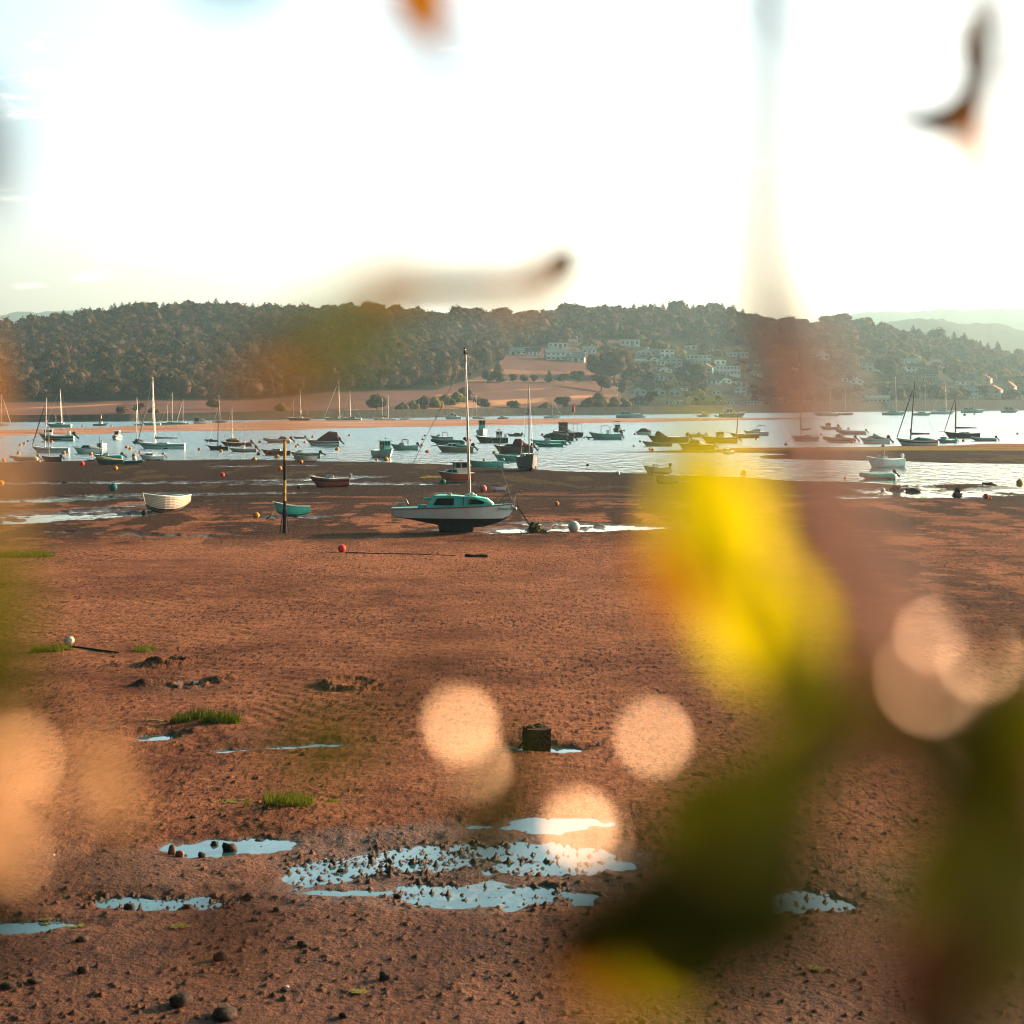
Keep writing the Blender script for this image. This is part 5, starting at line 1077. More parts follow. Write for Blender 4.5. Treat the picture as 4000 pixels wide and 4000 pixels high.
 ('cabin_cruiser', 2648, 2790, 1757, 'L4', 'motor', 'tan cabin cruiser half behind the yellow leaf', dict(top='b', gun='b', F=.13, cab=(.42, .8, .15), cabc='be', cover=((.1, .01), (.3, .08), (.42, .15)), coverc='w', ob='b')),
 ('cabin_boat', 2810, 2870, 1772, 'L28', 'motor', 'small white cabin boat leaning on the spit with its side blazing in the sun', dict(F=.22, heel=-14, ashore=.7, cab=(.3, .85, .2))),
 ('sailing_boat', 2850, 2965, 1710, 'L3', 'yacht', 'maroon open gaffer with a raked wooden mast', dict(top='m', F=.12, gun='be', bow=.12, mast=(.77, 1695, 1614, 8, 'wd', None, None, True, None, 5), mizzen=(.06, 76))),
 (M, 2900, 3003, 1701, 'L12', 'motor', 'white rounded sports cruiser with a black bimini', dict(F=.14, cab=(.35, .85, .12), rf=.65, arch=(.12, .36, .24), archc='k')),
 ('dinghy', 2508, 2622, 1856, 'L14', 'motor', 'pale V-hulled boat with outboard drawn up behind the golden one', dict(top='c', bot='be', F=.17, dr=.1, ashore=.9, console=.55, ob='b', tilt=.1)),
 ('dinghy', 2540, 2660, 1893, 'L30', 'open', 'golden-lit open boat on the mud left of the yellow leaf', dict(top='be', bot='b', F=.22, dr=.05, ashore=.8, gun='c', inside='b')),  # white boat; the gold light is put into its beige paint
 # right anchorage
 (Y, 3088, 3198, 1722, 'L7', 'yacht', 'twin-keeled white yacht standing on the spit with a brown sail cover', dict(F=.14, dr=.05, keel=.085, stripe='m', bot='b', cab=(.3, .62, .07), cabc='c', mast=(.63, 1700, 1512, -2, 'wd', .33, 'm', True, None, 5), bh=1.2, ashore=0)),
 (M, 3200, 3276, 1678, 'L4', 'motor', 'pinkish cuddy boat with a small square wheelhouse and big engine', dict(top='c', F=.13, house=(.42, .66, .22), housec='c', ob='b', obs=1.3)),
 ('inflatable_boat', 3269, 3385, 1697, 'L3', 'rib', 'grey and teal inflatable with a low console and red bags', dict(tube='gt', F=.11, console=.62, ob='n', obs=.9)),
 ('inflatable_boat', 3217, 3343, 1728, 'L3', 'rib', 'inflatable under a peaked brown cover', dict(tube='b', top='c', F=.12, cover=((.1, .04), (.3, .1), (.5, .22), (.6, .2), (.68, .02)), coverc='gc', ob='k')),
 (M, 3357, 3474, 1732, 'L4', 'motor', 'white cuddy boat with an arched cabin and teal canvas', dict(F=.14, stripe='tw', cab=(.52, .85, .12), rf=.55, cover=((.05, .02), (.3, .1), (.52, .2)), coverc='tc', ob='k', obs=1.25)),
 (M, 3403, 3506, 1825, 'L25', 'motor', 'white sun-bleached boat afloat in the near channel, stern lit', dict(F=.18, top='w', bot='w', L=5.0, screen=.66, ob='w', tilt=.1, mast=(.5, 0, 62, 0, 'da', None, None, False, None, 2))),
 ('inflatable_boat', 3360, 3500, 1870, 'L5', 'rib', 'turquoise inflatable boat with a black outboard in the near channel', dict(tube='a', top='t', F=.13, tr=.065, ob='k', trim=2)),
 (Y, 3498, 3662, 1741, 'L5', 'yacht', 'large white yacht with maroon sail cover and teal cockpit cover on the spit edge', dict(F=.13, stripe='n', bot='k', dr=.05, cover=((.06, .02), (.2, .05), (.45, .08), (.58, .02)), coverc='tc', mast=(.65, 1715, 1484, 18, 'da', .5, 'm', True, 'n', 6), bh=.9)),
 (M, 3660, 3736, 1730, 'L4', 'motor', 'pale fishing skiff with coloured floats aboard, behind the large yacht stern', dict(top='tw', F=.15, house=(.55, .8, .16), housec='tw', fenders=((.4, 'o'),), ob='g')),
 ('sailing_boat', 3685, 3826, 1711, 'L4', 'yacht', 'black-hulled gaff yacht with a dark sail cover and reddish mast', dict(top='k', F=.13, bow=.14, cab=(.3, .65, .04), mast=(.67, 1690, 1535, 3, 'wd', .62, 'n', True, 'n', 6), bh=.9)),
 ('inflatable_boat', 3795, 3893, 1723, 'L3', 'rib', 'pale inflatable at the right with a black outboard', dict(tube='gt', F=.11, ob='k')),
 # drawn up on the near mud
 ('rowing_boat', 566, 729, 2003, 'L50', 'open', 'white clinker-built rowing boat with a blue-black bottom on the sand', dict(L=3.9, F=.21, dr=.07, B=1.4, rock=.45, top='c', bot='n', gun='w', inside='t', clinker=True, ashore=.95, full=1.9, rake=.07, wl=.12, tw=.5)),
 ('dinghy', 1060, 1213, 2019, 'L14', 'open', 'small turquoise dinghy behind the black and yellow post', dict(top='a', bot='t', gun='c', inside='t', F=.2, dr=.08, ashore=1.0, full=1.7, rake=.12, trim=-4, rock=.25, tw=.65)),
]
for (nm, x0, x1, py, hd, kd, lb, o) in BOATS:
    if o.get('L') == 0: o.pop('L')
    m = o.get('mast')
    if m and m[1] == 0: o['mast'] = (m[0], py - 6, py - m[2] - 6) + m[3:]
    boat(nm, x0, x1, py, hd, kd, lb, o, cat=nm.replace('_', ' ') if nm not in (M,) else 'motorboat')

# ------------------------------------------------------------------ the bilge-keel sailing boat in front
def hero():
    p = at(1775, 2084); p.z = gz(p.x, p.y) - .05; s = p.y / F            # metres per picture column there
    root = empty('sailing_boat', p, R(-4)); tag(root, 'white sailing boat with a turquoise cabin and dark windows standing on its keel', 'sailing boat', 'boats lying in the estuary')
    X = lambda px: (px - 1775) * s
    Z = lambda py: (2084 - py) * s
    # hull lofted on measured sheer, waterline and keel line
    st = [(1531, 1990, 2013, 2012.5, .72), (1545, 1989, 2021, 2020, .80), (1600, 1987.5, 2034, 2025.5, .93), (1660, 1986, 2046, 2026, 1.0), (1720, 1984.5, 2057, 2026.5, 1.04), (1780, 1983, 2063, 2026.5, 1.05), (1840, 1981, 2064, 2027, 1.0),
          (1890, 1978.5, 2060, 2027, .86), (1930, 1976, 2050, 2027.5, .66), (1965, 1974, 2036, 2027.5, .42), (1990, 1972, 2018, 2017.9, .22), (2010, 1970.5, 1990, 1989.9, .035)]
    rings = []; half = []
    for (px, ys, yk, yw, hb) in st:
        zt, zk = Z(ys), Z(yk); zw = max(Z(yw), zk + .01); x = X(px)
        r = [(0, zk), (.5, zk + (zw - zk) * .35), (.86, zw - .01), (.93, zw + .02), (.97, (zw + zt) / 2), (1.0, zt)]
        pts = [(x + (0 if px < 1990 else 0), hb * a, z) for a, z in r]; half.append(pts); rings.append([(x_, -y_, z_) for x_, y_, z_ in pts[::-1]] + pts[1:])
    mb = MB(); nn = len(rings[0]); mb.v = [q for r in rings for q in r]
    for i in range(len(rings) - 1):
        for k_ in range(nn - 1):
            mb.f.append((i * nn + k_, i * nn + k_ + 1, (i + 1) * nn + k_ + 1, (i + 1) * nn + k_)); fz = min(k_, nn - 2 - k_); mb.m.append(0 if fz <= 1 else 1)
    mb.f.append(tuple(range(nn))); mb.m.append(0)
    mb.build('hull', [mat('weathered_white_topsides', (0.64, 0.80, 0.75), .45, var=.22, scale=1.1, col2=(0.66, 0.60, 0.54)), ANTI], root)
    dk = MB(); dk.loft([[(h[-1][0], -h[-1][1], h[-1][2] + .003), (h[-1][0], 0, h[-1][2] + .05), (h[-1][0], h[-1][1], h[-1][2] + .003)] for h in half], False, caps=False); dk.build('deck', TEAL, root)
    gw = MB()
    for sg in (-1, 1): gw.tube([(h[-1][0], sg * (h[-1][1] + .02), h[-1][2]) for h in half], .035, 6)
    gw.tube([(half[0][-1][0], -half[0][-1][1], half[0][-1][2]), (half[0][-1][0], half[0][-1][1], half[0][-1][2])], .035, 6); gw.build('rubbing_strake', mat('grey_brown_strake', (.16, .15, .13), .7), root)
    for sg in (-1, 1):
        kb = MB(); y = sg * .38
        kb.add([(X(1722), y - .07, -.12), (X(1846), y - .07, -.12), (X(1846), y + .07, -.12), (X(1722), y + .07, -.12), (X(1708), y - .12 * 1 - sg * .12, Z(2028)), (X(1852), y - .12 - sg * .12, Z(2028)), (X(1852), y + .12 - sg * .12, Z(2028)), (X(1708), y + .12 - sg * .12, Z(2028))],
               [(3, 2, 1, 0), (4, 5, 6, 7), (0, 1, 5, 4), (1, 2, 6, 5), (2, 3, 7, 6), (3, 0, 4, 7)])
        kb.build('keel', ANTI, root)
    # cabin: side profile extruded with a tumblehome
    prof = [(1672, 1985), (1685, 1947), (1700, 1938), (1760, 1937), (1812, 1941), (1850, 1941), (1896, 1948), (1929, 1974)]
    n = len(prof); top_ = .58; bt = .78
    vs = []
    for sg in (-1, 1):
        for (px, py) in prof: vs.append((X(px), sg * (top_ if py < 1960 else bt) * (1 if px < 1880 else .72), Z(py)))
    for sg in (-1, 1): vs += [(X(1672), sg * bt, Z(1990)), (X(1929), sg * bt * .62, Z(1981))]
    cb = MB(); cb.v = vs; A0, B0 = n * 2, n * 2 + 1; A1, B1 = n * 2 + 2, n * 2 + 3
    cb.f = [tuple([A0] + list(range(n)) + [B0])[::-1], tuple([A1] + list(range(n, 2 * n)) + [B1])] + [(i, i + 1, n + i + 1, n + i) for i in range(n - 1)] + [(A0, 0, n, A1)]; cb.m = [0] * len(cb.f)
    cabin_o = cb.build('cabin', AQUA, root)
    def side(pts, name, m_, off=.02):
        for sg in (-1, 1):
            w_ = MB(); q = []
            for (px, py) in pts:
                t_ = (py - 1941) / (1985 - 1941); q.append((X(px), sg * ((top_ + (bt - top_) * t_ + off) * (1 - .24 * max(0, (px - 1800) / 130))), Z(py)))
            qi = [(x, y - sg * (off + .03), z) for x, y, z in q]; k_ = len(q)
            w_.v = q + qi; w_.f = [tuple(range(k_))] + [(i, (i + 1) % k_, k_ + (i + 1) % k_, k_ + i) for i in range(k_)]; w_.m = [0] * len(w_.f); w_.build(name, m_, cabin_o)
    side([(1697, 1974), (1710, 1950), (1716, 1948), (1774, 1948), (1778, 1951), (1777, 1974)], 'window', GLASS)
    side([(1835, 1971), (1836, 1951), (1870, 1951), (1888, 1956), (1897, 1963), (1893, 1969), (1880, 1971)], 'window', GLASS)
    side([(1814, 1942), (1816, 1942), (1817, 1976), (1815, 1976)], 'seam', DTEAL, .025)
    fs_ = MB(); fs_.add([(X(1900), -.34, Z(1950)), (X(1926), -.4, Z(1971)), (X(1926), .4, Z(1971)), (X(1900), .34, Z(1950)), (X(1902), -.34, Z(1948)), (X(1928), -.4, Z(1969)), (X(1928), .4, Z(1969)), (X(1902), .34, Z(1948))], [(3, 2, 1, 0), (4, 5, 6, 7), (0, 1, 5, 4), (1, 2, 6, 5), (2, 3, 7, 6), (3, 0, 4, 7)]); fs_.build('front_hatch', CREAM, cabin_o)
    hr = MB(); hr.tube([(X(1699), -.3, Z(1931)), (X(1765), -.3, Z(1931))], .05, 6); hr.box(X(1696), X(1712), -.36, -.24, Z(1936), Z(1931)); hr.box(X(1750), X(1766), -.36, -.24, Z(1937), Z(1932)); hr.build('grab_rail', CREAM, cabin_o)
    bx = MB(); bx.tube([(X(1658), -.2, Z(1953)), (X(1680), -.2, Z(1951))], .1, 8); bx.box(X(1636), X(1668), -.5, -.2, Z(1987), Z(1974)); bx.box(X(1639), X(1644), -.4, -.35, Z(1975), Z(1961)); bx.build('winch_box', AQUA, root)
    gc = MB()
    for (px, py, r) in ((1822, 1938, .09), (1832, 1936, .12), (1846, 1934, .13), (1858, 1938, .1)): gc.ball((X(px), -.1, Z(py)), r, (1, 1, .8))
    gc.build('deck_fittings', WHITE, root)
    # stern rail, pulpit
    sr = MB()
    for sg in (-1, 1): sr.tube([(X(1536), sg * .68, Z(1985)), (X(1545), sg * .68, Z(1962)), (X(1556), sg * .66, Z(1956)), (X(1580), sg * .66, Z(1958)), (X(1588), sg * .7, Z(1975))], .022, 5)
    sr.tube([(X(1545), -.68, Z(1962)), (X(1540), 0, Z(1964)), (X(1545), .68, Z(1962))], .02, 5); sr.tube([(X(1558), -.67, Z(1971)), (X(1586), -.67, Z(1971))], .025, 5); sr.build('stern_rail', STEEL, root)
    pp = MB(); pt = (X(2038), 0, Z(1920))
    for sg in (-1, 1):
        pp.tube([(X(1948), sg * .5, Z(1970)), (X(1975), sg * .44, Z(1937)), pt], .022, 5)
        pp.tube([(X(1985), sg * .24, Z(1972)), (X(1998), sg * .26, Z(1929))], .018, 5); pp.tube([(X(1968), sg * .36, Z(1973)), (X(1990), sg * .3, Z(1931))], .018, 5); pp.tube([(X(2006), sg * .05, Z(1972)), (X(2018), sg * .12, Z(1924))], .018, 5)
        pp.tube([(X(1955), sg * .44, Z(1960)), (X(2008), sg * .12, Z(1955))], .014, 4)
    pp.build('pulpit', DALU, root)
    an = MB(); an.tube([(X(1996), -.12, Z(1974)), (X(2006), -.14, Z(1985)), (X(2018), -.12, Z(1994))], .035, 6); an.ball((X(2014), -.1, Z(1990)), .1); an.build('anchor', ALU, root)
    # mast, slightly leaning left going up
    ms = MB(); ms.tube([(X(1835), 0, Z(1940)), (X(1826), 0, Z(1650)), (X(1818), 0, Z(1388))], [.085, .08, .06], 10); mo = ms.build('mast', mat('grey_mast_alloy', (.30, .30, .31), .35, metal=.7), root)
    tl = MB(); tl.tube([(X(1816), 0, Z(1384)), (X(1816), 0, Z(1372))], .06, 8); tl.tube([(X(1816), 0, Z(1368)), (X(1816), 0, Z(1361))], .062, 8); tl.build('mast_light', BLACK, mo)
    t2 = MB(); t2.tube([(X(1816), 0, Z(1372.5)), (X(1816), 0, Z(1367.5))], .06, 8); t2.build('mast_light_lens', CREAM, mo)
    t3 = MB(); t3.tube([(X(1806), 0, Z(1387)), (X(1828), 0, Z(1386))], .035, 6); t3.tube([(X(1828), 0, Z(1359)), (X(1846), 0, Z(1367))], .008, 4); t3.build('masthead_bracket', DALU, mo)
    sp = MB(); sp.tube([(X(1826), -.75, Z(1633)), (X(1826), 0, Z(1640)), (X(1826), .75, Z(1633))], .022, 5); sp.build('spreader', DALU, mo)
    def line_(nm, pts, r, m_): q = MB(); q.tube([(X(a), y, Z(b)) for a, y, b in pts], r, 4); q.build(nm, m_, root)
    line_('forestay', [(2006, 0, 1970), (1880, 0, 1600), (1820, 0, 1392)], .008, DALU)
    line_('halyard', [(1804, -.02, 1392), (1770, -.2, 1500), (1706, -.55, 1636), (1660, -.9, 1730), (1624, -1.3, 1812)], .016, DALU)
    line_('halyard', [(1806, -.04, 1390), (1760, -.2, 1520), (1702, -.5, 1650)], .012, DALU)
    line_('shroud', [(1840, -.8, 1980), (1826, -.75, 1633), (1818, 0, 1400)], .007, DALU)
    line_('shroud', [(1840, .8, 1980), (1826, .75, 1633), (1818, 0, 1400)], .007, DALU)
    # the name on the bow
    cu = bpy.data.curves.new('name_lettering', 'FONT'); cu.body = 'Jimmy Ch'; cu.size = .27; cu.shear = .45; cu.extrude = .003
    to = bpy.data.objects.new('name_lettering', cu); C.objects.link(to); dg = bpy.context.evaluated_depsgraph_get(); me = bpy.data.meshes.new_from_object(to.evaluated_get(dg)); bpy.data.objects.remove(to)
    me.materials.clear(); me.materials.append(mat('teal_lettering', (.03, .16, .14), .6)); lo = bpy.data.objects.new('name_lettering', me); C.objects.link(lo); lo.parent = root
    x0, x1 = 1946, 1990; ya, yb = .60, .24; lo.location = (X(1946), -.615, Z(1994)); lo.rotation_euler = (R(90), 0, R(29)); lo.scale = (1.05, 1, 1)
    return root
hero()

# ------------------------------------------------------------------ buoys
BC = dict(o=mat('orange_buoy', (0.80, 0.24, 0.03), .5, var=.25, scale=6), r=mat('red_buoy', (0.80, 0.05, 0.04), .5, var=.15, scale=6), p=mat('pink_buoy', (0.62, 0.16, 0.17), .5, var=.3, scale=6), w=mat('white_buoy', (0.62, 0.62, 0.58), .5, var=.25, scale=5),
          g=mat('green_buoy', (0.015, 0.13, 0.10), .5, var=.25, scale=5), d=mat('dark_weedy_buoy', (0.08, 0.045, 0.03), .8, var=.5, scale=5), y=mat('yellow_orange_buoy', (0.60, 0.28, 0.03), .5, var=.2, scale=6), k=BLACK)
BN = dict(o='orange', r='bright red', p='faded pink-red', w='white', g='dark green', d='dark weedy', y='yellow-orange', k='black')
def buoy_proto(c):
    root = empty('mooring_buoy', (0, 0, -400)); mb = MB(); rings = []
    for i in range(1, 12):
        a = math.pi * i / 12; rings.append([(math.sin(a) * math.cos(2 * math.pi * k_ / 16), math.sin(a) * math.sin(2 * math.pi * k_ / 16), -math.cos(a)) for k_ in range(16)])
    mb.loft(rings, True); b = mb.build('float', BC[c], root, True); reg(b, root)
    e = MB(); e.tube([(0, 0, .93), (0, 0, 1.12)], [.22, .16], 8); e.tube([(-.12, 0, 1.08), (-.1, 0, 1.3), (.1, 0, 1.3), (.12, 0, 1.08)], .045, 5); e = e.build('mooring_eye', BLACK, root); reg(e, root)
    return root
BP = {}
def buoy(px, py, r, c, where, tilt=None, land=False):
    if c not in BP: BP[c] = buoy_proto(c); o = BP[c]
    else: o = copy_tree(BP[c])
    p = at(px, py + r * (.75 if not land else .9)); z = gz(p.x, p.y) if land else 0
    R_ = r * p.y / F; o.location = (p.x, p.y, z + R_ * (.35 if not land else .86)); o.scale = (R_, R_, R_)
    t = (.3 if not land else 1.25) if tilt is None else tilt; o.rotation_euler = (random.uniform(-.2, .2) + (t * .3 if land else 0), t * random.choice((-1, 1)) if land else random.uniform(-.3, .3), random.random() * 6)
    tag(o, '%s round mooring buoy %s' % (BN[c], where), 'buoy', 'mooring buoys')
BUOYS = [
 (14, 1796, 8, 'o', 'at the left edge beside the beige inflatable', 0), (72, 1767, 7, 'o', 'below the bow of the low day-sailer', 0), (79, 1737, 6, 'o', 'left of the pale workboat, lower of two', 0), (95, 1730, 6, 'p', 'left of the pale workboat, upper of two', 0), (109, 1722, 5, 'd', 'on the workboat mooring line', 0),
 (202, 1724, 6, 'o', 'under the workboat side', 0), (249, 1766, 8, 'o', 'before the stern of the low day-sailer', 0), (140, 1747, 5, 'r', 'at the bow of the low day-sailer', 0), (320, 1814, 10, 'r', 'on the dark mud left of the tan-covered boat', 1), (451, 1832, 9, 'o', 'on the dark mud below the tan-covered boat', 1), (355, 1770, 8, 'o', 'at the bow of the flat speedboat', 0), (153, 1804, 6, 'o', 'at the stern of the beige inflatable', 1),
 (495, 1745, 7, 'o', 'left one of the pair before the racing yacht', 0), (508, 1750, 7, 'o', 'right one of the pair before the racing yacht', 0), (524, 1776, 9, 'o', 'heaped on a white float beside the leaning cruiser', 0), (525, 1788, 9, 'w', 'under the heaped orange one', 0), (547, 1766, 5, 'r', 'on the bow of the leaning cruiser', 0),
 (442, 1907, 16, 'g', 'resting on the wet mud left', 1), (4, 1892, 12, 'o', 'cut by the left edge on the mud', 1), (778, 1753, 6, 'p', 'on the water left of the black gaffer', 0), (863, 1759, 7, 'y', 'in front of the black gaffer', 0), (869, 1858, 9, 'r', 'alone on the dark mud left of the striped post', 1), (1093, 1832, 9, 'o', 'just left of the striped post on the mud', 1),
 (1014, 1725, 6, 'p', 'on the water above the dark sports boat', 0), (1009, 1771, 7, 'd', 'left of the dark sports boat bow', 0), (994, 1792, 9, 'y', 'right one of two at the water edge left of the post', 0), (986, 1794, 6, 'o', 'left one of two at the water edge left of the post', 0), (1082, 1781, 10, 'o', 'big, at the water edge just left of the post', 0), (1176, 1806, 8, 'o', 'before the small grey tender', 1),
 (1157, 1742, 6, 'o', 'below the mooring line of the maroon-canvas cruiser', 0), (1163, 1737, 5, 'k', 'beside the orange one under the mooring line', 0), (1317, 1752, 8, 'o', 'under the maroon-canvas cruiser stern', 0), (1190, 1727, 5, 'r', 'on the bow of the maroon-canvas cruiser', 0), (1222, 1705, 6, 'o', 'above the maroon-canvas cruiser', 0), (1365, 1699, 5, 'p', 'right of the maroon-canvas cruiser', 0),
 (1480, 1782, 7, 'r', 'against the bow-on cabin boat', 0), (1508, 1791, 10, 'y', 'big, in front of the bow-on cabin boat', 0), (1470, 1794, 5, 'p', 'small, left of the big one before the bow-on boat', 0), (1660, 1700, 5, 'p', 'topmost of the column left of the tall mast', 0), (1651, 1715, 5, 'p', 'second of the column left of the tall mast', 0), (1648, 1736, 6, 'p', 'third of the column left of the tall mast', 0), (1668, 1762, 7, 'r', 'lowest of the column left of the tall mast', 0),
 (1716, 1743, 5, 'r', 'on the tan day cruiser bow', 0), (1836, 1718, 6, 'r', 'left of the dark fishing boat', 0), (1891, 1796, 6, 'y', 'above the long turquoise open boat', 0), (1929, 1766, 7, 'y', 'at the bow of the brown wooden cruiser', 0), (1730, 1881, 12, 'g', 'beside the brick-red cabin boat', 1), (1887, 1913, 15, 'p', 'large, beside the small white tender', 1),
 (2118, 1696, 6, 'p', 'on the water left of the pilot boat', 0), (2282, 1709, 4, 'd', 'left of the blue-green dinghy', 0), (2309, 1690, 6, 'p', 'above the centre-console boat', 0), (2300, 1713, 5, 'o', 'below the bow of the centre-console boat', 0), (2437, 1681, 5, 'd', 'right of the end-on canopy boat', 0), (2475, 1741, 4, 'd', 'left of the beige rowing boat, lower', 0), (2500, 1723, 5, 'd', 'left of the beige rowing boat, upper', 0), (2480, 1694, 5, 'p', 'at the bow of the maroon-covered boat', 0), (2295, 1815, 6, 'd', 'alone on the smooth water in the middle', 0),
 (2413, 1851, 9, 'w', 'on the water edge left of the pale V-hulled boat', 1), (2539, 1753, 5, 'o', 'left one of two on the thin mud spit', 1), (2549, 1757, 7, 'o', 'right one of two on the thin mud spit', 1), (2175, 1972, 9, 'o', 'on the sand right of the turquoise-cabin boat', 1), (2242, 2063, 23, 'w', 'very large, by the bright pool right of the turquoise-cabin boat', 1),
 (3070, 1735, 6, 'd', 'on the mooring line of the twin-keeled yacht', 0), (3163, 1674, 5, 'o', 'left of the pinkish cuddy boat', 0), (3210, 1695, 6, 'p', 'below the pinkish cuddy boat', 0), (3328, 1726, 7, 'o', 'at the stern of the brown-covered inflatable', 0), (3367, 1711, 4, 'r', 'on the bow of the teal-canvas boat', 0), (3449, 1740, 7, 'd', 'hanging above the spit near the sun-bleached boat', 0),
 (3301, 1866, 6, 'o', 'on the smooth near channel left of the turquoise inflatable', 0), (3351, 1868, 3, 'y', 'tiny, just left of the turquoise inflatable', 0), (3625, 1693, 5, 'o', 'above the boom of the large yacht', 0), (3763, 1720, 6, 'r', 'between the black gaff yacht and the pale inflatable', 0), (3975, 1693, 5, 'o', 'alone on the far right water', 0), (3983, 1880, 13, 'y', 'large, in the shallows at the right edge', 0), (3852, 1943, 11, 'r', 'on the mud at the right, pink-red', 1), (3868, 1949, 5, 'y', 'small, touching the pink-red one on the right mud', 1), (3448, 1912, 9, 'w', 'on a clod of weed in the right-hand pools', 1), (2955, 1715, 5, 'o', 'below the stern of the maroon gaffer', 0),
 (563, 2000, 11, 'd', 'at the bow of the white clinker rowing boat', 1), (1002, 2018, 12, 'y', 'weed-stained, left of the turquoise dinghy', 1), (1336, 2150, 16, 'r', 'on the sand below the striped post', 1), (3806, 1617, 4, 'd', 'off the quay, left of two', 0), (3768, 1619, 6, 'd', 'conical, under the motor-sailer', 0), (3272, 1624, 4, 'r', 'between the two far yachts right of the sandbank', 0), (1168, 1908, 8, 'd', 'on the mooring chain left of the red speedboat', 1), (322, 1663, 4, 'p', 'beyond the sandbank near the grey-green yacht', 0), (435, 1662, 4, 'p', 'beyond the sandbank right of the small workboat', 0)]
for (px, py, r, c, wh, ld) in BUOYS: buoy(px, py, r, c, wh, land=bool(ld))
# ------------------------------------------------------------------ striped channel post
def post():
    p = at(1112, 2090); p.z = gz(p.x, p.y); s = p.y / F; root = empty('channel_post', p); tag(root, 'tall black and yellow striped channel post with slanting iron legs', 'post')
    YEL = mat('faded_yellow_paint', (0.52, 0.34, 0.09), .6, var=.3, scale=5); BLK = mat('tarred_black_paint', (0.012, 0.011, 0.011), .6, var=.4)
    Z = lambda py: (2090 - py) * s
    for a, b, m_, r in ((1722, 1729, mat('red_post_cap', (.35, .06, .03), .6), .088), (1729, 1803, YEL, .088), (1803, 1882, BLK, .089), (1882, 1962, YEL, .088), (1962, 1996, BLK, .088), (1996, 2096, BLK, .117)):
        mb = MB(); mb.tube([(0, 0, Z(b)), (0, 0, Z(a))], r, 14); mb.build('black_band' if m_ is BLK else ('cap' if a == 1722 else 'yellow_band'), m_, root)
    rb = MB(); rb.tube([(0, 0, Z(1933)), (0, 0, Z(1931))], .092, 14); rb.tube([(0, 0, Z(1940)), (0, 0, Z(1938))], .092, 14); rb.build('rope_ring', BLACK, root)
    for (dx, dy, tx) in ((-.27, -.15, -.14), (.27, -.1, .10), (-.15, .25, -.12)):
        mb = MB(); mb.tube([(dx * .35, dy * .3, Z(1998)), (dx, dy, -.05)], .02, 6); mb.build('leg', mat('rusty_iron', (.07, .035, .025), .9, var=.4, scale=10), root)
    br = MB(); br.tube([(-.27, -.15, .05), (-.15, .25, .25), (-.27, -.15, .3)], .012, 5); br.build('brace', BLACK, root)
post()
def rope(px_list, r, label, m_=ROPE, name='mooring_rope', cat='rope', lift=None):
    pts = []
    for (px, py, z) in px_list: q = at(px, py, z); q.z = z if z > .02 else gz(q.x, q.y) + r * .6; pts.append(q)
    mb = MB(); mb.tube(pts, r, 6); o = mb.build(name, m_, None, True); tag(o, label, cat, 'mooring ropes and chains')
hb = at(2000, 2084)
def hz(px, py, D=None):                       # a point above the ground at the distance of the big boat
    D = D or hb.y; return Vector(((px - CX) * D / F, D, H - (py - HZ) * D / F))
def rope3(pts, r, label, name='mooring_chain', m_=ROPE):
    mb = MB(); mb.tube(pts, r, 6); tag(mb.build(name, m_, None, True), label, 'chain' if 'chain' in name else 'rope', 'mooring ropes and chains')
rope3([hz(2020, 1972), hz(2032, 1995), hz(2050, 2022), hz(2068, 2050)], .045, 'weedy mooring chain sloping down from the bow of the turquoise-cabin boat')
rope3([hz(2068, 2048), hz(2069, 2068), hz(2068, 2086)], .022, 'thin chain hanging straight to the sand in front of the weed', m_=STEEL)
rope([(1350, 2166, 0), (1450, 2170, 0), (1560, 2172, 0), (1680, 2174, 0), (1780, 2180, 0)], .022, 'dark rope lying across the sand right of the bright red buoy')
rope([(1820, 2181, 0), (1850, 2184, 0), (1880, 2182, 0), (1905, 2184, 0)], .09, 'thick clump at the end of the dark rope on the sand')
rope([(270, 2540, 0), (310, 2543, 0), (350, 2548, 0), (395, 2556, 0), (465, 2564, 0)], .03, 'short dark rope on the sand beside the plastic drum')
rope3([hz(1068, 2002, 107), hz(1056, 2016, 106), hz(1040, 2028, 106)], .05, 'dark chain from the turquoise dinghy to its buoy')
rope3([hz(2490 - 1290, 1900, 152), hz(1192, 1908, 150), hz(1175, 1913, 148)], .06, 'dark chain off the bow of the red speedboat')
for (a, b, c_, D, lb) in (((140, 1737), (133, 1752), (95, 1767), 255, 'slack mooring line of the low day-sailer'), ((1894, 1692), (1876, 1706), (1862, 1718), 305, 'mooring line of the dark fishing boat'), ((3088, 1710), (3078, 1722), (3062, 1745), 290, 'mooring line of the twin-keeled yacht'), ((150, 1700), (130, 1716), (113, 1722), 315, 'mooring line of the pale workboat')):
    rope3([hz(*a, D), hz(*b, D), hz(*c_, D)], .035, lb, 'mooring_rope')

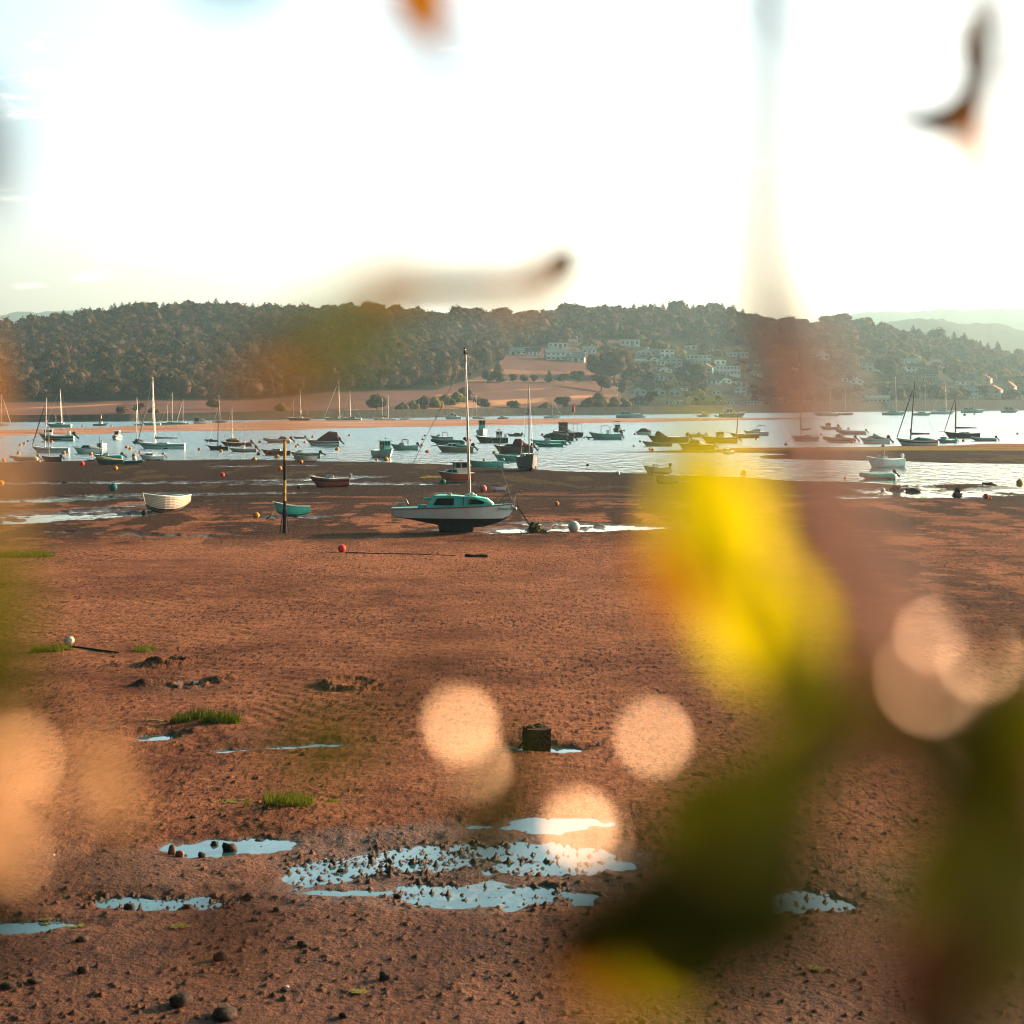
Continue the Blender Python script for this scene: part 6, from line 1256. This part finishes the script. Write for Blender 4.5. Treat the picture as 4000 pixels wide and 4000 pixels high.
# ------------------------------------------------------------------ clods, stones, driftwood on the near sand
STONE = mat('wet_dark_stone', (0.045, 0.027, 0.020), .9, var=.6, scale=9, bump=.9, spec=.15); BRICK = mat('worn_red_brick', (0.22, 0.09, 0.06), .8, var=.35, scale=12, bump=.4); SHELL = mat('pale_shell', (0.62, 0.50, 0.42), .6)
def rock(px, py, wpx, hpx, label, m_=None, kind='rock', seed=0, flat=False):
    p = ground(px, py + hpx * .35); s = p.y / F; g = np.random.default_rng(seed + 100); w_, h_ = wpx * s / 2, hpx * s / 2
    V = IV.copy()
    V = np.sign(V) * np.abs(V) ** (.65 if kind == 'brick' else .85)
    V = (V * (1 + (g.random((len(V), 1)) - .5) * .5) + (g.random((len(V), 3)) - .5) * .22) * np.array([w_, w_ * g.uniform(.6, 1), h_ * 1.0])
    o = np_mesh(kind, V, IF, m_ or STONE, False); o.location = (p.x, p.y, p.z + h_ * .5); o.rotation_euler = (0, 0, g.uniform(-.5, .5)); tag(o, label, kind, 'stones lying on the sand')
for i, (px, py, w_, h_, m_, kd, lb) in enumerate([
 (672, 3322, 26, 52, BRICK, 'brick', 'upright broken brick at the left end of the pool with four stones'), (703, 3335, 36, 36, BRICK, 'brick', 'broken brick lying right of the upright one'), (838, 3290, 34, 28, STONE, 'rock', 'rounded stone on the far side of the four-stone pool'), (895, 3306, 56, 46, STONE, 'rock', 'block-shaped dark stone in the middle of the four-stone pool'),
 (787, 3345, 30, 28, STONE, 'rock', 'small round stone on the near edge of the four-stone pool'), (505, 3535, 48, 38, STONE, 'rock', 'two-tone stone in the long shallow pool'), (735, 3545, 44, 26, STONE, 'rock', 'flat stone at the right of the long shallow pool'), (975, 3502, 44, 26, STONE, 'rock', 'clod-like stone beyond the right end of the shallow pool'),
 (1084, 3572, 34, 20, STONE, 'rock', 'smooth stone with a pale side below the big pools'), (995, 3614, 34, 16, STONE, 'rock', 'low rounded stone left below the smooth one'), (320, 3692, 46, 26, STONE, 'rock', 'dark stone above the lower left corner, with a long shadow'), (1182, 3712, 50, 24, STONE, 'rock', 'long stone with a shadow to its left in the lower middle'),
 (1502, 3838, 46, 38, STONE, 'rock', 'square dark block casting a long shadow in the lower middle'), (705, 3930, 84, 60, STONE, 'rock', 'largest dark stone near the bottom edge'), (862, 3760, 60, 44, STONE, 'rock', 'dark stone in the blurred brown patch'), (325, 3812, 48, 36, STONE, 'rock', 'dark round stone left of the lower middle'),
 (135, 3856, 50, 26, STONE, 'rock', 'flat dark clod near the left bottom edge'), (1115, 3893, 36, 18, STONE, 'rock', 'small low stone between the square block and the largest one'), (1120, 3780 + 103, 22, 12, SHELL, 'shell', 'pale shell beside the small low stone'), (210, 3359, 10, 8, SHELL, 'shell', 'tiny white shell on the bare sand at the left'),
 (1270, 3358, 16, 12, SHELL, 'shell', 'white shell at the left tip of the big pools'), (1300, 3372, 26, 16, STONE, 'rock', 'first dark stone at the left tip of the big pools'), (1335, 3398, 40, 18, STONE, 'rock', 'flat stone in the left arm of the big pools'), (1452, 3352, 34, 20, STONE, 'rock', 'stone on the upper edge of the big pools'),
 (1553, 3500, 34, 26, STONE, 'rock', 'shining stone between the two lower pools'), (1015, 3277, 44, 14, STONE, 'rock', 'thin dark slab above the four-stone pool'), (1345, 3990, 40, 26, STONE, 'rock', 'pale-topped stone touching the bottom edge'), (880, 3985, 110, 40, STONE, 'rock', 'broad dark clod at the bottom edge'), (30, 3880, 60, 26, STONE, 'rock', 'weedy clod in the bottom left corner'), (757, 3210, 34, 12, STONE, 'rock', 'thin stone below the nearest grass'),
 (3565, 1912, 60, 22, STONE, 'rock', 'weed-covered clod between the right-hand pools'), (3738, 1935, 30, 28, STONE, 'rock', 'dark upright clod right of the right-hand pools'), (3860, 1894, 60, 18, STONE, 'rock', 'top of the dark mud mound at the right')]):
    rock(px, py, w_, h_, lb, m_, kd, i)
def stump():
    p = ground(2096, 2932); s = p.y / F; root = empty('wooden_stump', p, R(12)); tag(root, 'dark square weathered stump standing in a small pool', 'stump'); g = np.random.default_rng(3)
    W, Hh = 92 * s / 2, 84 * s; mb = MB(); n = 5; rings = []
    for k_ in range(n):
        z = -.15 + (Hh + .15) * k_ / (n - 1); q = []
        for a in range(16):
            t = a / 16 * 2 * math.pi; c_, s_ = math.cos(t), math.sin(t); m_ = max(abs(c_), abs(s_)); rr = W / m_ * (1 + (g.random() - .5) * .07); q.append((c_ * rr, s_ * rr, z + (g.uniform(-.04, .05) if k_ == n - 1 else 0)))
        rings.append(q)
    mb.loft(rings); mb.build('post_block', mat('rotten_dark_wood', (.06, .035, .02), .9, var=.6, scale=14, bump=.8), root)
    cr_ = MB(); cr_.tube([(-W * 1.02, 0, Hh * .4), (-W * 1.2, .1, .12), (-W * 1.5, .1, .02)], .03, 6); cr_.ball((-W * .55, 0, Hh), .09, (1.3, 1, .8)); cr_.ball((W * .3, .1, Hh * .99), .07, (1.5, 1, .6)); cr_.build('weed_growth', ROPE, root)
stump()
def drum():
    p = ground(272, 2530); s = p.y / F; root = empty('plastic_drum', p, R(20), R(78)); tag(root, 'crumpled white and black plastic drum lying by the marsh grass', 'drum')
    mb = MB(); r = .16
    mb.tube([(0, 0, -.2), (0, 0, -.12), (0, 0, .16), (0, 0, .22)], [r * .7, r, r * .95, r * .4], 9); o = mb.build('drum_body', mat('dirty_white_plastic', (.62, .52, .40), .5, var=.3, scale=9), root); o.location = (0, .12, 0)
    b_ = MB(); b_.tube([(0, 0, -.05), (0, 0, .03)], r * 1.02, 9); o = b_.build('black_band', BLACK, root); o.location = (0, .12, 0)
drum()
def weed(px, py, wpx, hpx, label, col):
    p = ground(px, py); s = p.y / F; g = np.random.default_rng(int(px)); n = 260; Vs, Fs = [], []
    for i in range(n):
        x = g.normal() * wpx * s * .25; y = g.normal() * wpx * s * .2; hh = hpx * s * max(.1, 1 - abs(x) / (wpx * s * .5)) * g.random(); a = g.normal(size=3) * .09; b = g.normal(size=3) * .09
        c_ = np.array([x, y, hh]); Vs += [c_ - a, c_ + a, c_ + b]; Fs.append((3 * i, 3 * i + 1, 3 * i + 2))
    o = np_mesh('seaweed_clump', np.array(Vs), np.array(Fs), col, False); o.location = p; tag(o, label, 'seaweed', 'clumps of seaweed')
WEED = mat('olive_seaweed', (.10, .085, .012), .5, var=.5, scale=8); DWEED = mat('dark_seaweed', (.02, .02, .012), .6, var=.5, scale=8)
weed(2095, 2087, 60, 34, 'olive seaweed heaped under the bow chain of the turquoise-cabin boat', WEED); weed(2078, 2085, 20, 40, 'dark seaweed hanging on the bow chain', DWEED)
weed(2905, 1852, 22, 18, 'spiky weed tuft standing in the near channel', WEED); weed(3500, 1916, 60, 22, 'black seaweed between the right-hand pools', DWEED); weed(3740, 1935, 26, 34, 'dark weed tuft at the right end of the right-hand pools', DWEED); weed(250, 1891, 10, 10, 'small weed knot above the white clinker boat', WEED)

def grass(px, py, wpx, hpx, label, seed, dens=1.0):
    p = ground(px, py); s = p.y / F; g = np.random.default_rng(seed); W = wpx * s / 2; Dp = max(W * .35, .35); n = int(dens * 2600 * W * Dp * 2) ; n = min(n, 3600); Vs, Fs = [], []; o_ = 0
    a = g.random(n) * 6.283; q = np.sqrt(g.random(n)); x = q * np.cos(a) * W; y = q * np.sin(a) * Dp
    keep = vnoise(x * 4 + seed, y * 4) > .30 + .35 * q ** 3; x, y, q = x[keep], y[keep], q[keep]; n = len(x)
    hh = hpx * s * (.35 + .95 * g.random(n) ** 1.5) * (.55 + .8 * vnoise(x * 3, y * 3 + seed)) * (1.05 - .5 * q ** 3); lx = (g.normal(size=n) * .35 + .12) * hh * .6; ly = g.normal(size=n) * .2 * hh; w_ = .008 + .006 * g.random(n)
    z0 = np.array([gz(p.x + xx, p.y + yy) for xx, yy in zip(x, y)]) - p.z - .01
    for f_, ww in ((0, 1), (.55, .8), (1, .08)):
        cx = x + lx * f_ ** 1.6; cy = y + ly * f_ ** 1.6; cz = z0 + hh * f_
        Vs.append(np.stack([cx - w_ * ww, cy, cz], 1)); Vs.append(np.stack([cx + w_ * ww, cy + .004, cz], 1))
    V = np.concatenate(Vs); i = np.arange(n)
    Fc = np.concatenate([np.stack([i, i + n, i + 3 * n, i + 2 * n], 1), np.stack([i + 2 * n, i + 3 * n, i + 5 * n, i + 4 * n], 1)])
    o = np_mesh('grass_tuft', V, Fc, GRS, False); o.location = p; tag(o, label, 'grass', 'tufts of marsh grass', 'stuff')
GRS = leafmat('marsh_grass', (0.05, 0.08, 0.008), (0.24, 0.24, 0.03), .5)
grass(805, 2842, 330, 46, 'long tuft of bright marsh grass in the middle left', 1); grass(1105, 3172, 310, 48, 'nearest tuft of bright marsh grass above the big pools', 2); grass(185, 2560, 240, 26, 'low flat tuft of marsh grass by the plastic drum', 3); grass(565, 2553, 105, 22, 'small tuft of marsh grass right of the short rope', 4); grass(70, 2182, 290, 22, 'far strip of marsh grass at the left edge', 5, .6); grass(1300, 3160, 70, 20, 'thin fringe of grass right of the nearest tuft', 6)
for i, (px, py, w_) in enumerate([(900, 3150, 110), (600, 2832, 90), (190, 3604, 70), (300, 3627, 60), (700, 3645, 60), (1400, 3905, 60), (3190, 3820, 26)]):
    p = ground(px, py); s = p.y / F; g = np.random.default_rng(i); n = 40; W = w_ * s / 2; Vs, Fs = [], []
    for k_ in range(n):
        x, y = g.normal() * W * .5, g.normal() * W * .35; a = g.normal(size=2) * .035; z_ = gz(p.x + x, p.y + y) - p.z + .012; Vs += [(x - a[0], y - a[1], z_), (x + a[0], y + a[1], z_ + .01), (x + a[1], y - a[0], z_ + .005)]; Fs.append((3 * k_, 3 * k_ + 1, 3 * k_ + 2))
    o = np_mesh('algae_strand', np.array(Vs), np.array(Fs), mat('bright_algae', (.16, .14, .015), .6, var=.3, scale=9), False); o.location = p
    tag(o, ['yellow algae left of the nearest grass tuft', 'thin yellow algae left of the long grass tuft', 'algae scraps at the left corner pool', 'algae scraps right of the left corner pool', 'algae scraps in the dark brown patch', 'algae specks near the bottom middle', 'tiny algae scrap at the lower right'][i], 'algae', 'scraps of algae', 'stuff')

# ------------------------------------------------------------------ street lamps on the far side
for (px, pb, pt, lb) in ((2411, 1547, 1494, 'tall pale lamp post left of the grey-green gabled house'), (2784, 1385, 1358, 'lamp post beside the long white house under the wood'), (658, 1530, 1504, 'lamp post against the left wood with a bright head'), (3168, 1385, 1366, 'white post above the tall brick house'), (2683, 1576, 1553, 'lamp post on the sea wall right of the white chalet')):
    p = hill_at(px, pb); s = p.y / F; h_ = (pb - pt) * s; root = empty('street_lamp', p); tag(root, lb, 'street lamp', 'street lamps on the far shore')
    mb = MB(); mb.tube([(0, 0, -.5), (0, 0, h_), (.9, 0, h_ + .25)], [.14, .10, .07], 6); mb.build('pole', FRM, root); l_ = MB(); l_.box(.8, 1.8, -.2, .2, h_ + .16, h_ + .36, tx=.1, ty=.05); l_.build('lamp_head', WHITE, root)

# ------------------------------------------------------------------ the bramble hedge right in front of the lens
def fleaf(name, c, tr, rough=.5, spec=.12, var=.3):
    m = bpy.data.materials.new(name); m.use_nodes = True; t = m.node_tree; b = t.nodes['Principled BSDF']; nn = t.nodes.new; lk = t.links.new
    b.inputs['Roughness'].default_value = rough; b.inputs['Specular IOR Level'].default_value = spec
    co = nn('ShaderNodeTexCoord'); n = nn('ShaderNodeTexNoise'); n.inputs['Scale'].default_value = 90; lk(co.outputs['Object'], n.inputs['Vector'])
    x = nn('ShaderNodeMix'); x.data_type = 'RGBA'; x.inputs['A'].default_value = (*[q * (1 - var) for q in c], 1); x.inputs['B'].default_value = (*[min(1, q * (1 + var)) for q in c], 1); lk(n.outputs['Fac'], x.inputs['Factor']); lk(x.outputs['Result'], b.inputs['Base Color'])
    tl = nn('ShaderNodeBsdfTranslucent'); lk(x.outputs['Result'], tl.inputs[0]); ms = nn('ShaderNodeMixShader'); ms.inputs[0].default_value = tr; lk(b.outputs[0], ms.inputs[1]); lk(tl.outputs[0], ms.inputs[2]); lk(ms.outputs[0], t.nodes['Material Output'].inputs[0]); return m
LY = fleaf('sunlit_yellow_leaf', (0.44, 0.37, 0.002), .6); LG = fleaf('green_hedge_leaf', (0.068, 0.072, 0.001), .55); LO = fleaf('orange_turning_leaf', (0.34, 0.14, 0.012), .5)
LD = fleaf('shaded_green_leaf', (0.020, 0.021, 0.0006), .5); LR = fleaf('reddish_brown_leaf', (0.10, 0.035, 0.014), .35); TW = mat('brown_twig', (0.075, 0.035, 0.02), .6, var=.3, scale=80); LB = fleaf('pinkish_stem', (0.62, 0.38, 0.29), .35)  # LD: shade among the hedge leaves put into its dark colour
LP = fleaf('pale_waxy_leaf', (0.45, 0.28, 0.15), .3, .34, 1.0, .1); LP.node_tree.nodes['Principled BSDF'].inputs['Specular Tint'].default_value = (1.0, .58, .30, 1)  # sheen tinted orange, putting the sun's colour into the discs
def fp(px, py, d): return Vector(((px - CX) * d / F, d, H - (py - HZ) * d / F))
def leaf_mesh(Lg, Wd, fold=.25, curl=.2, n=9):
    mb = MB(); rows = []
    for i in range(n):
        u = i / (n - 1); w_ = Wd / 2 * math.sin(math.pi * min(max(u, .02), .985)) ** .75 * (1.15 - .3 * u) * (1 + .06 * math.sin(u * 40)); z = -curl * Lg * (u - .3) ** 2
        rows.append([(-w_, u * Lg, z + fold * w_), (-w_ * .5, u * Lg, z + fold * w_ * .45), (0, u * Lg, z), (w_ * .5, u * Lg, z + fold * w_ * .45), (w_, u * Lg, z + fold * w_)])
    mb.loft(rows, False, caps=False); return mb
def leaf(root, px, py, wpx, lpx, ang, d, m_, face=None, fold=.25, name='leaf', curl=.2):
    """leaf centred on a picture place at distance d; ang = direction of the tip, degrees clockwise from up; face = unit normal"""
    k_ = 1.3 if m_ is LD else (1.3 if m_ is LG else 1.15)
    if name != 'leaf': k_ = 1
    Lg, Wd = k_ * lpx * d / F, k_ * wpx * d / F; o = leaf_mesh(Lg, Wd, fold, curl).build(name, m_, None, True)
    n_ = (face or Vector((random.uniform(-.2, .2), -1, random.uniform(-.1, .4)))).normalized(); a = R(ang); up = Vector((math.sin(a), 0, math.cos(a))); up = (up - n_ * up.dot(n_)).normalized(); sx = up.cross(n_).normalized()
    M = Matrix((sx, up, n_)).transposed().to_4x4(); M.translation = fp(px, py, d) - up * Lg / 2; o.parent = root; o.matrix_parent_inverse = root.matrix_world.inverted(); o.matrix_world = M; return o
def spray(label, d, stem, rr, leaves, m_stem=TW, nm='leafy_branch', grp='hedge branches close to the lens'):
    pts = [fp(x, y, d + (q[0] if q else 0)) for (x, y, *q) in stem]; root = empty(nm, pts[0]); bpy.context.view_layer.update(); tag(root, label, 'branch', grp)
    mb = MB(); mb.tube([p - pts[0] for p in pts], rr, 7); mb.build('stem', m_stem, root, True)
    for lf in leaves: leaf(root, *lf)
    return root
S_ = sun_dir
def toward(k_): return (Vector((0, -1, .1)) * (1 - k_) - S_ * k_).normalized()      # turns the leaf so that the sun strikes its back

BACK = toward(.55); EDGE = Vector((.50, -.83, .05))
spray('blurred yellow leaf spray rising from the lower right, brightly backlit', .40, [(3900, 3300), (3500, 2950), (3200, 2650), (2980, 2200), (2760, 1850)], [.003, .0025, .002, .0016, .0008],
      [(2800, 2000, 400, 700, -24, .40, LY, BACK), (2980, 2400, 420, 700, -28, .41, LY, BACK), (3080, 2650, 240, 360, -35, .40, LY, BACK), (3120, 2640, 220, 420, -30, .38, LG, toward(.4)), (2620, 2260, 200, 380, -30, .44, LO, toward(.15)), (3260, 2740, 260, 330, 110, .36, LG, toward(.3))])
FR = Vector((.1, -1, .1))
spray('blurred mass of dark and mid green leaves at the lower right', .27, [(4300, 4200), (3500, 3750), (3000, 3500), (2700, 3300), (2900, 2900), (3250, 2700)], [.003, .0028, .0024, .002, .0016, .001],
      [(2620, 3600, 420, 520, 60, .24, LD, FR), (3080, 3340, 360, 520, 50, .25, LG, EDGE), (2900, 3050, 260, 420, 40, .25, LG, FR), (3000, 3680, 300, 460, 100, .25, LD, FR), (2500, 3480, 300, 420, 40, .3, LD, EDGE), (2250, 3640, 300, 360, 70, .3, LD, EDGE), (2860, 3200, 300, 420, 50, .3, LD, EDGE), (3020, 3020, 330, 560, 35, .27, LG, FR), (2760, 3330, 380, 560, 60, .28, LG, FR), (2420, 3580, 420, 460, 250, .26, LD, EDGE), (2700, 3740, 380, 480, 70, .27, LG, FR), (3200, 2800, 280, 420, 30, .29, LG, EDGE), (2960, 3330, 240, 420, 60, .32, LD, EDGE), (2560, 3480, 330, 360, 10, .25, LD, EDGE), (2880, 3560, 360, 420, 100, .27, LD, EDGE),
       (2660, 3120, 160, 330, 40, .36, LG, toward(.2)), (3060, 2880, 200, 300, 20, .33, LY, toward(.1)), (2620, 3860, 260, 420, 80, .32, LY, toward(.05)), (2300, 3700, 300, 420, 80, .26, LD, EDGE), (3120, 3180, 200, 300, 60, .3, LG, FR)])
spray('blurred olive and dark leaves crowding the right edge', .28, [(4400, 4000), (4000, 3500), (3850, 3100), (3700, 2750), (3500, 2650)], [.003, .003, .0024, .0014, .001],
      [(3820, 2960, 420, 620, 10, .25, LD, FR), (3960, 3640, 420, 620, 0, .25, LG, EDGE), (3660, 3700, 360, 520, 60, .25, LR, FR), (3750, 3080, 360, 520, 10, .3, LD, EDGE), (3980, 3330, 360, 620, 0, .3, LD, EDGE), (3800, 3500, 300, 420, 20, .3, LD, EDGE), (3700, 3950, 360, 520, 80, .3, LD, EDGE), (3900, 3120, 420, 620, -20, .28, LD, EDGE), (3720, 2900, 320, 460, -40, .27, LD, EDGE), (3920, 3500, 330, 560, 10, .29, LD, EDGE), (3990, 2800, 320, 420, 20, .30, LG, FR), (3600, 3820, 300, 420, 70, .30, LR, EDGE), (3350, 2900, 260, 420, 80, .30, LR, EDGE), (3640, 3330, 220, 480, 40, .30, LG, FR), (3860, 3300, 300, 520, 0, .26, LG, FR),
       (3900, 3860, 320, 420, 80, .28, LR, EDGE), (3500, 2800, 260, 330, 60, .29, LO, EDGE), (3900, 3060, 90, 330, -30, .55, LY, toward(.1))])
spray('long pinkish stem crossing the view from the top to the lower right', .42, [(2990, -250), (3010, 300), (2985, 800), (3000, 1280), (3060, 1600), (3150, 1950), (3300, 2330), (3470, 2640), (3750, 2830)], [.0052, .0050, .0048, .0044, .0040, .0034, .003, .003, .003],
      [(3040, 30, 150, 180, 10, .42, LR, EDGE)], TW)
spray('broad pinkish bramble stalk veiling the hillside on the right', .30, [(3080, 1200), (3130, 1500), (3200, 1900), (3420, 2400), (3700, 2800)], [.002, .0055, .0065, .0052, .004], [], LB)
spray('dark curled tendril against the white sky at the upper right', .70, [(3860, -300), (3850, 100), (3825, 300), (3775, 420), (3660, 485), (3520, 460), (3400, 400)], [.0015, .002, .006, .010, .009, .005, .001],
      [(3795, 235, 190, 330, 176, .66, LD, EDGE), (3840, 330, 150, 330, 190, .5, LR, EDGE), (3770, 340, 90, 260, 190, .7, LR, EDGE), (3730, 450, 100, 240, 240, .66, LR, EDGE), (3810, 600, 140, 300, 190, .50, LO, toward(.2)), (3480, 60, 110, 700, 95, .44, LR, EDGE), (4040, 330, 160, 420, 170, .42, LR, EDGE), (3960, 20, 160, 240, 20, .40, LR, EDGE), (3830, 0, 130, 300, 5, .5, LR, EDGE)])
spray('thin ochre twig with a dark bud across the sky in the middle', .60, [(1300, 1330), (1500, 1140), (1800, 1120), (2050, 1110), (2190, 1040)], [.003, .006, .005, .005, .006],
      [(2195, 1030, 95, 130, 30, .95, LD, Vector((0, -1, .1))), (2150, 1075, 90, 200, 40, .7, LO, EDGE), (1560, 1090, 90, 330, 100, .40, LO, toward(.2)), (2060, 1120, 70, 260, 60, .42, LO, toward(.3))], LO)
spray('blurred olive and rust leaves over the left part of the wood', .36, [(900, 1900), (1050, 1520), (1250, 1330), (1500, 1180)], [.0008, .0014, .0014, .001],
      [(1330, 1310, 190, 520, 62, .30, LG, toward(.3)), (1100, 1470, 220, 330, 60, .30, LO, toward(.15)), (1450, 1240, 110, 300, 75, .33, LD, EDGE)])
spray('ochre leaf tip hanging into the sky at the top middle', .42, [(1700, -300), (1640, -40), (1700, 200), (1800, 520)], [.002, .0016, .001, .0004],
      [(1650, 10, 270, 420, 165, .45, LO, toward(.15)), (1760, 330, 120, 480, 165, .32, LR, EDGE), (900, -120, 330, 260, 170, .30, LG, EDGE)])
spray('brownish leaves blurred along the left edge of the sky', .38, [(-330, 900), (-200, 600), (-60, 450)], [.0016, .0014, .001],
      [(-110, 560, 220, 520, 170, .36, LR, EDGE), (-160, 1550, 260, 460, 10, .36, LO, toward(.3)), (-40, 1880, 200, 330, 180, .32, LO, toward(.4))])
PEACH = fleaf('peach_highlight_leaf', (0.50, 0.27, 0.13), .42)  # highlights at the left edge put into a peach leaf colour
spray('yellow-green leaves, with highlights put in as peach leaves, at the left edge', .46, [(-500, 3900), (-200, 3300), (-60, 2800), (-120, 2200)], [.003, .0026, .002, .0012],
      [(-60, 2300, 260, 620, 0, .30, LG, toward(.2)), (-40, 2650, 260, 480, 20, .30, LG, EDGE), (90, 3000, 150, 400, 165, .48, PEACH, toward(.35)), (-20, 3250, 200, 420, 140, .48, PEACH, toward(.3)), (-80, 3560, 260, 360, 60, .30, LD, EDGE), (400, 3400, 60, 300, 150, .40, LD, EDGE), (420, 3050, 130, 420, 155, .46, PEACH, toward(.1)),
       (-60, 1880, 200, 330, 180, .28, PEACH, toward(.2))])
spray('dark little leaves blurred in front of the big pools', .40, [(1500, 4400), (1650, 3900), (1850, 3400), (1900, 3100), (1850, 2900)], [.0014, .0012, .0012, .001, .0008],
      [(1890, 3230, 230, 330, 10, .38, LD, EDGE), (1930, 3080, 130, 420, 15, .36, LG, EDGE), (1550, 2780, 110, 330, 60, .36, LD, EDGE), (1270, 2900, 200, 360, 80, .33, LG, FR), (1700, 2600, 80, 300, 70, .33, LD, EDGE), (900, 3650, 210, 460, 80, .30, LR, EDGE), (2000, 3000, 110, 300, 130, .36, LG, toward(.1)), (2450, 3880, 200, 520, 90, .36, LO, toward(.1)), (3560, 3900, 200, 360, 60, .36, LR, EDGE)])
# small waxy leaves, added and tilted to mirror the sun as soft discs
gl = MB
def glint(px, py, s_, d, label, tilt=0.0):
    root = empty('waxy_leaf', fp(px, py, d)); bpy.context.view_layer.update(); tag(root, label, 'leaf', 'waxy leaves catching the sun')
    n_ = (S_ + (Vector((0, 0, H)) - fp(px, py, d)).normalized()).normalized(); o = leaf(root, px, py, s_ * .95, s_ * .9, random.uniform(-40, 40), d, LP, n_, .02, 'leaf_blade', .02)
    mb = MB(); mb.tube([(0, 0, -.004), (.004, .001, -.03)], [.0003, .0004], 5); mb.build('leaf_stalk', TW, root)
for (px, py, s_, d, lb) in ((1800, 2830, 115, .42, 'upper soft disc of light left of the stump'), (1860, 2990, 95, .44, 'lower soft disc of light left of the stump'), (2552, 2880, 100, .41, 'clear round disc of light right of the stump'), (2260, 3230, 120, .42, 'large disc of light over the big pools'),
                        (2320, 3260, 60, .40, 'faint disc overlapping the large one over the pools'), (3640, 2660, 90, .285, 'larger reddish disc of light at the right'), (80, 2960, 80, .36, 'large disc of light at the left edge'), (230, 3180, 60, .33, 'broad faint disc of light at the left'), (30, 3330, 62, .33, 'lower disc of light at the left edge'), (3640, 2480, 60, .42, 'upper faint disc of light at the right'), (3830, 2570, 70, .36, 'pale disc right of the bright one'), (3880, 3050, 45, .42, 'faint disc in the dark leaves at the right edge')):
    glint(px, py, s_, d, 'small waxy leaf seen as the ' + lb)

# ------------------------------------------------------------------ evening haze over the whole estuary
def haze():
    mb = MB(); mb.box(-4700, 4700, -60, 7400, -3.0, 330)
    m = bpy.data.materials.new('haze'); m.use_nodes = True; t = m.node_tree; t.nodes.clear(); o_ = t.nodes.new('ShaderNodeOutputMaterial'); v = t.nodes.new('ShaderNodeVolumePrincipled')
    v.inputs['Color'].default_value = (0.44, 0.69, 0.82, 1); v.inputs['Density'].default_value = HAZE; v.inputs['Anisotropy'].default_value = .4; t.links.new(v.outputs[0], o_.inputs['Volume'])
    o = mb.build('haze', m); tag(o, 'thin evening haze filling the air over the estuary', kind='stuff')
HAZE = 0.00014
haze()
